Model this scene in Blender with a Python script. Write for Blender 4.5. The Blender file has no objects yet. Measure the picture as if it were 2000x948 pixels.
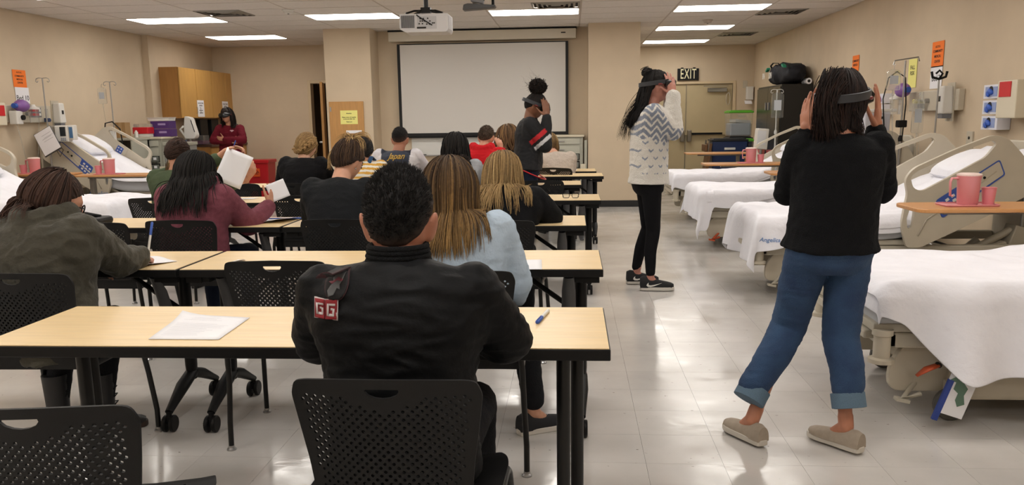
import bpy, bmesh, math, random
import numpy as np
from mathutils import Vector, Matrix, noise as mnoise
from mathutils.geometry import delaunay_2d_cdt
from mathutils.bvhtree import BVHTree
SC = bpy.context.scene
COL = SC.collection
PI = math.pi
# ------------------------------------------------------------------ camera
cd = bpy.data.cameras.new('camera'); cam = bpy.data.objects.new('camera', cd); COL.objects.link(cam)
cd.sensor_fit = 'HORIZONTAL'; cd.sensor_width = 36.0
cd.lens = 1620.3 / 2000 * 36.0
cd.shift_y = (524.44 - 474) / 2000
cd.clip_start = 0.05; cd.clip_end = 100
Rv = Vector((0.99739027, 0.07079739, -0.01415543)); Uv = Vector((0.00133162, 0.17799026, 0.98403135)); Fv = Vector((-0.07218638, 0.98148214, -0.17743147))
m = Matrix((Rv, Uv, -Fv)).transposed().to_4x4(); m.translation = (0, 0, 1.361)
cam.matrix_world = m
SC.camera = cam
# ------------------------------------------------------------------ world, exposure
w = bpy.data.worlds.new('world'); SC.world = w; w.use_nodes = True
w.node_tree.nodes['Background'].inputs[0].default_value = (0.9, 0.85, 0.75, 1)
w.node_tree.nodes['Background'].inputs[1].default_value = 0.15
SC.view_settings.view_transform = 'Standard'; SC.view_settings.look = 'None'
SC.view_settings.exposure = 0.0; SC.view_settings.gamma = 1.0
SC.view_settings.use_curve_mapping = False
LIGHT = 10.5          # radiance of the ceiling light diffusers
H = 2.755
# ------------------------------------------------------------------ materials
def s2l(c):
    if isinstance(c, str):
        c = [int(c[i:i+2], 16) / 255 for i in (0, 2, 4)]
    return tuple((x / 12.92 if x <= 0.04045 else ((x + 0.055) / 1.055) ** 2.4) for x in c) + (1,)
MATS = {}
def mat(name, col, rough=0.6, metal=0, var=0.0, scale=20, bump=0, bscale=60, emit=None, trans=0, alpha=None, sheen=0, coat=0, spec=0.5, stretch=None, attr=False, col2=None, rvar=0):
    if name in MATS: return MATS[name]
    m = bpy.data.materials.new(name); m.use_nodes = True
    nt = m.node_tree; b = nt.nodes['Principled BSDF']; N = nt.nodes.new; L = nt.links.new
    c = s2l(col)
    b.inputs['Base Color'].default_value = c
    b.inputs['Roughness'].default_value = rough; b.inputs['Metallic'].default_value = metal
    b.inputs['Specular IOR Level'].default_value = spec
    if sheen: b.inputs['Sheen Weight'].default_value = sheen; b.inputs['Sheen Roughness'].default_value = 0.4
    if coat: b.inputs['Coat Weight'].default_value = coat
    if trans: b.inputs['Transmission Weight'].default_value = trans; b.inputs['IOR'].default_value = 1.3
    if alpha is not None: b.inputs['Alpha'].default_value = alpha
    if emit is not None:
        b.inputs['Emission Color'].default_value = c; b.inputs['Emission Strength'].default_value = emit
    tc = None
    def vec():
        nonlocal tc
        if tc is None:
            t = N('ShaderNodeTexCoord'); tc = t.outputs['Object']
            if stretch:
                mp = N('ShaderNodeMapping'); mp.inputs['Scale'].default_value = stretch; L(tc, mp.inputs['Vector']); tc = mp.outputs[0]
        return tc
    src = None
    if attr:
        a = N('ShaderNodeAttribute'); a.attribute_name = 'Col'; src = a.outputs['Color']; L(src, b.inputs['Base Color'])
    if var or col2:
        n = N('ShaderNodeTexNoise'); n.inputs['Scale'].default_value = scale; n.inputs['Detail'].default_value = 5; L(vec(), n.inputs['Vector'])
        mx = N('ShaderNodeMix'); mx.data_type = 'RGBA'
        r = N('ShaderNodeValToRGB'); r.color_ramp.elements[0].position = 0.35; r.color_ramp.elements[1].position = 0.65
        L(n.outputs['Fac'], r.inputs[0]); L(r.outputs[0], mx.inputs['Factor'])
        c2 = s2l(col2) if col2 else tuple(min(1, x * (1 + var)) for x in c[:3]) + (1,)
        c1 = c if col2 else tuple(x * (1 - var) for x in c[:3]) + (1,)
        if attr:
            mx.blend_type = 'MULTIPLY'; mx.inputs['A'].default_value = (1, 1, 1, 1)
            mm = N('ShaderNodeMix'); mm.data_type = 'RGBA'; mm.blend_type = 'MULTIPLY'; mm.inputs['Factor'].default_value = 1
            mx.blend_type = 'MIX'; mx.inputs['A'].default_value = (1 - var,) * 3 + (1,); mx.inputs['B'].default_value = (1 + var,) * 3 + (1,)
            L(src, mm.inputs['A']); L(mx.outputs['Result'], mm.inputs['B']); L(mm.outputs['Result'], b.inputs['Base Color'])
        else:
            mx.inputs['A'].default_value = c1; mx.inputs['B'].default_value = c2
            L(mx.outputs['Result'], b.inputs['Base Color'])
    if rvar:
        n = N('ShaderNodeTexNoise'); n.inputs['Scale'].default_value = scale * 0.7; n.inputs['Detail'].default_value = 4; L(vec(), n.inputs['Vector'])
        mr = N('ShaderNodeMapRange'); mr.inputs['From Min'].default_value = 0.3; mr.inputs['From Max'].default_value = 0.7
        mr.inputs['To Min'].default_value = rough - rvar; mr.inputs['To Max'].default_value = rough + rvar
        L(n.outputs['Fac'], mr.inputs['Value']); L(mr.outputs[0], b.inputs['Roughness'])
    if bump:
        n = N('ShaderNodeTexNoise'); n.inputs['Scale'].default_value = bscale; n.inputs['Detail'].default_value = 4; L(vec(), n.inputs['Vector'])
        bp = N('ShaderNodeBump'); bp.inputs['Strength'].default_value = min(1, bump); bp.inputs['Distance'].default_value = 0.01 * bump if bump > 1 else 0.01
        L(n.outputs['Fac'], bp.inputs['Height']); L(bp.outputs[0], b.inputs['Normal'])
    MATS[name] = m
    return m
# ------------------------------------------------------------------ objects
def tag(o, label=None, cat=None, group=None, kind=None):
    if label: o['label'] = label
    if cat: o['category'] = cat
    if group: o['group'] = group
    if kind: o['kind'] = kind
    return o
def thing(name, label, cat, loc=(0, 0, 0), rotz=0, group=None):
    o = bpy.data.objects.new(name, None); COL.objects.link(o); o.empty_display_size = 0.1
    o.location = loc; o.rotation_euler = (0, 0, rotz)
    return tag(o, label, cat, group)
def rotm(rx=0, ry=0, rz=0):
    return np.array((Matrix.Rotation(rz, 3, 'Z') @ Matrix.Rotation(ry, 3, 'Y') @ Matrix.Rotation(rx, 3, 'X')))
class MB:
    def __init__(s): s.v = []; s.f = []; s.m = []; s.n = 0; s.cur = 0
    def add(s, v, f, mi=None):
        v = np.asarray(v, float).reshape(-1, 3); s.v.append(v)
        s.f += [tuple(i + s.n for i in q) for q in f]; s.m += [s.cur if mi is None else mi] * len(f); s.n += len(v); return s
    def box(s, c, d, r=None, mi=None, taper=1.0):
        x, y, z = [k / 2 for k in d]; t = taper
        v = np.array([(-x, -y, -z), (x, -y, -z), (x, y, -z), (-x, y, -z), (-x*t, -y*t, z), (x*t, -y*t, z), (x*t, y*t, z), (-x*t, y*t, z)])
        if r is not None: v = v @ rotm(*r).T
        return s.add(v + np.array(c), [(3, 2, 1, 0), (4, 5, 6, 7), (0, 1, 5, 4), (1, 2, 6, 5), (2, 3, 7, 6), (3, 0, 4, 7)], mi)
    def b2(s, a, b, mi=None):
        a = np.array(a, float); b = np.array(b, float); return s.box((a + b) / 2, np.abs(b - a), None, mi)
    def lathe(s, c, prof, n=20, r=None, mi=None, sx=1, sy=1):
        an = np.linspace(0, 2 * PI, n, endpoint=False); v = []
        for (rr, z) in prof: v += [(rr * sx * math.cos(a), rr * sy * math.sin(a), z) for a in an]
        v = np.array(v)
        if r is not None: v = v @ rotm(*r).T
        f = []
        for i in range(len(prof) - 1):
            for j in range(n): f.append((i*n + j, i*n + (j+1) % n, (i+1)*n + (j+1) % n, (i+1)*n + j))
        f.append(tuple(range(n))[::-1]); k = (len(prof) - 1) * n; f.append(tuple(range(k, k + n)))
        return s.add(v + np.array(c), f, mi)
    def cyl(s, c, r, h, n=16, rot=None, mi=None, r2=None):
        return s.lathe(c, [(r, -h/2), (r if r2 is None else r2, h/2)], n, rot, mi)
    def tube(s, P, R, n=8, mi=None, flat=1.0, up=(0, 0, 1), caps=True):
        P = [np.array(p, float) for p in P]
        if not hasattr(R, '__len__'): R = [R] * len(P)
        up = np.array(up, float); v = []; prev = None
        for i, p in enumerate(P):
            t = P[min(i+1, len(P)-1)] - P[max(i-1, 0)]; t /= (np.linalg.norm(t) + 1e-9)
            if prev is None:
                a = np.cross(t, up)
                if np.linalg.norm(a) < 0.1: a = np.cross(t, (1, 0.1, 0))
            else: a = prev - t * (prev @ t)
            a /= (np.linalg.norm(a) + 1e-9); prev = a; b = np.cross(a, t)
            for k in range(n):
                an = 2 * PI * k / n; v.append(p + R[i] * (math.cos(an) * a + math.sin(an) * b * flat))
        f = []
        for i in range(len(P) - 1):
            for j in range(n): f.append((i*n + (j+1) % n, i*n + j, (i+1)*n + j, (i+1)*n + (j+1) % n))
        if caps: f.append(tuple(range(n))); k = (len(P)-1) * n; f.append(tuple(range(k, k+n))[::-1])
        return s.add(v, f, mi)
    def prism(s, pts, z0, z1, mi=None, M=None):
        n = len(pts); a = sum(pts[i][0]*pts[(i+1) % n][1] - pts[(i+1) % n][0]*pts[i][1] for i in range(n))
        if a < 0: pts = pts[::-1]
        v = np.array([(x, y, z0) for x, y in pts] + [(x, y, z1) for x, y in pts])
        if M is not None: v = M(v)
        return s.add(v, [tuple(range(n))[::-1], tuple(range(n, 2*n))] + [(i, (i+1) % n, n + (i+1) % n, n + i) for i in range(n)], mi)
    def ell(s, c, r, R=None, n=14, k=9, mi=None):
        v = [(0, 0, -1)]
        for i in range(1, k):
            ph = -PI/2 + PI*i/k
            for j in range(n): v.append((math.cos(ph)*math.cos(2*PI*j/n), math.cos(ph)*math.sin(2*PI*j/n), math.sin(ph)))
        v.append((0, 0, 1)); v = np.array(v) * np.array(r)
        if R is not None: v = v @ np.array(R).T
        f = [(0, 1 + (j+1) % n, 1 + j) for j in range(n)]
        for i in range(k-2):
            for j in range(n): a = 1 + i*n; f.append((a + j, a + (j+1) % n, a + n + (j+1) % n, a + n + j))
        a = 1 + (k-2)*n; f += [(a + j, a + (j+1) % n, len(v)-1) for j in range(n)]
        return s.add(v + np.array(c), f, mi)
    def cone(s, p0, p1, r0, r1, n=12):          # round cone
        p0 = np.array(p0, float); p1 = np.array(p1, float); d = p1 - p0; L = np.linalg.norm(d) + 1e-9; t = d / L
        P = []; R = []
        for a in (-1, -0.8, -0.45, 0): P.append(p0 + t * r0 * a); R.append(r0 * math.sqrt(max(0.02, 1 - a*a)))
        for a in (0.001, 0.45, 0.8, 1): P.append(p1 + t * r1 * a); R.append(r1 * math.sqrt(max(0.02, 1 - a*a)))
        return s.tube(P, R, n)
    def verts(s): return np.concatenate(s.v) if s.v else np.zeros((0, 3))
    def mesh(s, name, mats=(), smooth=None):
        me = bpy.data.meshes.new(name); me.from_pydata(s.verts().tolist(), [], s.f); 
        for mm in mats: me.materials.append(mm)
        if len(mats) > 1: me.polygons.foreach_set('material_index', s.m)
        fin(me, smooth); return me
    def build(s, name, mats, parent=None, smooth=None, bevel=0, seg=2, label=None, **kw):
        if not isinstance(mats, (list, tuple)): mats = [mats]
        o = bpy.data.objects.new(name, s.mesh(name, mats, smooth)); COL.objects.link(o)
        if parent is not None: o.parent = parent
        if bevel: bev(o, bevel, seg)
        tag(o, label, **kw); return o
def fin(me, smooth):
    me.update()
    if smooth is not None:
        if smooth >= 180: me.polygons.foreach_set('use_smooth', [True] * len(me.polygons))
        else:
            me.polygons.foreach_set('use_smooth', [True] * len(me.polygons))
            try: me.set_sharp_from_angle(angle=math.radians(smooth))
            except Exception: pass
def bev(o, wd, seg=2, ang=40):
    b = o.modifiers.new('bevel', 'BEVEL'); b.width = wd; b.segments = seg; b.limit_method = 'ANGLE'; b.angle_limit = math.radians(ang); b.harden_normals = False
def kids(o): return [c for c in bpy.data.objects if c.parent == o]
def dup(root, loc, rotz=None, label=None, group=None):
    ch = {}
    for o in bpy.data.objects:
        if o.parent is not None: ch.setdefault(o.parent.name, []).append(o)
    def cp(o, par):
        c = o.copy(); COL.objects.link(c)
        if par is not None: c.parent = par
        for k in ch.get(o.name, []): cp(k, c)
        return c
    r = cp(root, None); r.location = loc
    if rotz is not None: r.rotation_euler = (0, 0, rotz)
    if label: r['label'] = label
    if group: r['group'] = group
    return r
def struct(name, mb, m, parent=None, **k):
    o = mb.build(name, m, parent, **k)
    if parent is None: o['kind'] = 'structure'
    return o
def text(s, size, name, m, parent, M, depth=0.001, sp=1.0, bold=0, shear=0, align='CENTER', label=None):
    c = bpy.data.curves.new(name, 'FONT'); c.body = s; c.size = size; c.align_x = align; c.align_y = 'CENTER'; c.extrude = depth; c.offset = bold; c.space_character = sp; c.shear = shear; c.resolution_u = 3
    t = bpy.data.objects.new(name, c); COL.objects.link(t)
    dg = bpy.context.evaluated_depsgraph_get(); me = bpy.data.meshes.new_from_object(t.evaluated_get(dg)); bpy.data.objects.remove(t)
    me.name = name; me.materials.clear(); me.materials.append(m)
    me.transform(M)
    o = bpy.data.objects.new(name, me); COL.objects.link(o); o.parent = parent
    if label: o['label'] = label
    return o
def face(loc, nx, ny):                           # text frame: reads along direction perpendicular to normal (nx,ny)
    X = Vector((-ny, nx, 0)).normalized(); Z = Vector((nx, ny, 0)).normalized(); Y = Z.cross(X)
    if Y.z < 0: X = -X; Y = Z.cross(X)
    M = Matrix((X, Y, Z)).transposed().to_4x4(); M.translation = loc; return M
def plate(outline, holes, th, fn=None):          # flat shape with real holes, thickness th, mapped by fn((u,v,w)->xyz)
    P = [Vector(p) for p in outline]; E = [(i, (i+1) % len(outline)) for i in range(len(outline))]
    for hl in holes:
        b = len(P); P += [Vector(p) for p in hl]; E += [(b + i, b + (i+1) % len(hl)) for i in range(len(hl))]
    vs, es, fs, ov, oe, of = delaunay_2d_cdt(P, E, [], 0, 1e-6)
    # keep triangles inside outline and outside holes
    A = np.array([tuple(v) for v in vs]); keep = []
    def inside(poly, x, y):
        c = False; n = len(poly); j = n - 1
        for i in range(n):
            xi, yi = poly[i]; xj, yj = poly[j]
            if (yi > y) != (yj > y) and x < (xj - xi) * (y - yi) / (yj - yi) + xi: c = not c
            j = i
        return c
    bb = [(min(p[0] for p in hl), max(p[0] for p in hl), min(p[1] for p in hl), max(p[1] for p in hl)) for hl in holes]
    for f in fs:
        cx, cy = A[list(f)].mean(0)
        if not inside(outline, cx, cy): continue
        if any(b[0] <= cx <= b[1] and b[2] <= cy <= b[3] and inside(hl, cx, cy) for hl, b in zip(holes, bb)): continue
        keep.append(tuple(f))
    n = len(A); V = np.concatenate([np.c_[A, np.full(n, th/2)], np.c_[A, np.full(n, -th/2)]])
    F = []; ed = {}
    for f in keep:
        a = A[list(f)]; ar = (a[1,0]-a[0,0])*(a[2,1]-a[0,1]) - (a[2,0]-a[0,0])*(a[1,1]-a[0,1])
        if ar < 0: f = f[::-1]
        F.append(f); F.append(tuple(i + n for i in f[::-1]))
        for i in range(3): ed[(f[i], f[(i+1) % 3])] = 1
    for (a, b) in ed:
        if (b, a) not in ed: F.append((b, a, a + n, b + n))
    if fn is not None: V = fn(V)
    mb = MB(); mb.add(V, F); return mb
def rpoly(pts, r, n=4):                          # rounded polygon
    out = []; L = len(pts)
    for i in range(L):
        p = np.array(pts[i], float); a = np.array(pts[i-1], float) - p; b = np.array(pts[(i+1) % L], float) - p
        rr = r[i] if hasattr(r, '__len__') else r
        la, lb = np.linalg.norm(a), np.linalg.norm(b); q = min(rr, la*0.45, lb*0.45); a = p + a/la*q; b = p + b/lb*q
        for k in range(n + 1): t = k / n; out.append(tuple((1-t)**2*a + 2*t*(1-t)*p + t*t*b))
    return out
# common materials
M_WALL = mat('wall paint', 'cbb99f', 0.75, var=0.03, scale=3, bump=0.08, bscale=120)
M_BLACK = mat('black plastic', '0d0d0e', 0.5, var=0.1, scale=40, spec=.25)
M_BLKMET = mat('black metal', '121212', 0.35, metal=0.3)
M_WHITE = mat('white plastic', 'd8d6d0', 0.4)
M_CREAM = mat('cream plastic', 'bdb4a2', 0.42, var=0.03, scale=8)
M_BEIGE = mat('beige panel', 'cfc6b0', 0.5)
M_STEEL = mat('steel', 'a8a8a8', 0.3, metal=0.9)
M_LINEN = mat('white linen', 'e9e9f0', 0.85, var=0.02, scale=6, bump=0.7, bscale=16)
M_OAK = mat('oak veneer', 'b98a52', 0.45, var=0.08, scale=6, stretch=(8, 8, 0.6))
M_LAM = mat('maple laminate', 'dfc495', 0.35, var=0.05, scale=7, stretch=(0.8, 10, 4), rvar=0.06)
M_PAPER = mat('paper', 'e6e6ea', 0.8)
M_PINK = mat('pink plastic', 'd4888c', 0.4)
M_CLEAR = mat('clear plastic', 'e8eef0', 0.12, trans=0.9, alpha=0.5)
M_ORANGE = mat('orange paper', 'f07a28', 0.8)
M_YEL = mat('yellow paper', 'ebe58a', 0.8)
M_INK = mat('black ink', '181818', 0.7)
M_BLUE = mat('blue plastic', '2a52a8', 0.4)
M_REDP = mat('red plastic', 'c2202a', 0.35)
M_RUB = mat('grey rubber', '55534f', 0.6)
M_DARK = mat('dark interior', '1a140e', 0.8)
# ================================================================== SETTING
XL, XR, YB, Y0 = -6.8, 3.646, 17.33, -2.5
# floor: slab and tiles
fm = mat('vinyl floor', 'b9b3ab', 0.16, var=0.035, scale=5, rvar=0.07)
def floor_mat():
    m = fm; nt = m.node_tree; N = nt.nodes.new; L = nt.links.new; b = nt.nodes['Principled BSDF']
    tc = N('ShaderNodeNewGeometry').outputs['Position']
    # world-based mottling and small dark flecks and scuffs
    n1 = N('ShaderNodeTexNoise'); n1.inputs['Scale'].default_value = 2.2; n1.inputs['Detail'].default_value = 6; L(tc, n1.inputs['Vector'])
    mp = N('ShaderNodeMapping'); mp.inputs['Scale'].default_value = (26, 60, 1); mp.inputs['Rotation'].default_value = (0, 0, 0.6); L(tc, mp.inputs['Vector'])
    n2 = N('ShaderNodeTexNoise'); n2.inputs['Scale'].default_value = 1; n2.inputs['Detail'].default_value = 2; L(mp.outputs[0], n2.inputs['Vector'])
    r2 = N('ShaderNodeValToRGB'); r2.color_ramp.elements[0].position = 0.245; r2.color_ramp.elements[1].position = 0.275
    r2.color_ramp.elements[0].color = (0.45, 0.42, 0.38, 1); r2.color_ramp.elements[1].color = (1, 1, 1, 1); L(n2.outputs['Fac'], r2.inputs[0])
    r1 = N('ShaderNodeValToRGB'); r1.color_ramp.elements[0].position = 0.3; r1.color_ramp.elements[1].position = 0.7
    r1.color_ramp.elements[0].color = s2l('b7b3ae'); r1.color_ramp.elements[1].color = s2l('c8c4c0'); L(n1.outputs['Fac'], r1.inputs[0])
    oi = N('ShaderNodeObjectInfo'); mr = N('ShaderNodeMapRange'); mr.inputs['To Min'].default_value = 0.97; mr.inputs['To Max'].default_value = 1.03; L(oi.outputs['Random'], mr.inputs['Value'])
    a = N('ShaderNodeMix'); a.data_type = 'RGBA'; a.blend_type = 'MULTIPLY'; a.inputs['Factor'].default_value = 1; L(r1.outputs[0], a.inputs['A']); L(r2.outputs[0], a.inputs['B'])
    v = N('ShaderNodeVectorMath'); v.operation = 'SCALE'; L(a.outputs['Result'], v.inputs[0]); L(mr.outputs[0], v.inputs['Scale'])
    L(v.outputs[0], b.inputs['Base Color'])
    n3 = N('ShaderNodeTexNoise'); n3.inputs['Scale'].default_value = 9; n3.inputs['Detail'].default_value = 3; L(tc, n3.inputs['Vector'])
    n4 = N('ShaderNodeTexNoise'); n4.inputs['Scale'].default_value = 3.0; n4.inputs['Detail'].default_value = 5; L(tc, n4.inputs['Vector'])
    rr = N('ShaderNodeMapRange'); rr.inputs['From Min'].default_value = 0.35; rr.inputs['From Max'].default_value = 0.65; rr.inputs['To Min'].default_value = 0.1; rr.inputs['To Max'].default_value = 0.24
    L(n4.outputs['Fac'], rr.inputs['Value']); L(rr.outputs[0], b.inputs['Roughness'])
    bp = N('ShaderNodeBump'); bp.inputs['Strength'].default_value = 0.25; bp.inputs['Distance'].default_value = 0.004; L(n3.outputs['Fac'], bp.inputs['Height']); L(bp.outputs[0], b.inputs['Normal'])
    b.inputs['Specular IOR Level'].default_value = 0.55
floor_mat()
mb = MB(); mb.b2((XL - .3, Y0 - .3, -0.12), (XR + .3, YB + .3, -0.006)); FLOOR = struct('floor', mb, mat('floor joint', 'a59e96', 0.5))
TS = 0.3048; g = 0.0009
tm = MB(); tm.b2((g/2, g/2, -0.006), (TS - g/2, TS - g/2, 0)); tme = tm.mesh('floor_tile', [fm])
ox, oy = XR - 35 * TS, 0.1
near = set()
for i in range(35):
    for j in range(-9, 57):
        x, y = ox + i*TS, oy + j*TS
        if -2.6 < x < 2.9 and 2.05 < y < 6.8: near.add((i, j))
for (i, j) in sorted(near):
    o = bpy.data.objects.new('floor_tile', tme); COL.objects.link(o); o.location = (ox + i*TS, oy + j*TS, 0); o.parent = FLOOR
tm = MB()
for i in range(-1, 35):
    for j in range(-9, 58):
        if (i, j) in near: continue
        x, y = ox + i*TS, oy + j*TS; x1 = min(x + TS - g/2, XR); y1 = min(y + TS - g/2, YB); x0 = max(x + g/2, XL)
        if x1 > x0 and y1 > y: tm.add([(x0, y + g/2, 0), (x1, y + g/2, 0), (x1, y1, 0), (x0, y1, 0)], [(0, 1, 2, 3)])
o = tm.build('floor_tile', fm, FLOOR, kind='stuff')
# walls
mb = MB(); mb.b2((XL - .15, Y0, 0), (XL, 13.12, H + .1)); struct('wall_left', mb, M_WALL)
mb = MB(); mb.b2((XL - .15, 13.12, 0), (-6.7, 15.6, H + .1)); struct('wall_left_far', mb, M_WALL)
mb = MB(); mb.b2((XR, Y0, 0), (XR + .15, YB + .15, H + .1)); struct('wall_right', mb, M_WALL)
mb = MB(); mb.b2((XL - .15, Y0 - .15, 0), (XR + .15, Y0, H + .1)); struct('wall_near', mb, M_WALL)
DL0, DL1, DLH = -4.85, -3.93, 2.06
mb = MB(); mb.b2((XL, 15.5, 0), (DL0, 15.65, H + .1)); mb.b2((DL0, 15.5, DLH), (-3.0, 15.65, H + .1)); mb.b2((DL1, 15.5, 0), (-3.0, 15.65, DLH)); struct('wall_back_left', mb, M_WALL)
mb = MB(); mb.b2((-3.1, 13.4, 0), (.3, 13.55, H + .1)); struct('wall_back', mb, M_WALL)
mb = MB(); mb.b2((-3.79, 12.87, 0), (-3.07, 15.5, H + .1)); struct('wall_column_left', mb, M_WALL)
mb = MB(); mb.b2((.247, 12.87, 0), (1.02, YB, H + .1)); struct('wall_column_right', mb, M_WALL)
DR0, DR1, DRH = 1.37, 3.23, 2.0
mb = MB(); mb.b2((1.02, YB, 0), (DR0, YB + .15, H + .1)); mb.b2((DR0, YB, DRH), (DR1, YB + .15, H + .1)); mb.b2((DR1, YB, 0), (XR, YB + .15, H + .1)); struct('wall_back_right', mb, M_WALL)
# baseboards
M_BASE = mat('black cove base', '17181a', 0.4)
def base(name, a, b):
    mb = MB(); mb.b2(a, b); struct(name, mb, M_BASE, bevel=0.003)
base('baseboard_column_right', (.235, 12.858, 0), (1.032, 12.87, .1))
base('baseboard_column_right_side', (1.02, 12.87, 0), (1.032, YB - .002, .1))
base('baseboard_right', (XR - .012, Y0 + .01, 0), (XR, YB - .01, .1))
base('baseboard_left', (XL, Y0 + .01, 0), (XL + .012, 13.1, .1))
base('baseboard_back', (-3.05, 13.388, 0), (.23, 13.4, .1))
base('baseboard_back_left', (-6.1, 15.488, 0), (DL0 - .08, 15.5, .1))
base('baseboard_column_left', (-3.8, 12.858, 0), (-3.06, 12.87, .1))
base('baseboard_back_right', (DR1 + .07, YB - .012, 0), (XR - .02, YB, .1))
# ceiling: slab, tiles, T-bars, lights
M_TILE = mat('ceiling tile', 'd6cfc8', 0.9, var=0.04, scale=50, bump=0.3, bscale=180)
M_BAR = mat('ceiling bar', 'b9ada2', 0.6)
mb = MB(); mb.b2((XL - .2, Y0 - .2, H + .05), (XR + .2, YB + .2, H + .15)); CEIL = struct('ceiling', mb, M_TILE)
GX, GY, TX, TY = 0.116, 11.109, 1.2192, 0.6096
lights = {(-5, 0), (-5, 4), (-3, 0), (-1, 0), (1, 0), (1, 4), (1, 8)}
for k in (-5, -3, -1, 1):
    for j in (-4, -8, -12, -16, -20): lights.add((k, j))
vents = {(-4, -1): 0.0, (-1, -1): .6, (2, 1): 0.0, (2, 6): 0.0}
tile = MB(); tile.b2((.012, .012, H - .004), (TX - .012, TY - .012, H + .02)); tme = tile.mesh('ceiling_tile', [M_TILE])
rest = MB(); bars = MB()
def region(k, j):                                # part of the cell inside the room
    x0, x1 = GX + k*TX, GX + (k+1)*TX; y0, y1 = GY + j*TY, GY + (j+1)*TY
    return max(x0, XL), min(x1, XR), max(y0, Y0), min(y1, YB)
for k in range(-6, 3):
    for j in range(-23, 11):
        x0, x1, y0, y1 = region(k, j)
        if x1 - x0 < .02 or y1 - y0 < .02: continue
        if (k, j) in lights or (k, j) in vents: continue
        full = x1 - x0 > TX - .01 and y1 - y0 > TY - .01
        if j >= -4 and full:
            o = bpy.data.objects.new('ceiling_tile', tme); COL.objects.link(o); o.location = (GX + k*TX, GY + j*TY, 0); o.parent = CEIL
        elif j >= -4:
            q = MB(); q.b2((x0 + .012, y0 + .012, H - .004), (x1 - .012, y1 - .012, H + .02)); q.build('ceiling_tile', M_TILE, CEIL)
        else: rest.b2((x0 + .012, y0 + .012, H - .004), (x1 - .012, y1 - .012, H + .02))
rest.build('ceiling_tile', M_TILE, CEIL, kind='stuff')
for k in range(-5, 4):
    x = GX + k*TX
    if XL < x < XR: bars.b2((x - .012, Y0, H), (x + .012, YB, H + .006))
for j in range(-22, 11):
    y = GY + j*TY
    if Y0 < y < YB: bars.b2((XL, y - .012, H), (XR, y + .012, H + .006))
bars.build('grid_bar', M_BAR, CEIL, kind='stuff')
M_LITE = mat('light diffuser', 'fffaf3', 0.5, emit=LIGHT)
M_FRAME = mat('light frame', 'd0c9c0', 0.5)
names = {(-5, 0): 'leftmost near ceiling light panel, above the left beds', (-5, 4): 'ceiling light panel above the wall cabinets at far left', (-3, 0): 'ceiling light panel just left of the projector',
 (-1, 0): 'ceiling light panel in front of the projection screen, right of the projector', (1, 0): 'nearest ceiling light panel of the right column', (1, 4): 'middle ceiling light panel of the right column', (1, 8): 'farthest ceiling light panel of the right column, near the exit doors'}
L0 = None
for (k, j) in sorted(lights, key=lambda q: (q not in names, q)):
    x, y = GX + k*TX, GY + j*TY
    lab = names.get((k, j)) or 'ceiling light panel outside the picture, %s column, %s row towards the viewer' % ({-5: 'leftmost', -3: 'second', -1: 'third', 1: 'right'}[k], {-4: 'first', -8: 'second', -12: 'third', -16: 'fourth', -20: 'fifth'}[j])
    if L0 is None:
        L0 = t = thing('ceiling_light', lab, 'ceiling light', (x, y, H), 0, 'ceiling light panels')
        q = MB(); q.b2((.03, .03, -.012), (TX - .03, TY - .03, -.002)); q.build('diffuser', M_LITE, t)
        q = MB(); q.b2((0.012, 0.012, -.008), (TX - .012, .03, .004)); q.b2((0.012, TY - .03, -.008), (TX - .012, TY - .012, .004)); q.b2((.012, .03, -.008), (.03, TY - .03, .004)); q.b2((TX - .03, .03, -.008), (TX - .012, TY - .03, .004)); q.build('frame', M_FRAME, t)
    else: t = dup(L0, (x, y, H), 0, lab)
vl = {(-4, -1): 'square ceiling air vent right of the leftmost light panel', (-1, -1): 'square ceiling air vent just in front of the light before the screen', (2, 1): 'ceiling air vent beside the nearest right light panel', (2, 6): 'ceiling air vent toward the back right corner'}
M_VENT = mat('vent metal', '8d8880', 0.45, metal=0.3)
for (k, j), dx in vents.items():
    x, y = GX + k*TX, GY + j*TY
    q = MB(); q.b2((x + .012, y + .012, H), (x + TX - .012, y + TY - .012, H + .02))
    q = MB(); o_ = dx
    if dx < .1: q.b2((x + .012 + .6, y + .012, H - .004), (x + TX - .012, y + TY - .012, H + .02))
    else: q.b2((x + .012, y + .012, H - .004), (x + .6, y + TY - .012, H + .02))
    q.build('ceiling_tile', M_TILE, CEIL)
    t = thing('ceiling_vent', vl[(k, j)], 'vent', (x + dx + .305, y + .305, H), 0, 'ceiling vents')
    q = MB(); q.b2((-.28, -.28, .008), (.28, .28, .03)); q.build('backing', M_DARK, t)
    for n, s in enumerate((.29, .23, .17, .11)):
        q = MB(); z = -.002 - .0 * n
        for sg in (-1, 1):
            q.box((0, sg*s, z), (2*s, .035, .004), (sg * .6, 0, 0)); q.box((sg*s, 0, z), (.035, 2*s, .004), (0, -sg * .6, 0))
        q.build('louvre_ring', M_VENT, t)
    q = MB(); q.b2((-.06, -.06, -.006), (.06, .06, 0)); q.build('centre_plate', M_VENT, t)
for loc, lab in (((-3.55, 10.6), 'round smoke detector on the ceiling left of the projector'), ((1.99, 12.8), 'small smoke detector between the right light panels')):
    t = thing('smoke_detector', lab, 'smoke detector', (loc[0], loc[1], H - .004)); q = MB(); q.lathe((0, 0, 0), [(.075, 0), (.075, -.012), (.06, -.02), (.05, -.045), (.02, -.05)], 20); q.build('housing', M_WHITE if lab[0] == 'r' else M_BAR, t, smooth=40)
    q = MB(); q.cyl((0, 0, -.052), .012, .006); q.build('sensor', M_DARK, t)
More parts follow.
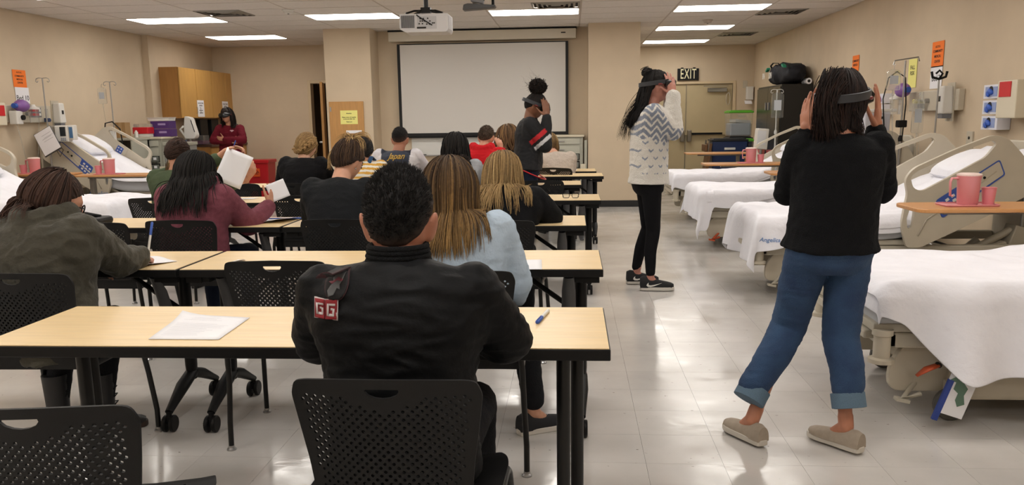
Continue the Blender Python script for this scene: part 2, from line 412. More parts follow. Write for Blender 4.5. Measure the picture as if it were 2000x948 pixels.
# ------------------------------------------------------------------ doors
M_DOOR = mat('beige door paint', 'b6a683', 0.5, var=0.02, scale=4); M_DFR = mat('door frame paint', 'cbb795', 0.5)
q = MB(); q.b2((DR0 - .06, YB - .02, 0), (DR0, YB + .02, DRH + .05)); q.b2((DR1, YB - .02, 0), (DR1 + .06, YB + .02, DRH + .05)); q.b2((DR0, YB - .02, DRH), (DR1, YB + .02, DRH + .05)); struct('trim_1', q, M_DFR, bevel=.004)
mid = 2.31
for n, (a, b, hx) in enumerate(((DR0, mid, mid - .07), (mid, DR1, mid + .07))):
    q = MB(); q.b2((a + .004, YB + .02, .01), (b - .004, YB + .065, DRH - .004)); d = struct('door_%d' % (n + 1), q, M_DOOR, bevel=.002)
    q = MB(); q.b2((min(hx, hx + (-1)**(n+1) * .66), YB - .05, .99), (max(hx, hx + (-1)**(n+1) * .66), YB - .025, 1.03)); q.build('panic_bar', M_BLACK, d)
    q = MB(); q.box((hx, YB - .03, .97), (.09, .09, .24)); q.build('latch_case', mat('satin metal', '8f887c', 0.35, metal=0.8), d, bevel=.02)
    q = MB(); q.box(((a + b)/2 + (-1)**(n+1) * -.05, YB - .005, 1.01), (.84, .045, .06)); q.build('bar_rail', M_DOOR, d, bevel=.004)
    if n == 0:
        q = MB(); q.b2((b - .008, YB + .008, .01), (b + .004, YB + .022, DRH - .01)); q.build('astragal', mat('satin metal', '8f887c'), d)
    else:
        q = MB(); q.b2((b - .5, YB - .05, DRH - .16), (b - .12, YB + .02, DRH - .08)); q.build('door_closer', mat('grey metal', '9a978f', 0.4, metal=0.5), d, bevel=.006)
        q = MB(); q.box((b - .35, YB - .1, DRH - .05), (.5, .03, .012), (0, 0, .12)); q.build('closer_arm', mat('grey metal', ''), d)
        q = MB(); q.tube([(b - .09 + .04*math.sin(a_), YB - .02, DRH - .2 - .1 + .12*math.cos(a_)) for a_ in np.linspace(0, 6.1, 16)], .008, 6); q.build('cable_loop', M_CREAM, d, smooth=180)
t = thing('exit_sign', 'black EXIT sign with pale letters above the double doors', 'sign', (2.33, YB - .03, 2.19))
q = MB(); q.box((0, 0, 0), (.42, .05, .23)); q.box((-.12, 0, .125), (.05, .04, .02)); q.box((.12, 0, .125), (.05, .04, .02)); q.build('sign_box', M_BLACK, t, bevel=.003)
text('EXIT', .23, 'lettering', mat('pale green glow', 'e6e2bc', 0.5), t, face((0, -.026, 0), 0, -1) @ Matrix.Diagonal((.62, 1.2, 1, 1)), bold=.001, sp=1.12)
# left door: frame, dark opening, leaf ajar
q = MB(); q.b2((DL0 - .06, 15.48, 0), (DL0, 15.52, DLH + .06)); q.b2((DL1, 15.48, 0), (DL1 + .06, 15.52, DLH + .06)); q.b2((DL0, 15.48, DLH), (DL1, 15.52, DLH + .06)); struct('trim_2', q, M_DFR, bevel=.004)
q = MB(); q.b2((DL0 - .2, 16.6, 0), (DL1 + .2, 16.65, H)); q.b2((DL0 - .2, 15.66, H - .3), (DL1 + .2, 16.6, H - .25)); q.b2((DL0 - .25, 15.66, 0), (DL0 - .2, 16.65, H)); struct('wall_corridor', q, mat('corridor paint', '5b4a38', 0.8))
q = MB(); q.box((-4.49, 15.02, 1.03), (.045, .92, 2.03), (0, 0, .245)); d = struct('door_3', q, M_OAK, bevel=.002)
q = MB(); q.cyl((-4.43, 14.66, 1.0), .018, .09, 12, (0, PI/2, 0)); q.box((-4.47, 14.7, 1.0), (.02, .12, .02)); q.build('door_handle', M_STEEL, d, bevel=.002)
# wood access panel on the left column with notes
t = thing('access_panel', 'oak access door panel on the left column with yellow notices', 'panel', (-3.48, 12.87, 1.25))
q = MB(); q.b2((-.27, -.025, -.42), (.27, 0, .41)); q.build('panel_door', M_OAK, t, bevel=.004)
q = MB(); q.b2((-.255, -.034, .26), (-.235, -.025, .33)); q.build('hinge', M_STEEL, t)
q = MB(); q.b2((-.015, -.032, -.075), (.23, -.025, -.03)); q.build('label_strip', M_PAPER, t)
def notice(name, lab, cat, x, y, z, wd, ht, m, lines, nx, ny, ts=.02, tilt=0):
    t = thing(name, lab, cat, (x, y, z)); X = Vector((-ny, nx, 0)); 
    q = MB(); q.box((0, 0, 0), (wd, .0016, ht)); o = q.build('sheet', m, t); o.rotation_euler = (0, tilt, math.atan2(ny, nx) + PI/2)
    for (s, dz, k) in lines:
        M = face((nx*.0015, ny*.0015, 0), nx, ny) @ Matrix.Rotation(-tilt, 4, 'Z') @ Matrix.Translation((0, dz, 0))
        text(s, ts*k, 'lettering', M_INK, t, M, depth=.0004, bold=.0006*k)
    return t
notice('notice', 'upper yellow notice taped to the oak panel', 'notice', -3.44, 12.842, 1.42, .27, .21, M_YEL, [('Attention', .06, 1), ('Please return all supplies', .0, 1), ('to the cart after use', -.025, 1), ('Thank you', -.07, 1)], 0, -1, .022)
notice('notice', 'lower yellow notice on the oak panel, behind the seated heads', 'notice', -3.41, 12.842, 1.05, .2, .17, M_YEL, [('Please', .03, 1), ('knock first', -.01, 1)], 0, -1, .022)
# ------------------------------------------------------------------ projection screen and whiteboard
t = thing('projection_screen', 'large white roll-down projection screen with black border', 'projection screen', (-1.4, 13.3, 2.5))
q = MB(); q.box((0, 0, .15), (2.93, .13, .145)); q.build('case', mat('screen case', 'cfc7b6', 0.5), t, bevel=.008)
q = MB(); q.box((0, .03, .235), (2.95, .16, .02)); q.build('mount_bar', M_BLACK, t)
q = MB(); q.box((0, 0, -.68), (2.69, .006, 1.44)); q.build('border', mat('screen black border', '101012', 0.7), t)
q = MB(); q.box((0.003, -.005, -.66), (2.6, .004, 1.37)); q.build('screen_fabric', mat('screen fabric', 'd0ccc6', 0.8), t)
q = MB(); q.tube([(-1.36, 0, -1.405), (1.36, 0, -1.405)], .016, 8); q.build('bottom_bar', M_BLACK, t, smooth=60)
q = MB(); q.box((1.27, -.067, .16), (.07, .003, .018)); q.build('badge', M_DARK, t)
t = thing('whiteboard', 'low whiteboard behind the seated students under the screen', 'whiteboard', (-1.45, 13.38, 1.0))
q = MB(); q.box((0, 0, -.05), (2.25, .02, .33)); q.build('board', mat('whiteboard', 'd6d6d2', 0.25), t, bevel=.002)
q = MB(); q.box((0, -.03, -.2), (2.25, .06, .015)); q.build('pen_tray', M_STEEL, t)
q = MB(); q.box((-.95, -.045, -.187), (.13, .02, .012)); q.build('marker', M_BLACK, t)
# ------------------------------------------------------------------ projector and arm
t = thing('projector', 'white projector hanging from the ceiling by a black mount', 'projector', (-1.36, 8.0, 2.25))
M_PROJ = mat('projector white', 'c9c7c8', 0.45)
q = MB(); v = [(-.225, -.17, -.08), (.225, -.17, -.08), (.225, .17, -.08), (-.225, .17, -.08)]
q.prism(rpoly([(-.225, -.06), (-.17, -.09), (.21, -.09), (.225, -.07), (.225, .075), (-.225, .075)], .012), -.16, .16, M=lambda V: np.c_[V[:, 0], V[:, 2], V[:, 1]]); q.build('housing', M_PROJ, t, bevel=.004)
q = MB()
for i in range(14): q.box((-.205 + i*.009, -.163, 0.005), (.004, .01, .11))
q.build('air_grille', mat('grille grey', '6f7075', 0.5), t)
q = MB()
for i in range(12): q.box((.227, -.12 + i*.018, 0), (.006, .007, .12))
q.build('side_grille', M_PROJ, t)
q = MB(); q.b2((-.06, -.163, -.06), (.12, -.158, .05)); q.build('port_panel', mat('port panel', 'b5b4b6', 0.5), t)
q = MB(); rnd = random.Random(3)
for (x, z) in [(-.03, .03), (0, .03), (-.03, .008), (-.01, .008), (.01, .008), (.04, .032), (.06, .008), (-.04, -.015), (-.01, -.015), (.03, -.02), (.055, -.02), (.085, -.01), (.1, -.01)]: q.box((x, -.165, z), (.012, .006, .01))
q.box((-.02, -.165, -.05), (.085, .006, .014)); q.build('ports', M_DARK, t)
q = MB(); q.cyl((0, 0, .32), .022, .38, 12); q.cyl((0, 0, .49), .06, .02); q.build('ceiling_pole', M_BLKMET, t, smooth=40)
q = MB(); q.box((0, 0, .12), (.09, .09, .05))
for sx in (-1, 1):
    for sy in (-1, 1): q.tube([(0, 0, .12), (sx*.1, sy*.08, .11), (sx*.17, sy*.11, .085), (sx*.17, sy*.11, .07)], .01, 6)
q.build('mount_arms', M_BLKMET, t)
q = MB(); q.tube([(-.02, 0, .14), (-.06, -.1, .1), (-.06, -.17, .06), (.0, -.175, .02), (.08, -.17, -.03)], .005, 6); q.build('cable', M_BLACK, t, smooth=180)
t = thing('interactive_sensor', 'dark articulated camera arm hanging right of the projector', 'camera', (-.86, 8.0, 2.38))
q = MB(); q.prism(rpoly([(-.15, -.02), (.15, 0), (.16, .02), (-.1, .04), (-.14, .03)], .01), -.06, .06, M=lambda V: np.c_[V[:, 0], V[:, 2], V[:, 1]]); q.build('sensor_bar', mat('dark grey plastic', '3a3a3c', 0.45), t, bevel=.006)
q = MB(); q.tube([(-.07, 0, .34), (-.07, 0, .13), (-.05, 0, .1), (-.02, 0, .04)], [.03, .03, .04, .03], 10); q.build('arm', mat('grey metal', ''), t, smooth=50)
q = MB(); q.tube([(.13, 0, .34), (.13, 0, .02)], .014, 8); q.build('rod', M_BLACK, t)
q = MB(); q.box((-.01, -.03, .07), (.12, .08, .05), (0, .2, 0)); q.build('control_box', mat('grille grey', ''), t, bevel=.005)
q = MB()
for i in range(4): q.tube([(.04, -.04, .05), (.07 + .01*i, -.06, .1 + .01*i), (.11, -.04, .07), (.13, 0, .12 + .02*i)], .004, 5)
q.build('cable', M_BLACK, t, smooth=180)
# ================================================================== TABLES
def caster(t, x, y, rz=0, parent=None):
    q = MB(); c, s = math.cos(rz), math.sin(rz)
    for sg in (-1, 1):
        q.lathe((x + sg*.017*c, y + sg*.017*s, .038), [(.012, -.009), (.034, -.009), (.038, -.005), (.038, .005), (.034, .009), (.012, .009)], 18, (0, PI/2, 0) if abs(c) > .5 else (PI/2, 0, 0))
    q.box((x, y, .055), (.03, .03, .03), (0, 0, rz)); q.cyl((x, y, .08), .012, .03, 10)
    return q.build('caster', M_BLACK, t, smooth=40)
def table_top(t, L):
    q = MB(); q.b2((-L/2, -.255, .705), (L/2, .255, .7375)); q.build('edge_band', M_BLACK, t, bevel=.003)
    q = MB(); q.b2((-L/2 + .004, -.251, .737), (L/2 - .004, .251, .74)); q.build('laminate_top', M_LAM, t)
def table_a(name, lab, x, y, L, group):
    t = thing('table', lab, 'table', (x, y, 0), 0, group); table_top(t, L)
    for sx, o1, o2 in ((-1, .28, .21), (1, .13, .09)):
        for yy, o in ((-.185, o1), (-.03, o2)):
            q = MB(); q.tube([(sx*(L/2 - o), yy, .705), (sx*(L/2 - o), yy, .012)], .02, 14); q.cyl((sx*(L/2 - o), yy, .008), .024, .016); q.build('leg', M_BLKMET, t, smooth=40)
    q = MB(); q.b2((-L/2 + .2, -.02, .675), (L/2 - .1, .02, .705)); q.build('under_rail', M_BLKMET, t)
    return t
def table_b(x, y, L):
    t = thing('table', 'x', 'table', (x, y, 0), 0, 'narrow laminate tables in rows'); table_top(t, L)
    for sx in (-1, 1):
        xx = sx*(L/2 - .09)
        q = MB(); q.tube([(xx, 0, .70), (xx, 0, .24), (xx, 0, .17)], [.036, .036, .03], 14, flat=.75); q.build('leg', M_BLACK, t, smooth=50)
        q = MB()
        for sy in (-1, 1): q.tube([(xx, 0, .2), (xx, sy*.1, .165), (xx, sy*.2, .115), (xx, sy*.25, .09)], [.03, .032, .022, .018], 12, flat=.8)
        q.build('foot_arm', M_BLACK, t, smooth=50)
        for sy in (-1, 1): caster(t, xx, sy*.25, .5 if sy > 0 else 0)
        q = MB(); q.b2((xx - .03, -.22, .675), (xx + .03, .22, .705)); q.build('support_beam', M_BLACK, t, bevel=.005)
        # folding bracket: arc and strut
        q = MB(); q.tube([(xx - sx*.055, -.17, .69), (xx - sx*.055, -.12, .62), (xx - sx*.055, -.07, .5), (xx - sx*.055, -.09, .44), (xx - sx*.055, -.16, .42)], [.022, .03, .032, .026, .018], 8, flat=.5); q.build('fold_bracket', mat('dark grey casting', '4a4a4c', 0.4), t, smooth=50)
        q = MB(); q.tube([(xx - sx*.3, 0, .7), (xx - sx*.02, 0, .5)], .012, 8); q.build('strut', M_BLACK, t)
        q = MB(); q.box((xx + sx*.04, -.21, .69), (.07, .03, .03)); q.build('latch', M_BLACK, t)
    return t
L = 1.826
table_a('table', 'nearest laminate table with straight tube legs, carrying a white handout', -.808, 2.452, L, None)
TB = None
for (x1, y1, lab) in [(.13, 3.67, 'second-row laminate table with a pen scrap, right of the seam'), (-1.71, 3.67, 'second-row laminate table where the woman in the olive jacket writes'),
                      (.085, 5.105, 'third-row laminate table under the elbow of the long-haired blonde woman'), (-1.757, 5.105, 'third-row laminate table of the woman in the maroon hoodie'),
                      (.223, 6.62, 'fourth-row laminate table with the eyeglasses lying on it'), (-1.62, 6.62, 'fourth-row laminate table on the left with an orange pencil'),
                      (.09, 8.135, 'short-reaching fifth-row laminate table behind the standing woman in black'), (-1.75, 8.135, 'fifth-row laminate table on the left in front of the red bin'),
                      (.343, 9.285, 'sixth-row laminate table jutting farthest into the aisle'), (.289, 10.13, 'farthest laminate table, carrying the spare headset')]:
    if TB is None: TB = table_b(x1 - L/2, y1, L); t = TB; t['label'] = lab
    else: t = dup(TB, (x1 - L/2, y1, 0), 0, lab)
table_b(-1.9, 9.285, .8)['label'] = 'short laminate table before the letterman jacket'
# ================================================================== CHAIRS
M_CHAIR = mat('black chair shell', '121213', 0.55, var=0.08, scale=200, bump=0.15, bscale=900, spec=.3)
def hexh(x, y, r, n=6): return [(x + r*math.cos(2*PI*k/n + .5), y + r*math.sin(2*PI*k/n + .5)) for k in range(n)]
def make_chair(lab):
    t = thing('chair', lab, 'chair', (0, 0, 0), 0, 'black perforated stacking chairs')
    # back shell: u across, v up (0..0.34)
    out = [(-.232, -.05), (.232, -.05), (.232, .02), (.195, .03), (.18, .06), (.188, .14), (.2, .22), (.212, .31), (.2, .345), (.17, .352), (0, .36), (-.17, .352), (-.2, .345), (-.212, .31), (-.2, .22), (-.188, .14), (-.18, .06), (-.195, .03), (-.232, .02)]
    out = rpoly(out, .012, 3)
    holes = [[(x, y) for x, y in [(-.036, .335), (.036, .335), (.037, .329), (.03, .32), (.016, .314), (0, .312), (-.016, .314), (-.03, .32), (-.037, .329)]]]
    for j in range(26):
        v = .048 + j * .0105
        for i in range(-9, 10):
            u = (i + (.5 if j % 2 else 0)) * .0205
            lim = .155 + (v - .05) * .12
            if abs(u) > lim or v > .335: continue
            if abs(u) < .062 and v > .30: continue
            if v > .27 + abs(u) * .45: continue
            if v < .06 and abs(u) > .13: continue
            holes.append(hexh(u, v, .0044))
    def fback(V):
        u, v, w_ = V[:, 0], V[:, 1], V[:, 2]
        cur = .055 * (u / .21)**2 * np.clip(.4 + v, 0, 1)
        y = -.2 - .12 * v - .1*v*v*3 + cur * np.clip(1.3 - v, 0, 1) + w_ ; z = .468 + v*.985
        return np.c_[u, y, z]
    plate(out, holes, .008, fback).build('backrest', M_CHAIR, t, smooth=35)
    holes = []
    for j in range(17):
        v = -.12 + j * .0165
        for i in range(-9, 10):
            u = (i + (.5 if j % 2 else 0)) * .0215
            if abs(u) < .17 - max(0, -v - .05)*.5: holes.append(hexh(u, v, .0048))
    out = rpoly([(-.2, -.21), (.2, -.21), (.235, -.1), (.24, .12), (.2, .23), (0, .25), (-.2, .23), (-.24, .12), (-.235, -.1)], .04, 4)
    def fseat(V):
        u, v, w_ = V[:, 0], V[:, 1], V[:, 2]
        z = .45 + .02 * (u / .22)**2 + w_ - 2.2*np.clip(v - .13, 0, 1)**2 + .018*np.clip(-v, 0, 1)/.2
        return np.c_[u, v, z]
    plate(out, holes, .008, fseat).build('seat', M_CHAIR, t, smooth=35)
    for sx in (-1, 1):
        q = MB(); q.tube([(sx*.222, -.205, .5), (sx*.232, -.21, .43), (sx*.236, -.2, .3), (sx*.245, -.205, .12), (sx*.245, -.21, .012)], .0115, 10); q.build('leg', M_BLKMET, t, smooth=60)
        q = MB(); q.tube([(sx*.225, .0, .435), (sx*.228, .16, .43), (sx*.23, .2, .405), (sx*.238, .225, .28), (sx*.248, .25, .1), (sx*.248, .25, .012)], .0115, 10); q.build('leg', M_BLKMET, t, smooth=60)
        q = MB(); q.tube([(sx*.23, -.21, .44), (sx*.225, 0, .435)], .0115, 8); q.build('side_rail', M_BLKMET, t, smooth=60)
        for yy in (-.21, .25):
            q = MB(); q.lathe((sx*(.245 if yy < 0 else .248), yy, 0), [(.02, 0), (.02, .006), (.013, .012), (.0125, .02)], 14); q.build('glide', M_STEEL, t, smooth=40)
    q = MB(); q.tube([(-.228, .1, .425), (.228, .1, .425)], .01, 8); q.tube([(-.228, -.15, .43), (.228, -.15, .43)], .01, 8); q.build('cross_bar', M_BLKMET, t)
    return t
CH = None
CHAIRS = [(-1.08, 1.5, .12, 'nearest empty chair cut off at the bottom left corner'), (-.405, 1.70, 0.0, 'chair of the man in the black bomber jacket'),
 (-2.09, 2.93, .03, 'chair of the woman in the olive jacket'), (-1.19, 3.2, .03, 'empty chair with a bright handle slot at the second-row table'),
 (-.42, 2.98, .0, 'chair of the woman in the pale blue top'), (-2.72, 4.5, -.02, 'empty chair beside the black bag on the third-row table'),
 (-2.245, 4.58, .0, 'chair of the woman in the maroon hoodie'), (-1.33, 4.58, 0, 'chair of the woman with the messy blonde-streaked bun'),
 (-.41, 4.5, -.05, 'chair of the long-haired blonde woman in black'), (-2.03, 6.08, .03, 'empty chair with a pale handle slot at the fourth-row table'),
 (-3.02, 7.4, -.3, 'empty chair in front of the red bin, left of the two turned chairs'), (-2.5, 7.33, -.3, 'turned chair of the woman in the black coat with braided blonde hair'),
 (-.98, 6.05, 0, 'empty fourth-row chair half hidden behind the nearest man, right of his head'), (-.28, 7.42, 0, 'empty chair in front of the standing woman in the black sweater'),
 (-1.40, 8.95, 0, 'far empty chair between the letterman jacket and the grey top'), (-1.2, 7.42, .0, 'chair of the dark-haired woman in the light grey top'),
 (-1.95, 7.3, 0, 'chair of the woman in the striped shirt and dungarees'), (-1.85, 8.46, 0, 'chair of the man in the navy and white letterman jacket'),
 (-.9, 8.75, 0, 'chair of the man in the red hoodie'), (-.2, 9.3, -.3, 'turned chair of the person in the cream fleece'), (-3.12, 6.0, 0, 'chair of the woman in the green shirt raising a paper'), (-.8, 9.62, 0, 'chair of the wavy-haired woman behind the red hoodie')]
for (x, yb, rz, lab) in CHAIRS:
    # yb is where the back stands: origin is 0.24 in front of it
    ox_, oy_ = x - math.sin(rz)*.24, yb + math.cos(rz)*.24
    if CH is None: CH = make_chair(lab); CH.location = (ox_, oy_, 0); CH.rotation_euler = (0, 0, rz)
    else: dup(CH, (ox_, oy_, 0), rz, lab)
# ================================================================== HOSPITAL BEDS (foot at local x=0, head towards +x, y across)
M_SIDE = mat('grey mattress cover', 'aeb0b4', 0.7, var=0.03, scale=6)
M_BEDF = mat('bed frame paint', 'b3ac9c', 0.45)
M_PANEL = mat('control blue', '3a55a0', 0.45)
W2 = .47
BEDS = []
def bed_profile(z, ang, piv=1.08, L=2.12):
    def P(x):                                     # mattress top at length x (arc length)
        if np.isscalar(x): x = np.array([x], float)
        X = np.where(x < piv, x, piv + (x - piv)*math.cos(ang)); Z = z + np.where(x < piv, 0, (x - piv)*math.sin(ang))
        # soften pivot
        k = np.clip(1 - np.abs(x - piv)/.18, 0, 1)**2 * .18 * math.tan(ang)*.25
        return X, Z + k
    return P
def sheet(t, name, P, x0, x1, side, foot, seed, m, lift=.006, amp=1.0, res=.035, label=None, wk=.008, th=None):
    # cloth plane (s along bed, v across); side(s,sgn) = overhang at the side, foot = overhang at foot
    nx = int((x1 - x0 + foot) / res) + 1; hw = W2
    S = np.linspace(x0 - foot, x1, nx); nv = 56; V = []; F = []
    for i, s in enumerate(S):
        for j in range(nv + 1):
            q = j / nv * 2 - 1; sg = -1 if q < 0 else 1
            sd = side(max(s, x0), sg, s); full = hw + sd
            v = q * full
            cs, cv = max(s, x0), max(-hw, min(hw, v)); ds, dv = s - cs, v - cv; d = math.hypot(ds, dv)
            X, Z = P(cs); X = X[0]; Z = Z[0] + lift
            per = (s if abs(dv) > 0 and ds == 0 else 0) + (v if ds < 0 else 0) + (2.0 if ds < 0 and dv != 0 else 0)*0
            if d > 0:
                nxv, nyv = ds / d, dv / d
                f = mnoise.noise(Vector((cs*4 + seed, cv*4 + nyv, seed))) + .8*math.sin(per*17 + seed) * (.5 + .5*mnoise.noise(Vector((per*2, seed, 0))))
                off = .025*min(1, d/.05) + amp * min(d, .5) * .13 * (f + .55)
                z = Z - max(0, d - .012); X2, Y2 = X + nxv*off, cv + nyv*off
                z = max(z, .03)
                V.append((X2, Y2, z))
            else:
                n1 = mnoise.noise(Vector((s*3 + seed, v*5, seed))) ; n2 = 1 - abs(mnoise.noise(Vector((s*3 + v*4, v*2.5 - s*1.5, seed + 7))))*2.2
                V.append((X, v, Z + wk*(n1 + max(0, n2)*1.2 + 0.4)))
    for i in range(nx - 1):
        for j in range(nv): a = i*(nv+1) + j; F.append((a, a+1, a+nv+2, a+nv+1))
    mb = MB(); mb.add(V, F); o = mb.build(name, m, t, smooth=180, label=label)
    so = o.modifiers.new('thick', 'SOLIDIFY'); so.thickness = .004; so.offset = 0
    sb = o.modifiers.new('sub', 'SUBSURF'); sb.levels = 1; sb.render_levels = 1
    return o
def rail_mesh():
    out = rpoly([(0, 0), (.02, .16), (.1, .3), (.14, .36), (.16, .47), (.24, .52), (.55, .53), (.82, .52), (.9, .46), (.96, .3), (.98, .16), (.93, .02), (.6, -.01), (.3, -.03), (.08, -.04)], [.03, .04, .04, .03, .04, .05, .05, .06, .06, .05, .06, .05, .05, .05, .04], 5)
    h1 = rpoly([(.19, .385), (.2, .47), (.26, .49), (.55, .5), (.8, .485), (.82, .45), (.72, .39), (.4, .355), (.24, .34)], .03, 4)[::-1]
    h2 = rpoly([(.055, .13), (.075, .2), (.13, .27), (.16, .27), (.13, .2), (.08, .12)], .015, 3)[::-1]
    return out, [h1, h2]
RO, RH = rail_mesh(); RAIL = None
def rail(t, x, y, z, ang, side, control):
    global RAIL
    if RAIL is None:
        mb = plate(RO, RH, .036, lambda V: np.c_[V[:, 0], V[:, 2], V[:, 1]]); RAIL = mb.mesh('side_rail', [M_CREAM], 35)
    o = bpy.data.objects.new('side_rail', RAIL); COL.objects.link(o); o.parent = t; o.location = (x, y, z); o.rotation_euler = (0, -ang, 0); bev(o, .009, 3, 50)
    q = MB(); q.tube([(.1, side*.022, .05), (.2, side*.024, .14), (.5, side*.024, .2), (.75, side*.022, .27)], .006, 6); q.build('moulded_ridge', M_CREAM, o, smooth=180)
    if control:
        q = MB(); q.prism(rpoly([(.3, .1), (.8, .22), (.8, .34), (.3, .24)], .02), side*.018, side*.024, M=lambda V: np.c_[V[:, 0], V[:, 2], V[:, 1]]); q.build('control_panel', M_PANEL, o)
        q = MB(); q.prism(rpoly([(.47, .155), (.79, .23), (.79, .33), (.47, .265)], .015), side*.024, side*.026, M=lambda V: np.c_[V[:, 0], V[:, 2], V[:, 1]])
        q.build('panel_field', M_CREAM, o)
        q = MB()
        for i in range(3):
            for j in range(3): q.box((.33 + i*.045, side*.026, .135 + j*.034 + i*.012), (.026, .006, .018), (0, -.2, 0))
        q.build('button', M_WHITE, o)
        for (a_, b_, r_) in ((.6, .24, .012), (.66, .26, .01)): q = MB(); q.cyl((a_, side*.027, b_), r_, .004, 12, (PI/2, 0, 0)); q.build('dial', M_BLACK, o)
    else:
        q = MB(); q.box((.55, side*.022, .3), (.16, .014, .13), (0, -.1, 0)); q.build('control_box', M_CREAM, o, bevel=.01)
        q = MB(); q.box((.57, side*.03, .3), (.09, .004, .09), (0, -.1, 0)); q.build('key_pad', M_PANEL, o)
        q = MB()
        for (a, b) in ((-.02, -.02), (.02, -.02), (-.02, .02), (.02, .02)): q.box((.57 + a, side*.033, .3 + b), (.018, .003, .014))
        q.build('button', M_WHITE, o)
    return o
def bed(lab, x, y, ang, z=.60, raise_=.44, seed=1, side=None, foot=.2, mirror=1, top_x=2.12, topl='white sheet', rails=(1, 1), wkk=.016, fitted=True, lower=.6, rx=1.08, rraise=None, rz=0, amp=1.0):
    t = thing('hospital_bed', lab, 'bed', (x, y, 0), ang, 'hospital beds along the walls')
    P = bed_profile(z, raise_)
    # mattress (closed loft along the profile)
    xs = np.linspace(0.01, 2.1, 26); mb = MB(); V = []; ring = rpoly([(-W2, -.15), (W2, -.15), (W2, 0), (-W2, 0)], .03, 3); n = len(ring)
    for s in xs:
        X, Z = P(s)
        a = raise_ if s > 1.08 else 0
        for (b, c) in ring: V.append((X[0] - c*math.sin(a)*-1*-1, b, Z[0] - .004 + c*math.cos(a)))
    F = [(i*n + j, i*n + (j+1) % n, (i+1)*n + (j+1) % n, (i+1)*n + j) for i in range(len(xs)-1) for j in range(n)] + [tuple(range(n))[::-1], tuple(range((len(xs)-1)*n, len(xs)*n))]
    mb.add(V, F); mb.build('mattress', M_SIDE, t, smooth=50)
    # deck under mattress: flat and raised sections
    q = MB(); q.box((.54, 0, z - .175), (1.1, .88, .04)); q.box((1.08 + .5*math.cos(raise_), 0, z - .17 + .5*math.sin(raise_)), (1.04, .86, .035), (0, -raise_, 0)); q.build('deck', M_BEDF, t, bevel=.006)
    q = MB(); q.b2((.05, -.43, z - .27), (2.1, -.37, z - .2)); q.b2((.05, .37, z - .27), (2.1, .43, z - .2)); q.b2((.03, -.43, z - .27), (.1, .43, z - .2)); q.b2((-.03, -.38, z - .24), (.16, .38, z - .2)); q.build('upper_frame', M_BEDF, t, bevel=.01)
    q = MB(); q.prism(rpoly([(.35, -.4), (.42, -.43), (2.1, -.43), (2.1, .43), (.42, .43), (.35, .4)], .04), .10, .27); q.build('base_shroud', M_CREAM, t, bevel=.02)
    q = MB()
    for xx in (.45, 1.75): q.tube([(xx, -.2, .22), (xx + .15, -.2, z - .25)], .035, 8); q.tube([(xx, .2, .22), (xx + .15, .2, z - .25)], .035, 8)
    q.build('lift_arm', M_BEDF, t, smooth=50)
    for b0 in (-.36, .32): q = MB(); q.prism(rpoly([(.1, .12), (.5, .12), (.5, z - .22), (.2, z - .22), (.1, .25)], .06), b0, b0 + .04, M=lambda V: np.c_[V[:, 0], V[:, 2], V[:, 1]]); q.build('foot_bracket', M_CREAM, t, bevel=.006)
    for xx in (.36, 1.8):
        for sy in (-1, 1):
            q = MB(); q.lathe((xx, sy*.4, .075), [(.02, -.018), (.068, -.018), (.075, -.01), (.075, .01), (.068, .018), (.02, .018)], 22, (PI/2, 0, 0)); q.build('wheel', M_RUB, t, smooth=40)
            q = MB(); q.lathe((xx, sy*.4, .075), [(.01, -.022), (.045, -.02), (.045, .02), (.01, .022)], 18, (PI/2, 0, 0)); q.box((xx, sy*.4, .14), (.05, .06, .08)); q.build('wheel_fork', M_BEDF, t, smooth=40)
    mat('orange plastic', 'b8502c', 0.5); q = MB(); q.tube([(.22, -.42, .13), (.14, -.42, .1), (.22, -.35, .16)], .012, 8); q.box((.14, -.42, .1), (.06, .04, .015), (0, .2, 0)); q.build('brake_pedal', mat('orange plastic', '') if 'third' in lab else M_BEDF, t, smooth=60)
    for sy in (-1, 1):
        q = MB(); q.lathe((.03, sy*.44, z - .33), [(.055, 0), (.055, .018), (.036, .024), (.036, .12), (.044, .125), (.044, .15)], 20); q.build('corner_bumper', M_CREAM, t, smooth=40)
    if side is None: side = lambda s, sg, s0: .17 + .02*math.sin(s*5 + seed) - .13*max(0, min(1, (s - .85)/.4))
    if fitted: sheet(t, 'fitted_sheet', P, .012, 2.1, lambda s, sg, s0: .12, .12, seed + 30, M_LINEN, lift=.003, amp=.12, wk=.004)
    sheet(t, 'top_sheet', P, .005, top_x, side, foot, seed, M_LINEN, lift=.012, amp=amp, wk=wkk)
    # pillow
    mb = MB(); nu, nv = 22, 16; V = []; 
    for sgn in (1, -1):
        for i in range(nu + 1):
            for j in range(nv + 1):
                a, b = i/nu*2 - 1, j/nv*2 - 1; h = .075*((1 - a**4)*(1 - b**4))**.55 + .008*mnoise.noise(Vector((a*3, b*3, seed)))*(1-a*a)*(1-b*b)
                V.append((a*.2*(1 - .06*b*b), b*.31*(1 - .08*a*a), sgn*h))
    F = [(i*(nv+1) + j, (i+1)*(nv+1) + j, (i+1)*(nv+1) + j+1, i*(nv+1) + j+1) for i in range(nu) for j in range(nv)]; k = (nu+1)*(nv+1); F += [tuple(k + i for i in f[::-1]) for f in F]
    X, Z = P(1.78)
    V = np.array(V) @ rotm(0, -raise_, 0).T + np.array([X[0] - .03, 0, Z[0] + .07]); mb.add(V, F); o = tag(mb.build('pillow', M_LINEN, None, smooth=180), 'white pillow at the raised head of the ' + lab.split(',')[0], 'pillow', 'bed pillows'); pm = Matrix.Translation((x, y, 0)) @ Matrix.Rotation(ang, 4, 'Z'); o.matrix_world = pm
    ra = raise_ - .02 if rraise is None else rraise
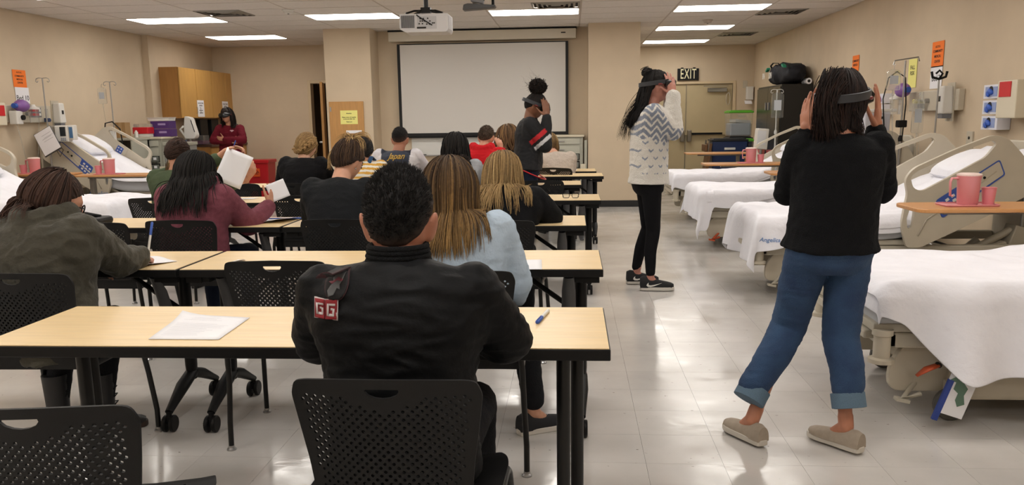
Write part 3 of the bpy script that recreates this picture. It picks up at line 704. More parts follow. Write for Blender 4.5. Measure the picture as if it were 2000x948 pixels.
    if ang == 0: rail(t, rx - .02, -.51, z - .2 + rz, ra, -1, True); rail(t, rx - .02, .51, z - .2 + rz, ra, 1, False)
    else: rail(t, rx - .02, .51, z - .2 + rz, ra, 1, True); rail(t, rx - .02, -.51, z - .2 + rz, ra, 1, False)
    BEDS.append(t)
    q = MB(); X, Z = P(2.14); q.prism(rpoly([(-.42, .2), (.42, .2), (.4, Z[0] + .02), (.3, Z[0] + .1), (-.3, Z[0] + .1), (-.4, Z[0] + .02)], .05), 0, .03, M=lambda V: np.c_[V[:, 2] + X[0] + .06, V[:, 0], V[:, 1]]); q.build('headboard', M_CREAM, t, bevel=.01)
    q = MB(); q.box((1.75, -.3, .33), (.22, .14, .12), (0, -.3, 0)); q.tube([(1.55, -.3, .3), (1.9, -.3, .5)], .03, 8); q.box((1.95, -.28, .42), (.16, .16, .2), (0, .3, 0)); q.build('motor_unit', mat('motor beige', '9c9484', 0.5), t, bevel=.01)
    return t
def side1(s, sg, s0):
    if sg < 0:                                     # side facing the camera: deep drape
        if s < .1: return .13 + s*.4
        if s < .32: return .17 + (s - .1)/.22 * .24
        return .41 - .03*(s - .3) - .02*math.sin((s - .4)*5)
    return .2
bed('nearest right-hand bed, its sheet draped low over the side', 1.33, 4.08, 0, z=.61, raise_=.42, seed=2.3, side=side1, foot=.05, wkk=.02, amp=1.9, rx=1.1, rraise=.12, rz=-.06)
def side2(s, sg, s0): return .16 if s > .3 else .3
bed('second right-hand bed, with the control-panel side rails raised', 1.36, 6.67, 0, z=.60, raise_=.43, seed=5.1, side=lambda s, sg, s0: .26 - .17*min(1, max(0, s/.8)) if sg < 0 else .2, foot=.34, wkk=.024, amp=1.5)
bed('third right-hand bed, a sheet corner hanging to the floor at its foot', 1.30, 9.03, 0, z=.60, raise_=.43, rx=1.25, seed=8.7, side=lambda s, sg, s0: (.42 if s < .1 else .14 + .05*math.sin(s*6)) if sg < 0 else .2, foot=.3)
bed('farthest right-hand bed, near the double doors', 1.33, 11.42, 0, z=.60, raise_=.45, rx=1.28, seed=11.2, side=lambda s, sg, s0: .17 + .07*math.sin(s*4), foot=.16)
bed('left-hand bed nearer the camera, behind the woman in the olive jacket', -4.42, 8.08, PI, z=.60, raise_=.42, rx=1.6, rz=.12, seed=15.4, side=lambda s, sg, s0: .2 + .04*math.sin(s*7), foot=.25, wkk=.02)
bed('far left-hand bed, with the infusion pump at its head', -4.62, 10.52, PI, z=.68, raise_=.54, rx=1.2, seed=19.9, side=lambda s, sg, s0: .05, foot=.08, wkk=.01, fitted=False)

class _S: pass
def linen_text(bd, O, U, D, size):
    o = [c for c in bpy.data.objects if c.parent == bd and c.name.startswith('top_sheet')][0]; s = _S(); s.top = o.data; s.t = bd; s.base = np.zeros(3); return s, O, U, D, size
# ================================================================== OVERBED TABLES AND PITCHERS
M_TT = mat('overbed top', 'c08a55', 0.35, var=0.05, scale=6, stretch=(1, 8, 1)); M_TM = mat('overbed metal', '7d766c', 0.4, metal=.4)
def overbed(lab, x, y, z, wd, dp, rz=0, side=1):
    t = thing('overbed_table', lab, 'overbed table', (x, y, 0), rz, 'wheeled overbed tables')
    q = MB(); q.prism(rpoly([(-wd/2, -dp/2), (wd/2, -dp/2), (wd/2, dp/2), (-wd/2, dp/2)], .08, 6), z - .022, z); q.build('table_top', M_TT, t, bevel=.005)
    q = MB(); q.box((.05*side, 0, z - .035), (wd*.7, .07, .028)); q.build('top_support', M_TM, t, bevel=.004)
    q = MB(); q.box((wd*.36*side, 0, z*.5), (.045, .07, z - .09)); q.box((wd*.36*side, 0, z*.4), (.06, .085, z*.55)); q.build('column', M_TM, t, bevel=.004)
    q = MB(); q.b2((-wd*.4, -dp*.45, .05), (wd*.42, -dp*.35, .08)); q.b2((-wd*.4, dp*.35, .05), (wd*.42, dp*.45, .08)); q.b2((min(wd*.32*side, wd*.42*side), -dp*.45, .05), (max(wd*.32*side, wd*.42*side), dp*.45, .085)); q.build('base', M_TM, t, bevel=.005)
    for sx in (-.38, .38):
        for sy in (-.4, .4):
            q = MB(); q.cyl((wd*sx, dp*sy, .025), .025, .02, 14, (0, PI/2, 0)); q.build('caster', M_BLACK, t)
    return t
PT = None
def pitcher_set(where, x, y, z, hd=0, tray=True, cs=1):
    global PT
    r = [None]*3
    if tray:
        t = thing('tray', 'pink plastic tray under the pitcher ' + where, 'tray', (x, y, z), hd, 'pink trays'); q = MB(); q.prism(rpoly([(-.15, -.09), (.15, -.09), (.15, .09), (-.15, .09)], .04, 5), 0, .006); q.build('tray_base', M_PINK, t); q = MB(); q.tube([(*p, .008) for p in rpoly([(-.15, -.09), (.15, -.09), (.15, .09), (-.15, .09), (-.15, -.089)], .04, 5)], .004, 6); q.build('rim', M_PINK, t, smooth=180)
    z += .006
    t = thing('pitcher', 'pink plastic water pitcher with pale lid ' + where, 'pitcher', (x, y, z), hd, 'pink water pitchers')
    q = MB(); q.lathe((0, 0, 0), [(.05, 0), (.055, .008), (.062, .15), (.066, .165), (.064, .168), (.058, .15), (.05, .02)], 26); q.build('jug', M_PINK, t, smooth=40)
    q = MB(); q.lathe((0, 0, .165), [(.066, 0), (.066, .008), (.05, .014), (.01, .016)], 24); q.build('lid', mat('pale pink lid', 'e6cfc8', 0.4), t, smooth=40)
    q = MB(); q.tube([(-.058, 0, .15), (-.095, 0, .15), (-.102, 0, .13), (-.098, 0, .05), (-.085, 0, .05)], [.014, .013, .012, .011, .012], 8, flat=.5); q.build('handle', M_PINK, t, smooth=60)
    t = thing('tumbler', 'small pink tumbler beside the pitcher ' + where, 'cup', (x + cs*.115, y - (.03 if cs < 0 else 0), z), hd, 'pink tumblers')
    q = MB(); q.lathe((0, 0, 0), [(.03, 0), (.04, .095), (.038, .095), (.028, .006)], 20); q.build('cup_body', mat('pink plastic 2', 'd9848c', 0.35), t, smooth=40)
    q = MB(); q.tube([(.04*math.cos(a), .04*math.sin(a), .095) for a in np.linspace(0, 2*PI, 17)], .002, 5); q.build('cup_rim', M_PINK, t, smooth=180)
overbed('overbed table between the two nearest right-hand beds, carrying a pitcher', 2.42, 4.92, .835, 1.0, .4)
pitcher_set('nearest on the right', 2.26, 4.92, .835)
overbed('overbed table with a pitcher, between the two far right-hand beds', 2.12, 10.2, .80, 1.1, .42)
pitcher_set('in front of the blue storage bin', 2.13, 10.15, .80)
overbed('small-looking overbed table just left of the near woman\'s sleeve', 2.25, 7.85, .845, .9, .4, 0, -1)
overbed('empty overbed table farthest on the right, before the double doors', 2.12, 12.55, .83, .9, .4)
overbed('overbed table at far left, partly behind the hair of the woman in olive', -6.1, 9.15, .82, .85, .42, 0, -1)
pitcher_set('at far left', -6.12, 9.12, .82, 0, True, -1)
overbed('overbed table with a pitcher at the left-hand beds, its two legs showing', -5.18, 9.25, .80, .95, .4, 0, -1)
pitcher_set('left of the wall cart', -5.28, 9.2, .80, 0, True, -1)
# ================================================================== IV POLES
def iv_pole(name, lab, x, y, top, base=True, m=M_STEEL, hooks=True):
    t = thing(name, lab, 'IV pole', (x, y, 0))
    q = MB(); q.tube([(0, 0, .1), (0, 0, 1.15)], .0125, 10); q.tube([(0, 0, 1.1), (0, 0, top)], .008, 10); q.build('pole', m, t, smooth=60)
    q = MB(); q.lathe((0, 0, 1.12), [(.02, -.03), (.022, 0), (.012, .03)], 12); q.build('collar', M_BLACK if not hooks else m, t, smooth=50)
    for k in range(5):
        a = 2*PI*k/5; lr = .28 if XR - x > .35 else .19; q = MB(); q.tube([(0, 0, .13), (.12*math.cos(a), .12*math.sin(a), .1), (lr*math.cos(a), lr*math.sin(a), .06)], .013, 8); q.build('leg', m, t, smooth=60)
        q = MB(); q.cyl((lr*math.cos(a), lr*math.sin(a), .027), .025, .02, 12, (0, PI/2, a)); q.build('caster', M_BLACK, t)
    if hooks:
        for sg in (-1, 1):
            q = MB(); q.tube([(0, 0, top), (sg*.05, 0, top + .005), (sg*.08, 0, top - .005), (sg*.09, 0, top - .035), (sg*.072, 0, top - .048), (sg*.056, 0, top - .035)], .0045, 6); q.build('hook', m, t, smooth=180)
    return t
def iv_bag(lab, x, y, z, h=.2, wd=.1, fluid=True):
    t = thing('iv_bag', lab, 'IV bag', (x, y, z))
    q = MB(); V = []; nu, nv = 8, 10
    q.prism(rpoly([(-wd/2, -h), (wd/2, -h), (wd/2, -.02), (.015, 0), (-.015, 0), (-wd/2, -.02)], .02, 4), -.012, .012, M=lambda V: np.c_[V[:, 0], V[:, 2] * (1 + .6*np.cos(V[:, 0]/wd*PI)), V[:, 1]]); q.build('pouch', M_CLEAR, t, bevel=.004)
    q = MB(); q.b2((-wd*.3, -.017, -h*.7), (wd*.3, -.014, -h*.3)); q.build('label_print', mat('faded print', 'b9bfc6', .6), t)
    q = MB(); q.tube([(0, 0, -h), (0, 0, -h - .05)], .008, 8); q.tube([(0, 0, -h - .05), (.01, .01, -h - .25), (.03, .02, -h - .45)], .003, 5); q.build('drip_tube', M_CLEAR, t, smooth=180)
    q = MB(); q.tube([(0, 0, 0), (0, 0, .03), (.01, 0, .045)], .003, 5); q.build('hanger', M_STEEL, t)
t = iv_pole('iv_pole', 'IV pole with the grey infusion pump beside the left-hand beds', -6.45, 9.95, 1.93)
t = iv_pole('iv_pole', 'slender IV pole right of the infusion pump, with a cable looped on it', -6.25, 11.1, 1.93)
q = MB(); q.tube([(.0, -.03, 1.4), (-.1, -.03, 1.38), (-.13, -.03, 1.2), (-.1, -.03, .9), (-.05, -.03, .8)], .009, 6); q.tube([(.0, -.03, 1.4), (.1, -.03, 1.3), (.12, -.03, 1.1), (.08, -.03, .98), (0, -.03, 1.15)], .009, 6); q.build('cable_loop', M_BLACK, t, smooth=180)
q = MB(); q.box((-.02, -.03, 1.2), (.1, .06, .16)); q.build('clamp_box', M_WHITE, t, bevel=.01)
iv_bag('small clear IV bag hanging on the slender left pole', -6.36, 11.08, 1.86, .22, .12)
# infusion pump
t = thing('infusion_pump', 'grey and white infusion pump with small dark screen at left', 'medical pump', (-6.21, 9.88, 1.26)); t.scale = (.66, .66, .66)
q = MB(); q.box((0, 0, 0), (.26, .14, .3)); q.build('pump_body', M_WHITE, t, bevel=.02)
q = MB(); q.box((.03, -.072, .04), (.11, .01, .17)); q.build('display', mat('dark screen', '2c3034', 0.2), t, bevel=.003)
q = MB()
for i in range(3):
    for j in range(2): q.box((-.005 + i*.035, -.072, -.085 - j*.03), (.024, .008, .018))
q.build('key', mat('key grey', '6d7684', .5), t)
q = MB(); q.box((.19, -.01, .02), (.1, .13, .27)); q.build('side_module', M_WHITE, t, bevel=.015)
q = MB(); q.box((.19, -.078, .02), (.065, .008, .2)); q.build('side_label', mat('module blue', '3f6a94', .4), t)
q = MB(); q.box((-.17, 0, .06), (.12, .1, .18)); q.build('pole_clamp', mat('grey metal', ''), t, bevel=.02)
q = MB(); q.tube([(-.1, 0, -.15), (-.16, -.02, -.3), (-.1, -.02, -.42), (-.04, 0, -.3), (-.12, 0, -.2)], .006, 6); q.build('cable', M_BLACK, t, smooth=180)
t = thing('clipboard', 'tilted sheet on a clipboard hanging before the infusion pump', 'clipboard', (-6.32, 9.72, 1.17))
q = MB(); q.box((0, 0, 0), (.26, .008, .3), (0, -.45, -.1)); q.build('board', mat('dark grey plastic', ''), t)
q = MB(); q.box((0, -.008, 0.005), (.25, .003, .28), (0, -.45, -.1)); q.build('paper', M_PAPER, t)
q = MB()
for i in range(9): q.box(((.02*math.sin(i*2)) - .11*math.sin(.45) + (.02 - i*.026)*-math.sin(.45)*1 + .05, -.0115, .09 - i*.022), (.14, .001, .004), (0, -.45, -.1))
q.build('print', mat('faded ink', 'a9a9af', .8), t)
# ================================================================== WALL EQUIPMENT
def headwall(lab, wallx, y0, y1, z0, z1, nx):
    t = thing('headwall_rail', lab, 'medical rail', (wallx, (y0+y1)/2, (z0+z1)/2)); d = (y1 - y0)/2; h = (z1 - z0)/2
    q = MB(); q.box((nx*.03, 0, 0), (.06, 2*d, 2*h)); q.build('rail_body', M_CREAM, t, bevel=.008)
    for k in range(2):
        q = MB(); q.box((nx*.065, -nx*-.0 + (-d + .25 + k*.12) * nx*-1, .02), (.012, .07, .12)); q.build('outlet_plate', mat('grille grey', ''), t, bevel=.003)
        q = MB(); q.box((nx*.072, (-d + .25 + k*.12) * nx*-1, .045), (.006, .035, .03)); q.box((nx*.072, (-d + .25 + k*.12) * nx*-1, -.005), (.006, .035, .03)); q.build('outlet', M_REDP if k else M_WHITE, t)
    for k in range(3):
        q = MB(); q.cyl((nx*.075, (d - .2 - k*.15)*nx*-1, .0), .022, .04, 14, (0, PI/2, 0)); q.build('gas_port', M_YEL if k == 0 else M_STEEL, t)
    return t
headwall('cream medical rail on the right wall under the Bed 2 sign', XR, 8.15, 9.3, 1.38, 1.58, -1)
headwall('cream medical rail on the left wall under the Bed 10 sign', XL, 9.5, 10.5, 1.40, 1.61, 1)
def resus(lab, x, y, z, d):
    t = thing('resuscitator_bag', lab, 'resuscitator bag', (x, y, z))
    q = MB(); q.ell((0, 0, 0), (.075, .115, .075), None, 18, 12); q.build('bag', mat('purple silicone', '7d5496', 0.45), t, smooth=180)
    q = MB(); q.cyl((0, -d*.12, 0), .03, .06, 14, (PI/2, 0, 0)); q.build('valve', M_BLUE, t); q = MB(); q.cyl((0, d*.12, 0), .035, .04, 14, (PI/2, 0, 0)); q.build('inlet', M_CLEAR, t)
resus('purple resuscitator bag above the right-wall rail', XR - .17, 9.2, 1.6, 1); resus('purple resuscitator bag below the Bed 10 sign', XL + .16, 9.78, 1.6, 1)
def canister(lab, x, y, z):
    t = thing('suction_canister', lab, 'canister', (x, y, z)); q = MB(); q.lathe((0, 0, 0), [(.055, -.1), (.062, .06), (.06, .06)], 18); q.build('cup', M_CLEAR, t, smooth=40)
    q = MB(); q.lathe((0, 0, .06), [(.07, 0), (.07, .02), (.03, .035), (.02, .06)], 18); q.build('lid', M_WHITE, t, smooth=40)
    q = MB(); q.tube([(0, 0, .1), (.0, .05, .08), (0, .08, -.1), (0, .02, -.4), (0, -.03, -.6)], .006, 6); q.build('tubing', M_CLEAR, t, smooth=180)
canister('clear suction canister on the right-wall rail', XR - .12, 9.5, 1.45); canister('clear suction canister on the left-wall rail', XL + .14, 10.03, 1.5)
def flow(lab, x, y, z):
    t = thing('flow_meter', lab, 'flow meter', (x, y, z)); q = MB(); q.cyl((0, 0, 0), .018, .14, 12); q.build('tube_body', M_CLEAR, t, smooth=50); q = MB(); q.box((0, 0, -.07), (.05, .06, .05)); q.cyl((0, .04, -.07), .02, .03, 12, (PI/2, 0, 0)); q.build('valve', mat('dark blue plastic', '2a3a5a', .4), t, bevel=.004)
    q = MB(); q.tube([(0, 0, -.1), (0, .03, -.3), (0, -.02, -.6)], .005, 5); q.build('tubing', M_CLEAR, t, smooth=180)
flow('oxygen flow meter with dark valve on the right-wall rail', XR - .11, 8.85, 1.5); flow('flow meter on the left-wall rail', XL + .11, 10.33, 1.5)
t = thing('suction_regulator', 'white boxy regulator under the purple bag on the left wall', 'regulator', (XL + .13, 9.7, 1.46)); q = MB(); q.box((0, 0, 0), (.1, .12, .16)); q.build('case', M_WHITE, t, bevel=.01); q = MB(); q.cyl((.06, .04, .0), .03, .03, 16, (0, PI/2, 0)); q.build('gauge', M_BLACK, t); q = MB(); q.tube([(0, 0, -.08), (.0, .05, -.3), (0, .12, -.6), (0, .1, -.8)], .006, 6); q.build('tubing', M_CLEAR, t, smooth=180)
def dispenser(lab, x, y, z, nx):
    t = thing('sanitizer_dispenser', lab, 'dispenser', (x, y, z)); q = MB(); q.box((nx*.055, 0, .02), (.11, .13, .26), None, None, .85); q.build('cover', M_WHITE, t, bevel=.015)
    q = MB(); q.box((nx*.05, 0, -.13), (.09, .1, .045)); q.build('nozzle_tray', mat('grille grey', ''), t, bevel=.005); q = MB(); q.box((nx*.106, 0, .03), (.01, .035, .05)); q.build('window', mat('dark screen', ''), t)
    q = MB(); q.box((0 + nx*.004, 0, 0), (.008, .16, .36)); q.build('back_plate', M_CREAM, t)
dispenser('white sanitizer dispenser at the near end of the right-wall rail', XR - .06, 8.3, 1.46, -1); dispenser('white sanitizer dispenser right of the left-wall rail', XL, 10.68, 1.5, 1)
for k, z in enumerate((1.53, 1.4, 1.27)):
    t = thing('glove_box', ['top', 'middle', 'bottom'][k] + ' box of blue gloves in the wall holder at right', 'glove box', (XR - .06, 7.42, z), 0, 'glove boxes on the right wall')
    q = MB(); q.box((0, 0, 0), (.11, .27, .115)); q.build('carton', mat('carton white', 'dcdce4', .6), t, bevel=.002)
    q = MB(); q.box((-.057, 0, 0), (.004, .2, .08)); q.build('carton_print', mat('carton blue', '8d9cc6', .6), t)
    q = MB(); q.cyl((-.06, .0, .01), .035, .004, 20, (0, PI/2, 0)); q.build('opening', M_DARK, t)
    q = MB(); q.ell((-.065, .0, -.0), (.018, .045, .025), rotm(.3), 12, 8); q.ell((-.07, .03, -.02), (.014, .03, .018), rotm(.9), 10, 6); q.build('glove', mat('nitrile blue', '2f58b4', .5), t, smooth=180)
t = thing('sharps_box', 'cream sharps box with red label at the right edge', 'sharps container', (XR - .08, 7.08, 1.46)); q = MB(); q.box((0, 0, 0), (.16, .3, .3)); q.build('case', M_BEIGE, t, bevel=.008); q = MB(); q.box((-.083, .02, .08), (.006, .18, .12)); q.build('red_label', M_REDP, t)
t = thing('sharps_box', 'cream sharps box with red label at the left edge', 'sharps container', (XL + .08, 9.32, 1.5)); q = MB(); q.box((0, 0, 0), (.16, .34, .26)); q.build('case', M_BEIGE, t, bevel=.008); q = MB(); q.box((.083, .06, .04), (.006, .16, .12)); q.build('red_label', M_REDP, t)
for k, (z, c) in enumerate(((1.53, 'purple silicone'), (1.41, 'nitrile blue'))):
    t = thing('glove_box', ['upper glove box with purple gloves beside the near woman\'s hand', 'lower glove box with blue gloves beside the near woman\'s hand'][k], 'glove box', (XR - .06, 10.02, z), 0, 'far glove boxes on the right wall')
    q = MB(); q.box((0, 0, 0), (.1, .26, .11)); q.build('carton', mat('carton white', ''), t, bevel=.002); q = MB(); q.ell((-.055, .0, 0), (.02, .07, .03), rotm(.5), 12, 8); q.build('glove', mat(c, ''), t, smooth=180)
t = thing('wall_outlet', 'small outlet plate on the right wall above the raised bed rail', 'outlet', (XR, 7.97, 1.09)); q = MB(); q.box((-.008, 0, 0), (.016, .12, .2)); q.build('plate', M_CREAM, t, bevel=.003); q = MB(); q.cyl((-.018, 0, .04), .014, .006, 12, (0, PI/2, 0)); q.build('socket', M_DARK, t)
t = thing('light_switch', 'beige light switch right of the double doors', 'switch', (3.47, YB, 1.98)); q = MB(); q.box((0, -.006, 0), (.09, .012, .14)); q.build('plate', M_CREAM, t, bevel=.003); q = MB(); q.box((0, -.015, 0), (.02, .012, .04)); q.build('toggle', M_CREAM, t)
t = thing('wall_phone', 'white wall holder with hanging sheet beside the black cabinet', 'holder', (3.55, YB, 1.8)); q = MB(); q.box((0, -.06, 0), (.13, .12, .26)); q.build('case', M_WHITE, t, bevel=.01); q = MB(); q.box((-.03, -.12, -.18), (.14, .1, .01), (.7, 0, 0)); q.build('flap', M_PAPER, t)
# signs
nr = (-1, 0)
def sign(lab, x, y, z, wd, ht, m, lines, nx, ts, tilt=0): return notice('sign', lab, 'sign', x, y, z, wd, ht, m, lines, nx, 0, ts, tilt)
L4 = [('A.S.T.E.C.', .075, .8), ('COMMUNITY', .03, 1), ('MEDICAL', -.02, 1), ('CENTER', -.07, 1)]
sign('orange paper sign above the Bed 2 sign on the right wall', XR - .006, 8.8, 1.935, .27, .25, M_ORANGE, L4, -1, .036, 0)
sign('white Bed 2 sign on the right wall', XR - .006, 8.8, 1.71, .27, .22, M_PAPER, [('Bed 2', -.01, 1)], -1, .085)
sign('orange sign on the left wall above the Bed 10 sign', XL + .006, 10.03, 1.935, .25, .21, M_ORANGE, L4[:1] + [('COMMUNITY', .03, .9), ('MEDICAL', -.01, .9), ('CENTER', -.05, .9)], 1, .032)
sign('white Bed 10 sign on the left wall', XL + .006, 10.05, 1.73, .26, .2, M_PAPER, [('Bed 10', -.03, 1)], 1, .085)
sign('orange paper sign just right of the near woman\'s head', XR - .006, 11.25, 2.0, .25, .2, M_ORANGE, L4[1:3], -1, .04)
sign('yellow sign behind the IV bar on the right wall', XR - .006, 9.4, 1.78, .22, .3, M_YEL, [('FALL', .06, 1), ('RISK', 0, 1)], -1, .06)
# right-hand poles
t = iv_pole('iv_pole', 'IV pole with crossbar and hanging bags behind the second bed', 3.2, 8.45, 1.86, hooks=False)
q = MB(); q.tube([(-.11, 0, 1.82), (-.1, 0, 1.86), (.12, 0, 1.89), (.13, 0, 1.85)], .007, 6); q.build('cross_bar', M_STEEL, t, smooth=60)
q = MB(); q.tube([(-.14, .05, 1.2), (-.17, .05, 1.5), (-.13, .05, 1.7), (-.05, .05, 1.76), (.03, .05, 1.7), (.05, .05, 1.45), (.03, .05, 1.0), (.02, .05, .8)], .006, 7); q.build('cable_loop', M_BLACK, t, smooth=180)
q = MB(); q.box((.0, 0, 1.26), (.09, .07, .07)); q.build('clamp', M_BLACK, t, bevel=.01)
iv_bag('round-bottomed clear fluid bag hanging right of the crossbar pole', 3.33, 8.4, 1.5, .33, .11)
iv_bag('upper clear bag hanging left on the crossbar pole', 3.1, 8.45, 1.78, .2, .13)
t = thing('tube_feeding_pump', 'white box monitor with dark slot beside the near woman\'s shoulder', 'monitor', (3.0, 8.62, 1.2)); q = MB(); q.box((0, 0, 0), (.24, .2, .34)); q.build('case', mat('monitor grey', 'b7b7bf', .4), t, bevel=.01); q = MB(); q.box((-.02, -.103, .12), (.13, .006, .025)); q.build('slot', M_DARK, t); q = MB(); q.box((.03, 0, .19), (.3, .2, .03)); q.build('lid', M_WHITE, t, bevel=.008); q = MB(); q.cyl((0, 0, -.65), .02, .95, 10); q.lathe((0, 0, -1.19), [(.2, 0), (.2, .03), (.04, .06)], 20); q.build('stand', M_STEEL, t, smooth=40)
t = iv_pole('iv_pole', 'IV pole with black hook top before the Bed 2 sign', 3.42, 8.2, 1.66, hooks=False)
q = MB(); q.tube([(-.07, 0, 1.74), (-.06, 0, 1.69), (0, 0, 1.67), (.06, 0, 1.69), (.07, 0, 1.74)], .012, 7); q.tube([(-.03, 0, 1.72), (0, 0, 1.75), (.03, 0, 1.72), (0, 0, 1.67)], .01, 7); q.build('hook', M_BLACK, t, smooth=180)
iv_pole('iv_pole', 'pale IV pole rising at the right edge behind the nearest raised rail', 3.32, 6.35, 1.35, hooks=False)
t = iv_pole('iv_pole', 'white IV pole with a clear bag before the black cabinet', 2.95, 12.45, 1.72, m=mat('white metal', 'c9c9c6', .4))
iv_bag('clear IV bag hanging before the black cabinet', 2.95, 12.4, 1.68, .36, .17)
t = thing('monitor', 'white monitor unit on a stand left of the pole at the black cabinet', 'monitor', (2.76, 12.5, 1.02)); q = MB(); q.box((0, 0, 0), (.17, .12, .3), (0, .08, .2)); q.build('case', M_WHITE, t, bevel=.012); q = MB(); q.box((-.01, -.065, .02), (.13, .006, .2), (0, .08, .2)); q.build('display', mat('display pale', 'd7d9dc', .3), t); q = MB(); q.cyl((0, 0, -.55), .02, .85, 10); q.lathe((0, 0, -1.01), [(.18, 0), (.18, .03), (.04, .05)], 20); q.build('stand', M_STEEL, t, smooth=40)
t = thing('side_table', 'small wooden bedside table with a pink cup, below the monitor', 'side table', (2.85, 12.75, 0)); q = MB(); q.box((0, 0, .735), (.5, .4, .03)); q.build('top', M_TT, t, bevel=.004); q = MB(); q.box((0, 0, .66), (.46, .36, .1)); q.build('drawer', M_OAK, t, bevel=.003)
for sx in (-1, 1):
    for sy in (-1, 1): q = MB(); q.box((sx*.21, sy*.16, .31), (.035, .035, .62)); q.build('leg', M_DARK, t)
pitcher_set('on the bedside table', 2.8, 12.68, .75, 0, False)
# ================================================================== CABINETS, CART, BINS
t = thing('wall_cabinet', 'oak wall cabinets with two white notices on the left wall', 'cabinet', (-6.7, 13.4, 1.45))
q = MB(); q.b2((0, 0, 0), (.31, 2.45, .82)); q.build('carcass', mat('oak side', 'a8783e', 0.5, var=.06, scale=4, stretch=(6, 6, .6)), t)
for k in range(4):
    q = MB(); q.b2((.312, .006 + k*.612, .004), (.332, .606 + k*.612, .816)); d = q.build('door', mat('oak door', 'b98d4c', 0.45, var=.06, scale=4, stretch=(6, 6, .6)), t, bevel=.002)
    q = MB(); yy = .55 + k*.612 if k % 2 == 0 else .06 + k*.612; q.tube([(.332, yy, .08), (.355, yy, .08), (.355, yy, .18), (.332, yy, .18)], .005, 6); q.build('handle', M_STEEL, d)
for (yy, lb) in ((.72, 'left white notice on the oak wall cabinet doors'), (1.75, 'right white notice on the oak wall cabinet doors')):
    notice('notice', lb, 'notice', -6.7 + .336, 13.4 + yy, 1.45 + .16, .26, .28, M_PAPER, [('DO NOT OPEN', .09, 1), ('SUPPLIES', .05, 1), ('Instructors', -.03, 1), ('only please', -.07, 1)], 1, 0, .03)
t = thing('counter', 'low counter unit under the wall cabinets beside the woman in maroon', 'counter', (-6.695, 13.9, 0)); q = MB(); q.b2((0, 0, .96), (.57, 1.585, 1.0)); q.build('worktop', mat('dark worktop', '4a3228', .4), t, bevel=.004); q = MB(); q.b2((0, .02, .1), (.53, 1.58, .96)); q.build('body', mat('oak side', ''), t)
for k in range(2):
    q = MB(); q.b2((.53, .03 + k*.78, .12), (.55, .79 + k*.78, .94)); q.build('door', mat('oak door', ''), t, bevel=.002)
for (yy, lb) in ((14.3, 'left black computer speaker under the wall cabinet'), (14.75, 'black monitor under the wall cabinet behind the standing woman')):
    t = thing('desk_screen', lb, 'monitor', (-6.45, yy, 1.0)); q = MB(); q.box((0, 0, .24), (.08, .3, .38)); q.build('case', M_BLACK, t, bevel=.008); q = MB(); q.box((0, 0, .02), (.16, .2, .03)); q.build('foot', M_BLACK, t)
t = thing('equipment_tub', 'clear tub with a purple lid on the counter', 'tub', (-6.4, 13.98, 1.0)); q = MB(); q.box((0, 0, .08), (.3, .26, .16)); q.build('tub_body', M_CLEAR, t, bevel=.01); q = MB(); q.box((0, 0, .04), (.28, .24, .06)); q.build('contents', mat('plum fabric', '5a2a48', .7), t)
t = thing('vitals_monitor', 'white upright vitals monitor with cuff behind the raised arms', 'monitor', (-6.12, 13.1, 1.12)); q = MB(); q.prism(rpoly([(-.07, 0), (.1, 0), (.13, .05), (.06, .33), (-.04, .36), (-.06, .2)], .03), -.07, .07, M=lambda V: np.c_[V[:, 0], V[:, 2], V[:, 1]]); q.build('case', M_WHITE, t, bevel=.01); q = MB(); q.box((.085, -.02, .2), (.012, .1, .2), (0, -.25, 0)); q.build('display', mat('dark screen', ''), t); q = MB(); q.tube([(-.07, -.05, .2), (-.13, -.05, .15), (-.04, -.06, .02)], .02, 7); q.build('grip', M_WHITE, t, smooth=180); q = MB(); q.cyl((0, 0, -.5), .02, 1.0, 10); q.lathe((0, 0, -1.1), [(.2, 0), (.2, .03), (.04, .06)], 20); q.build('stand', M_STEEL, t, smooth=40)
# supply cart with bin drawers, facing the camera
M_CART = mat('cart paint', 'a7a699', .45); M_BIN = mat('bin grey', '6c6f68', .5)
def cart(lab, x, y, z1, wd, rows, nb, flip=False):
    t = thing('supply_cart', lab, 'cart', (x, y, 0)); q = MB(); q.box((0, .25, z1/2 + .04), (wd, .5, z1 - .08)); q.build('carcass', M_CART, t, bevel=.006)
    q = MB(); q.box((0, .24, z1 + .01), (wd + .04, .54, .03)); q.build('top_tray', M_BEIGE, t, bevel=.006)
    for k in range(2):
        q = MB(); q.box((0, -.008, z1 - .07 - k*.13), (wd - .1, .016, .085 + k*.03)); d = q.build('drawer', mat('cart drawer', 'b3b2a4', .45), t, bevel=.003)
        q = MB(); q.box((.0, -.022, z1 - .07 - k*.13), (.1, .015, .015)); q.build('pull', M_STEEL, d)
    for r_ in range(rows):
        z = z1 - .3 - r_*.125; q = MB(); q.box((0, .0, z), (wd - .1, .01, .11)); q.build('bin_slot', M_DARK, t)
        for k in range(nb):
            bw = (wd - .12)/nb; xx = -(wd - .12)/2 + bw*(k + .5)
            q = MB(); q.box((xx, -.02, z - .005), (bw*.94, .05, .08)); b = q.build('bin', M_BIN, t, bevel=.004)
            q = MB(); q.box((xx, -.047, z + .002), (bw*.5, .004, .036)); q.build('bin_label', M_PAPER, b)
    q = MB(); q.box((wd/2 + .04, -.02, z1*.55), (.04, .03, z1*.8)); q.build('lock_bar', M_CART, t); q = MB(); q.box((wd/2 + .0, -.035, z1 - .46), (.08, .04, .09)); q.build('latch', M_BEIGE, t, bevel=.004)
    for sx in (-1, 1):
        q = MB(); q.cyl((sx*(wd/2 - .05), .08, .04), .04, .03, 14, (0, PI/2, 0)); q.build('caster', M_BLACK, t)
    return t
cart('grey supply cart with rows of labelled bins at the left wall', -6.48, 12.3, 1.14, .56, 4, 5)
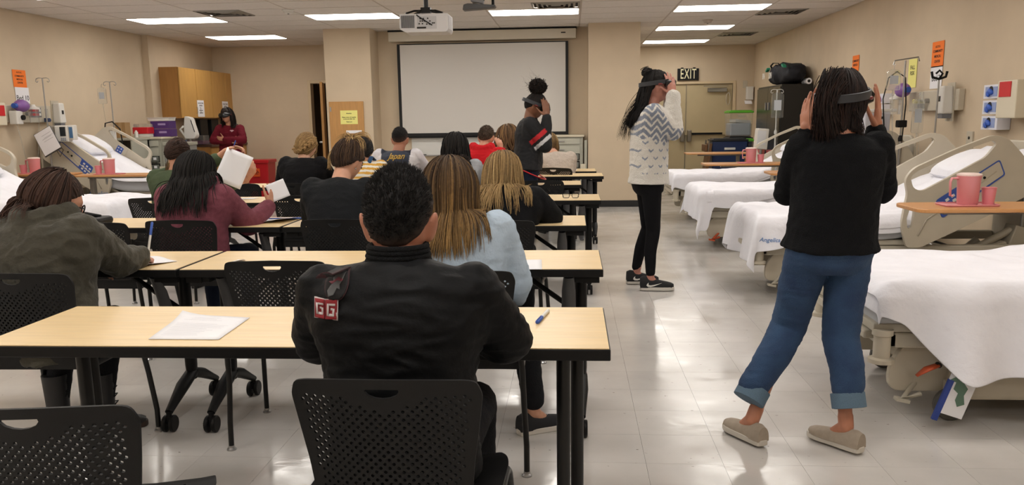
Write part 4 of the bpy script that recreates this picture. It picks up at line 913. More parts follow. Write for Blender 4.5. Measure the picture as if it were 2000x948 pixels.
cart('grey supply cart with label bins right of the projection screen', -.16, 12.88, 1.08, .66, 5, 3)
t = thing('shelf_unit', 'pale open shelf unit left of the supply cart, red things on it', 'shelf', (-6.72, 11.75, 0)); q = MB(); q.b2((0, .45, 0), (.35, .5, 1.15)); q.b2((-.02, .0, 1.13), (.36, .52, 1.16)); q.b2((0, 0, .1), (.02, .5, 1.13)); q.b2((.33, 0, .1), (.35, .5, 1.13)); q.build('frame', M_CART, t, bevel=.003)
for z in (.5, .8): q = MB(); q.b2((.02, 0, z), (.33, .46, z + .02)); q.build('shelf_board', M_BEIGE, t)
t = thing('red_kit', 'red kit on the shelf seen through the raised bed rail', 'kit', (-6.55, 11.85, .82)); q = MB(); q.box((0, 0, .06), (.16, .2, .12)); q.build('pouch', M_REDP, t, bevel=.02); q = MB(); q.box((.09, 0, .07), (.01, .08, .05)); q.build('tag', M_PAPER, t)
t = thing('cardboard_box', 'plain brown cardboard box on the shelf unit', 'box', (-6.62, 12.0, 1.16)); q = MB(); q.box((0, 0, .12), (.15, .15, .22)); q.build('carton', mat('cardboard', '9a7a52', .85, var=.05), t, bevel=.003); q = MB(); q.box((0, -.076, .12), (.04, .003, .22)); q.build('tape', mat('tape', 'a98a62', .4), t)
t = thing('sharps_tub', 'clear tub with a red lid and bottles on the supply cart', 'tub', (-6.52, 12.4, 1.165)); q = MB(); q.box((0, 0, .1), (.24, .2, .1)); q.build('lid', M_REDP, t, bevel=.01); q = MB(); q.box((0, 0, .17), (.22, .18, .06)); q.build('cover', M_CLEAR, t, bevel=.01); q = MB(); q.box((0, 0, .03), (.22, .18, .06)); q.build('tub_body', M_WHITE, t, bevel=.01)
for k in range(3):
    t = thing('bottle', ['white bottle left of the red-lidded tub', 'short white bottle before the red-lidded tub', 'white bottle at the right of the red-lidded tub'][k], 'bottle', (-6.72 + k*.09 + (.03 if k == 2 else 0), 12.16, 1.165), 0, 'bottles on the supply cart'); q = MB(); h_ = (.17, .07, .08)[k]; q.lathe((0, 0, 0), [(.025, 0), (.027, h_), (.012, h_ + .01)], 14); q.build('bottle_body', M_WHITE, t, smooth=40); q = MB(); q.cyl((0, 0, h_ + .015), .014, .02, 12); q.build('cap', M_WHITE, t)
for k in range(2):
    t = thing('wipes_box', ['lower purple box of wipes on the supply cart', 'upper purple box of wipes on the supply cart'][k], 'box', (-6.32 - .01*k, 12.66, 1.165 + k*.12), 0, 'purple boxes'); q = MB(); q.box((0, 0, .06), (.3, .22, .115)); q.build('carton', mat('purple carton', '4a2a6a', .5), t, bevel=.003); q = MB(); q.box((.03, -.112, .07), (.12, .002, .03)); q.build('print', mat('lilac print', '9a86b4', .6), t)
t = thing('storage_tray', 'pale tray on top of the purple boxes', 'tray', (-6.35, 12.66, 1.405)); q = MB(); q.box((0, 0, .025), (.33, .22, .05), None, None, 1.05); q.build('tray_body', M_WHITE, t, bevel=.004); q = MB(); q.box((0, 0, .052), (.36, .25, .006)); q.build('rim', M_WHITE, t)
t = thing('rolling_bin', 'grey plastic container right of the bin cart, behind the green shirt', 'container', (-5.98, 12.45, 0)); q = MB(); q.box((0, 0, .52), (.34, .4, 1.04)); q.build('container_body', mat('container grey', '8b8b88', .5), t, bevel=.015); q = MB(); q.box((0, 0, 1.06), (.36, .42, .05)); q.build('lid', M_CART, t, bevel=.008); q = MB(); q.box((.05, -.1, 1.1), (.16, .12, .03), (0, 0, .2)); q.build('blue_packet', mat('packet blue', '5f86a8', .5), t)
# black cabinet
t = thing('storage_cabinet', 'tall black metal storage cabinet against the right wall', 'cabinet', (3.17, 13.1, 0)); q = MB(); q.b2((0, 0, .02), (.466, 1.6, 1.82)); q.build('carcass', mat('black cabinet paint', '1a1b1b', .35, metal=.2), t, bevel=.004)
for k in range(2): q = MB(); q.b2((-.02, .01 + k*.795, .06), (-.001, .795 + k*.795, 1.79)); d = q.build('door', mat('cabinet door paint', '33302a', .25, metal=.3), t, bevel=.003)
for yy in (.7, .9): q = MB(); q.box((-.03, yy, 1.5), (.02, .03, .12)); q.build('handle', M_STEEL, t, bevel=.004)
t = thing('duffel_bag', 'dark duffel bag with white lettering on top of the black cabinet', 'bag', (3.4, 13.75, 1.82))
mb = MB(); V = []; nu, nv = 30, 18
for i in range(nu + 1):
    for j in range(nv):
        a = i/nu*2 - 1; b = 2*PI*j/nv; r_ = (1 - abs(a)**7)**.35*(.85 + .15*math.cos(a*3)); rr = 1 + .3*mnoise.noise(Vector((a*5, math.cos(b)*2, math.sin(b)*2)))
        V.append((.21*r_*(abs(math.cos(b))**.6*(1 if math.cos(b) > 0 else -1))*rr, a*.72, .17 + .17*r_*(abs(math.sin(b))**.7*(1 if math.sin(b) > 0 else -1))*(rr if math.sin(b) > 0 else 1)))
mb.add(V, [(i*nv + j, i*nv + (j+1) % nv, (i+1)*nv + (j+1) % nv, (i+1)*nv + j) for i in range(nu) for j in range(nv)] + [tuple(range(nv))[::-1], tuple(range(nu*nv, nu*nv + nv))])
o = mb.build('bag_body', mat('navy nylon', '11131c', .8, bump=1, bscale=14), t, smooth=180)
q = MB(); q.tube([(-.15, -.3, .25), (-.2, -.25, .33), (-.22, 0, .35), (-.2, .25, .32), (-.15, .3, .25)], .015, 6, flat=.4); q.build('strap', M_BLACK, t, smooth=180)
q = MB(); q.box((-.19, -.55, .28), (.05, .12, .03), (.3, 0, 0)); q.build('green_trim', mat('teal trim', '1f8a68', .6), t); q = MB(); q.box((-.19, .5, .27), (.05, .12, .03), (-.3, 0, 0)); q.build('green_trim', mat('teal trim', '1f8a68', .6), t)
text('BN', .13, 'lettering', M_WHITE, t, face((-.285, .36, .16), -1, 0), bold=.003); text('S/N', .13, 'lettering', M_WHITE, t, face((-.29, -.12, .15), -1, 0), bold=.003)
t = thing('paper_roll', 'white paper roll lying on the cabinet beside the bag', 'roll', (3.56, 13.2, 1.86)); q = MB(); q.cyl((0, 0, 0), .045, .26, 18, (PI/2, 0, 0)); q.build('roll', M_PAPER, t, smooth=40); q = MB(); q.cyl((0, -.131, 0), .022, .004, 14, (PI/2, 0, 0)); q.build('core', M_DARK, t)
def bin_(lab, x, y, z, wd, dp, h, m, ml, ribs=True):
    t = thing('storage_bin', lab, 'storage bin', (x, y, z)); q = MB(); q.box((0, 0, h/2), (wd*.9, dp*.9, h), None, None, 1.08); q.build('bin_body', m, t, bevel=.015)
    q = MB(); q.box((0, 0, h + .012), (wd*1.02, dp*1.02, .035)); q.box((0, 0, h + .035), (wd*.9, dp*.9, .02)); q.build('lid', ml, t, bevel=.01)
    q = MB(); q.box((0, -dp*.5, h*.86), (wd*.3, .03, .04)); q.build('handle', m if ribs else M_WHITE, t, bevel=.006); return t
M_BLUEB = mat('navy bin', '1c2f56', .4); M_BLKL = mat('black lid', '15171a', .45)
bin_('navy bin with black lid and white handle on the floor by the doors', 2.72, 14.9, 0, .62, .42, .93, M_BLUEB, M_BLKL, False)
bin_('dark blue bin under the clear bin, beside the black cabinet', 2.98, 15.35, 0, .42, .5, .95, mat('dark navy bin', '172444', .4), M_BLKL)
bin_('clear bin with bright green lid, topmost beside the black cabinet', 2.98, 15.35, 1.0, .42, .5, .41, M_CLEAR, mat('green lid', '5fae2e', .4))
t = thing('clear_bin_contents', 'pale packets inside the clear green-lidded bin', 'packets', (2.98, 15.35, 1.01)); q = MB(); q.box((0, 0, .11), (.36, .4, .22)); q.build('packet', mat('packet grey', 'a9adb2', .6), t, bevel=.02); q = MB(); q.box((.02, -.02, .25), (.28, .3, .06), (0, .1, .2)); q.build('packet', M_WHITE, t, bevel=.01)
bin_('small bin with green lid squeezed against the black cabinet', 3.08, 14.93, .5, .14, .26, .42, M_CLEAR, mat('green lid', ''))
t = thing('wooden_chair', 'old wooden chair folded against the navy bin', 'chair', (2.32, 14.7, 0)); q = MB(); q.box((0, 0, .5), (.05, .4, .8), (0, .12, 0)); q.build('seat', mat('brown wood', '6a4a2c', .5), t, bevel=.01)
for yy in (-.18, .18): q = MB(); q.tube([(-.1, yy, 0), (0, yy, .5), (.02, yy, .95)], .014, 8); q.build('leg', M_TM, t)
q = MB(); q.box((-.03, 0, .82), (.04, .4, .12)); q.build('backrest', mat('brown wood', ''), t, bevel=.01)
# red biohazard bin
t = thing('red_bin', 'red biohazard bin on the floor near the oak panel', 'bin', (-5.72, 15.05, 0)); q = MB(); q.box((0, 0, .32), (.34, .34, .64), None, None, 1.18); q.build('bin_body', M_REDP, t, bevel=.015); q = MB(); q.box((0, 0, .66), (.44, .44, .06)); q.build('lid', M_REDP, t, bevel=.012)
q = MB(); q.box((-.02, -.198, .46), (.12, .004, .15), (-.05, 0, 0)); q.build('hazard_label', mat('hazard orange', 'e0581e', .6), t)
q = MB()
for k in range(3): a = PI/2 + 2*PI*k/3; q.tube([(-.02 + .022*math.cos(a) + .02*math.cos(b), -.202, .46 + .022*math.sin(a) + .02*math.sin(b)) for b in np.linspace(a + .6, a + 2*PI - .6, 12)], .004, 5)
q.build('hazard_mark', M_INK, t)
# ================================================================== THINGS ON THE TABLES
def sheet_of(lab, pts, z, group=None, name='paper_sheet', lines=0, cur=None):
    c = np.mean(pts, 0); t = thing(name, lab, 'paper', (c[0], c[1], z), 0, group); P = [np.array(p) - c for p in pts]; n = 8; V = []; F = []
    for i in range(n + 1):
        for j in range(n + 1):
            a, b = i/n, j/n; p = (1-a)*(1-b)*P[0] + a*(1-b)*P[1] + a*b*P[2] + (1-a)*b*P[3]; V.append((p[0], p[1], .0015 + (cur(a, b) if cur else 0)))
    F = [(i*(n+1) + j, (i+1)*(n+1) + j, (i+1)*(n+1) + j+1, i*(n+1) + j+1) for i in range(n) for j in range(n)]
    mb = MB(); mb.add(V, F); o = mb.build('sheet', M_PAPER, t, smooth=180); so = o.modifiers.new('s', 'SOLIDIFY'); so.thickness = .0008
    if lines:
        q = MB(); rnd = random.Random(4)
        for k in range(lines):
            a0, a1 = .1, .55 + .35*rnd.random(); b = .12 + .78*k/lines
            if k in (3, 4): continue
            f = lambda a, b: (1-a)*(1-b)*P[3] + a*(1-b)*P[2] + a*b*P[1] + (1-a)*b*P[0]
            A, B = f(a0, 1 - b), f(a1, 1 - b); d = .0014; q.add([(A[0], A[1], .0028), (B[0], B[1], .0028), (B[0], B[1] + d, .0028), (A[0], A[1] + d, .0028)], [(0, 1, 2, 3)])
        q.build('print', mat('faded ink', ''), t)
    return t
sheet_of('printed handout lying on the nearest table, one corner curled', [(-1.282, 2.584), (-1.036, 2.537), (-1.024, 2.267), (-1.236, 2.269)], .74, lines=15, cur=lambda a, b: .012*max(0, 1 - (a + b)*2.5)**2)
sheet_of('white sheet at the elbow of the woman in pale blue, second row', [(-.33, 3.64), (-.135, 3.64), (-.125, 3.4), (-.33, 3.4)], .74)
sheet_of('crumpled white slip at the right hand of the woman in olive', [(-1.98, 3.72), (-1.80, 3.62), (-1.9, 3.43), (-2.06, 3.5)], .74, cur=lambda a, b: .006*math.sin(a*5 + b*3) + .006)
sheet_of('handout under the left hand of the woman in olive', [(-2.25, 3.55), (-2.02, 3.55), (-2.0, 3.44), (-2.22, 3.44)], .74)
sheet_of('sheet lying before the woman in the maroon hoodie', [(-2.05, 5.3), (-1.75, 5.32), (-1.8, 5.02), (-2.08, 5.02)], .74, cur=lambda a, b: .03*a*a*b)
sheet_of('tiny white paper scrap on the second-row table', [(-1.53, 3.66), (-1.49, 3.65), (-1.48, 3.6), (-1.535, 3.6)], .74, cur=lambda a, b: .012*a*b)
sheet_of('small sheet far left on the fourth-row table', [(-2.75, 6.75), (-2.6, 6.76), (-2.62, 6.66), (-2.78, 6.66)], .74)
sheet_of('white sheet beside the spare headset on the farthest table', [(-.12, 10.3), (.06, 10.3), (.06, 10.1), (-.12, 10.1)], .74)
def pen(lab, p0, p1, z, z1, mb_, mc, r=.0045, name='pen'):
    a = np.array([*p0, z]); b = np.array([*p1, z1]); t = thing(name, lab, 'pen', tuple(a)); d = b - a
    q = MB(); q.tube([(0, 0, 0), d*.62], r, 10); q.build('barrel', mb_, t, smooth=50); q = MB(); q.tube([d*.6, d*.98, d], [r*1.15, r*1.15, r*.6], 10); q.tube([d*.68 + np.array([0, 0, r*1.4]), d*.95 + np.array([0, 0, r*1.4])], .0015, 5); q.build('cap', mc, t, smooth=50); return t
pen('white pen with a blue cap on the nearest table', (-.078, 2.63), (-.107, 2.47), .746, .746, M_WHITE, M_BLUE, .0058)
pen('blue-capped pen held upright by the woman in olive', (-1.873, 3.5), (-1.87, 3.56), .79, .93, M_WHITE, M_BLUE, .005)
pen('orange pencil on the left fourth-row table', (-2.83, 6.5), (-2.65, 6.5), .745, .745, M_ORANGE, M_ORANGE, .004, 'pencil')
pen('thin blue pen lying on the sheet of the woman in maroon', (-1.95, 5.2), (-1.72, 5.2), .75, .75, M_BLUE, M_BLUE, .004)
# eyeglasses
t = thing('eyeglasses', 'black-rimmed eyeglasses lying open on the fourth-row table', 'glasses', (-.01, 6.5, .742))
for sx in (-1, 1):
    ring = rpoly([(-.024, -.017), (.024, -.017), (.027, .017), (-.027, .017)], .012, 4); ring.append(ring[0])
    q = MB(); q.tube([(sx*.036 + x, -.01, .022 + y) for x, y in ring], .0026, 6); q.build('rim', M_BLACK, t, smooth=180)
    q = MB(); q.prism([(sx*.036 + x, y) for x, y in ring[:-1]], -.001, .001, M=lambda V: np.c_[V[:, 0], V[:, 2] - .01, V[:, 1] + .022]); q.build('lens', M_CLEAR, t)
    q = MB(); q.tube([(sx*.064, -.01, .035), (sx*.066, .06, .03), (sx*.06, .12, .006), (sx*.055, .13, .002)], .0024, 6); q.build('temple', M_BLACK, t, smooth=180)
q = MB(); q.tube([(-.01, -.01, .025), (0, -.01, .028), (.01, -.01, .025)], .0024, 6); q.build('bridge', M_BLACK, t)
# black bag on third row table with yellow tag
t = thing('black_bag', 'flat black case with a yellow tag on the third-row table at left', 'bag', (-3.1, 5.0, .74)); q = MB(); q.prism(rpoly([(-.17, -.1), (.17, -.1), (.18, .1), (-.17, .1)], .04, 4), 0, .05); q.build('case', M_BLACK, t, bevel=.02); q = MB(); q.tube([(-.15, .05, .05), (-.1, 0, .075), (.05, 0, .07), (.13, .02, .05)], .012, 8); q.build('handle', M_BLACK, t, smooth=180); q = MB(); q.box((.12, -.104, .035), (.06, .006, .018)); q.build('tag', M_YEL, t)
# instruction booklet and orange tag hanging by the nearest bed
t = thing('booklet', 'blue-spined white booklet hanging by the wheel of the nearest bed', 'booklet', (1.635, 3.55, .16)); q = MB(); q.box((0.02, 0, 0), (.115, .012, .19), (.0, .32, 0)); q.build('cover', M_PAPER, t, bevel=.001); q = MB(); q.box((-.04, -.002, -.02), (.022, .016, .19), (0, .32, 0)); q.build('spine', mat('booklet blue', '27408c', .4), t)
q = MB(); q.prism([(-.02, .07), (.01, .06), (.0, .03), (.02, .01), (.01, -.02), (.02, -.05), (.05, -.04), (.045, 0), (.06, .03), (.04, .06), (.02, .09)], -.0085, -.0065, M=lambda V: np.c_[V[:, 0], V[:, 2], V[:, 1]]); q.build('cover_print', mat('print green', '5d7a68', .6), t)
t = thing('orange_strap', 'orange brake tag between the booklet and the bed bracket', 'strap', (1.56, 3.6, .26)); q = MB(); q.tube([(0.03, 0, .02), (-.02, 0, 0), (-.06, .0, -.03)], [.02, .025, .012], 8, flat=.4); q.build('strap_body', mat('orange plastic', ''), t, smooth=180); q = MB(); q.cyl((.03, 0, .02), .012, .02, 10, (PI/2, 0, 0)); q.build('rivet', M_DARK, t)
# ================================================================== PEOPLE: tools
def npv(*a): return np.array(a, float)
def unit(v): v = np.array(v, float); return v / (np.linalg.norm(v) + 1e-9)
def remesh(mb, voxel, smooth=4, name='m'):
    me = mb.mesh(name); o = bpy.data.objects.new(name, me); COL.objects.link(o)
    r = o.modifiers.new('r', 'REMESH'); r.mode = 'VOXEL'; r.voxel_size = voxel; r.adaptivity = 0; r.use_smooth_shade = True
    if smooth: s = o.modifiers.new('s', 'SMOOTH'); s.factor = .5; s.iterations = smooth
    dg = bpy.context.evaluated_depsgraph_get(); m2 = bpy.data.meshes.new_from_object(o.evaluated_get(dg)); bpy.data.objects.remove(o); bpy.data.meshes.remove(me); m2.name = name
    return m2
def co(me):
    a = np.empty(len(me.vertices)*3, np.float32); me.vertices.foreach_get('co', a); return a.reshape(-1, 3).astype(float)
def setco(me, V): me.vertices.foreach_set('co', V.astype(np.float32).ravel()); me.update()
def norms(me):
    a = np.empty(len(me.vertices)*3, np.float32); me.vertices.foreach_get('normal', a); return a.reshape(-1, 3).astype(float)
def folds(me, amp, sc=(9, 9, 9), seed=0, ridge=.5):
    V = co(me); N = norms(me); d = np.empty(len(V)); sx, sy, sz = sc; nf = mnoise.noise
    for i, (x, y, z) in enumerate(V.tolist()):
        a = nf((x*sx + seed, y*sy, z*sz)); w_ = nf((x*sx*2.1 + seed + 9 + a*1.2, y*sy*2.1, z*sz*2.1)); d[i] = a*.9 + ridge*(.35 - abs(w_))*2
    setco(me, V + N * (d*amp)[:, None])
def colour(me, fn):
    V = co(me); C = np.ones((len(V), 4), np.float32); C[:, :3] = fn(V); at = me.color_attributes.new('Col', 'FLOAT_COLOR', 'POINT'); at.data.foreach_set('color', C.ravel())
def put(me, name, m, parent, base=None, **k):
    if base is not None: setco(me, co(me) - np.array(base))
    me.materials.clear(); me.materials.append(m)
    me.polygons.foreach_set('use_smooth', [True]*len(me.polygons))
    o = bpy.data.objects.new(name, me); COL.objects.link(o); o.parent = parent
    return tag(o, **k) if k else o
def hrot(yaw, pitch, roll): return np.array(Matrix.Rotation(yaw, 3, 'Z') @ Matrix.Rotation(pitch, 3, 'X') @ Matrix.Rotation(roll, 3, 'Y'))
def sph(n, k):
    v = []
    for i in range(k + 1):
        ph = -PI/2 + PI*i/k
        for j in range(n): v.append((math.cos(ph)*math.cos(2*PI*j/n), math.cos(ph)*math.sin(2*PI*j/n), math.sin(ph)))
    f = [(i*n + j, i*n + (j+1) % n, (i+1)*n + (j+1) % n, (i+1)*n + j) for i in range(k) for j in range(n)]
    return np.array(v), f
HS, HF = sph(56, 40)
def headshape(d, s=1.0):
    x, y, z = d[:, 0], d[:, 1], d[:, 2]; g = lambda q, c, w_: np.exp(-((q - c)/w_)**2)
    low = np.clip(-z, 0, 1); X = .0755*x*(1 - .34*low**1.4*(.4 + .6*np.clip(y, 0, 1)) + .03*np.clip(z, 0, 1)); Y = .094*y; Z = .117*z
    Y = np.where(y < 0, Y*(1.06 - .42*low**1.2) , Y*(1 - .08*low))
    front = np.clip(y, 0, 1)**2
    ax = np.abs(x)
    Y = Y + front*(.024*g(x, 0, .14)*g(z, -.20, .13) + .014*g(x, 0, .13)*g(z, -.05, .12) - .013*g(ax, .36, .15)*g(z, .04, .11) + .006*g(z, .22, .12) + .008*g(x, 0, .26)*g(z, -.52, .09) - .004*g(x, 0, .3)*g(z, -.53, .025) + .010*g(x, 0, .3)*g(z, -.86, .16) + .004*g(ax, .5, .2)*g(z, -.2, .2))
    return np.c_[X, Y, Z]*s
def add_head(mb, c, R, s=1.0, ear=1.0):
    mb.add(headshape(HS, s) @ R.T + c, HF)
    for sg in (-1, 1):
        for (p, r) in (((sg*.077, -.006, -.012), (.008, .018, .030)), ((sg*.082, -.014, .004), (.007, .014, .02))): mb.ell(c + R @ (np.array(p)*s + np.array((sg*.006*(ear - 1)*3, 0, 0))), np.array(r)*s*ear, R @ rotm(0, sg*.25, sg*-.3*(ear > 1)), 12, 8)
    mb.ell(c + R @ npv(0, .02*s, -.06*s), (.045*s, .06*s, .05*s), R)
def add_hand(mb, W, d, n, side, curl=.35, s=1.0, spread=.06, thumb=.7, tc=.2):
    d = unit(d); n = unit(np.array(n, float) - d*(np.array(n, float) @ d)); l = np.cross(d, n) * side; W = np.array(W, float)
    mb.cone(W - d*.03*s, W + d*.03*s, .023*s, .024*s); R = np.array([l, d, n]).T
    mb.ell(W + d*.052*s, (.036*s, .048*s, .0145*s), R)
    for k, (o, L1, L2, L3, r) in enumerate(((.028, .045, .027, .021, .0088), (.0095, .05, .031, .022, .0092), (-.0095, .046, .028, .021, .0088), (-.027, .035, .021, .018, .0076))):
        b = W + d*(.088 - (.004, 0, .004, .012)[k])*s + l*o*s; mb.cone(W + d*.02*s + l*o*.6*s, b, .012*s, .0105*s, 10)
        dd = unit(d + l*(1.5 - k)*spread); a = 0; p = b; cu = curl*(.85 + .12*k)
        for L_, rr in ((L1, r), (L2, r*.93), (L3, r*.85)):
            a += cu; q = p + (dd*math.cos(a) + n*math.sin(a))*L_*s; mb.cone(p, q, rr*s, rr*.92*s, 10); p = q
    b = W + d*.02*s + l*.024*s; dr = unit(d*(1 - thumb*.5) + l*thumb + n*.25); p = b
    for i, (L_, r) in enumerate(((.042, .0125), (.034, .0105), (.027, .009))):
        dr2 = unit(dr + d*tc*i + n*tc*.4*i); q = p + dr2*L_*s; mb.cone(p, q, r*s, r*.9*s, 10); p = q
def add_torso(mb, P, N, rh, rs, prof, bulge=0, n=28, ex=2.3):
    P, N = np.array(P, float), np.array(N, float); ax = N - P; mid = (P + N)/2 + bulge; T = [q[0] for q in prof]; V = []
    for (t, w_, d_, *o) in prof:
        if 0 <= t <= 1: p = (1-t)**2*P + 2*t*(1-t)*mid + t*t*N; tg = unit(2*(1-t)*(mid - P) + 2*t*(N - mid))
        elif t < 0: p = P + unit(mid - P)*np.linalg.norm(ax)*t*.9 + npv(0, 0, 0); tg = unit(mid - P)
        else: tg = unit(N - mid); p = N + tg*(t - 1)*np.linalg.norm(ax)
        r = unit(rh*(1 - max(0, min(1, t))) + rs*max(0, min(1, t))); r = unit(r - tg*(r @ tg)); f = np.cross(tg, r)
        off = f*(o[0] if o else 0)
        for k in range(n):
            a = 2*PI*k/n; ca, sa = math.cos(a), math.sin(a); q = (abs(ca)**ex + abs(sa)**ex)**(-1/ex); V.append(p + off + r*w_*ca*q + f*d_*sa*q)
    m_ = len(prof); F = [(i*n + j, i*n + (j+1) % n, (i+1)*n + (j+1) % n, (i+1)*n + j) for i in range(m_-1) for j in range(n)] + [tuple(range(n))[::-1], tuple(range((m_-1)*n, m_*n))]
    mb.add(np.array(V), F)
FEM = [(-.20, .165, .115), (-.1, .18, .125, -.01), (.05, .17, .12), (.25, .148, .108), (.5, .155, .112), (.7, .17, .115), (.85, .175, .10), (.94, .13, .08), (1.0, .065, .06)]
MAL = [(-.20, .165, .115), (-.1, .175, .12), (.05, .168, .115), (.25, .16, .112), (.5, .175, .12), (.7, .2, .125), (.85, .205, .11), (.94, .15, .085), (1.0, .07, .065)]
SKINS = {}
def skinmat(c): return mat('skin ' + c, c, 0.5, var=.05, scale=30, bump=.08, bscale=300)
def cloth(name, c, **k):
    k.setdefault('rough', .85); k.setdefault('var', .06); k.setdefault('scale', 25); k.setdefault('bump', .35); k.setdefault('bscale', 160); k.setdefault('sheen', 0); k.setdefault('spec', .18); return mat(name, c, **k)
class Fig: pass
def person(label, pelvis, neck, head, hr=(0, 0, 0), yaw=0, shw=.17, elb=None, wri=None, hands=None, knee=None, ank=None, toe=None, male=False, hs=1.0, skin='b98468', vox=.006,
           top=None, bottom=None, shoes=None, sit=True, shyaw=None, bulge=(0, -.04), shdrop=.055, handk=None, legs=True, rshl=None):
    f = npv(-math.sin(yaw), math.cos(yaw), 0); r = npv(math.cos(yaw), math.sin(yaw), 0); sy = yaw if shyaw is None else shyaw
    rs = npv(math.cos(sy), math.sin(sy), 0); fs = npv(-math.sin(sy), math.cos(sy), 0); pelvis, neck, head = map(lambda q: np.array(q, float), (pelvis, neck, head))
    g = Fig(); base = npv(pelvis[0], pelvis[1], 0); g.base = base; g.f, g.r, g.rs, g.fs = f, r, rs, fs
    t = thing('person', label, 'person', tuple(base)); g.t = t
    ax = unit(neck - pelvis); bl = f*bulge[1] + r*bulge[0]; tg = unit(neck - ((pelvis + neck)/2 + bl))
    sh = [neck - tg*shdrop + rs*s_*shw for s_ in (-1, 1)]
    if elb is None: elb = [sh[i] + rs*s_*.06 + fs*.12 - npv(0, 0, .22) for i, s_ in enumerate((-1, 1))]
    if wri is None: wri = [elb[i] + fs*.22 - rs*s_*.1 for i, s_ in enumerate((-1, 1))]
    elb = [np.array(e, float) for e in elb]; wri = [np.array(e, float) for e in wri]
    hips = [pelvis + r*s_*.09 for s_ in (-1, 1)]
    if knee is None: knee = [pelvis + f*.42 + r*s_*.13 + npv(0, 0, -.03) for s_ in (-1, 1)]
    if ank is None: ank = [npv(*(k - f*.02)[:2], .09) for k in knee]
    knee = [np.array(e, float) for e in knee]; ank = [np.array(e, float) for e in ank]
    if toe is None: toe = [f + r*s_*.15 for s_ in (-1, 1)]
    toe = [unit(np.array(e, float)) for e in toe]; g.sh, g.elb, g.wri, g.knee, g.ank, g.hips = sh, elb, wri, knee, ank, hips
    R = hrot(*hr); g.R, g.head, g.hs = R, head, hs
    # ---- continuous body
    mb = MB(); add_head(mb, head, R, hs, 1.25 if male else 1.0); nb = head + R @ npv(0, -.02, -.07)*hs
    mb.cone(nb, neck - tg*.02, .054*hs*(1.1 if male else .95), .06*(1.12 if male else 1), 16); mb.cone(neck - tg*.03, pelvis, .06, .09)
    for i, s_ in enumerate((-1, 1)):
        mb.cone(neck - tg*.04, sh[i], .045, .042); mb.cone(sh[i], elb[i], .042, .036); mb.cone(elb[i], elb[i]*.55 + wri[i]*.45, .037, .036); mb.cone(elb[i]*.6 + wri[i]*.4, wri[i], .035, .0235 if not male else .027)
        if hands:
            h_ = hands[i]; kk = dict(curl=.35); kk.update(handk or {}); kk.update(h_[2] if len(h_) > 2 else {}); add_hand(mb, wri[i] + unit(np.array(h_[0], float))*.015, h_[0], h_[1], s_, s=hs*.97 if not male else hs*1.06, **kk)
        if legs: mb.cone(pelvis, hips[i], .08, .06); mb.cone(hips[i], knee[i], .05, .035); mb.cone(knee[i], ank[i], .035, .027); mb.cone(ank[i]*.88 + knee[i]*.12, ank[i], .031, .031); mb.cone(ank[i], ank[i] + toe[i]*.07 - npv(0, 0, .055), .03, .022)
    me = remesh(mb, vox, 3, 'body'); put(me, 'body', skinmat(skin), t, base); g.body = me
    # ---- bottoms
    if bottom and legs:
        mb = MB(); a, b, c = bottom.get('r', (.088, .062, .048)); end = bottom.get('end', .06); w_ = bottom.get('w', 1.0)
        if sit:
            mb.ell(pelvis - npv(0, 0, .01), (.165*w_, .14, .09), hrot(yaw, 0, 0)); 
        else: add_torso(mb, pelvis - ax*.12, pelvis + ax*.10, r, r, [(0, .12*w_, .09), (.15, .16*w_, .115), (.45, .176*w_, .126, -.01), (.7, .155*w_, .108), (1, .12*w_, .085)])
        for i in (0, 1):
            h0 = hips[i] + (npv(0, 0, -.02) if sit else -ax*.02); mb.cone(h0, knee[i], a, b, 18); e = ank[i] + npv(0, 0, end); mid = (knee[i] + e)/2 - toe[i]*.012; mb.cone(knee[i], mid, b, (b + c)/2*1.05, 18); mb.cone(mid, e, (b + c)/2*1.05, c, 18)
        me = remesh(mb, bottom.get('vox', .008), bottom.get('sm', 5), 'trousers'); folds(me, bottom.get('fold', .004), bottom.get('fs', (10, 10, 14)), bottom.get('seed', 3))
        g.trousers = me; put(me, bottom.get('name', 'trousers'), bottom['m'], t, base)
    # ---- top
    if top:
        mb = MB(); pr = [list(q) for q in (MAL if male else FEM)]; w_ = top.get('w', 1.08); dd = top.get('d', w_); hem = top.get('hem', -.2)
        pr = [q for q in pr if q[0] >= hem - .001]; 
        if pr[0][0] > hem: pr.insert(0, [hem, pr[0][1], pr[0][2]])
        if top.get('straight'):
            for q in pr:
                if .05 <= q[0] <= .6: q[1] = max(q[1], .163); q[2] = max(q[2], .118)
        for q in pr[:-1]: q[1] *= w_; q[2] *= dd
        if top.get('hemw'):
            for q in pr:
                if q[0] < .02: q[1] *= top['hemw']; q[2] *= top['hemw']
        add_torso(mb, pelvis, neck, r, rs, pr, bl)
        rr = top.get('r', (.066, .056, .042)); fr = top.get('sleeve', 1.0)
        for i in (0, 1):
            mb.cone(neck - tg*.035, sh[i] - tg*.01, .05, rr[0]*.86, 16); mb.cone(sh[i], elb[i], rr[0], rr[1], 18)
            e = elb[i] + (wri[i] - elb[i])*fr; mb.cone(elb[i], e, rr[1], rr[2] + (rr[1] - rr[2])*(1 - fr), 18)
            # chest side filler under the arm
            mb.cone(sh[i]*.8 + neck*.2 - tg*.06, pelvis + ax*.22*np.linalg.norm(neck - pelvis) + rs*(i*2-1)*.07*w_, rr[0]*1.05*dd, .07*dd, 14)
        if top.get('hood'):
            hc = neck - fs*.075 + npv(0, 0, .0); hr_ = hrot(sy, 0, 0)
            for k in range(-4, 5): a = k/4; mb.ell(neck + rs*a*.095 - fs*(.085 - .10*a*a) + npv(0, 0, .012 + .025*a*a), (.05, .045, .045))
            mb.ell(neck - fs*.115 - npv(0, 0, .075), (.105, .045, .085), hr_)
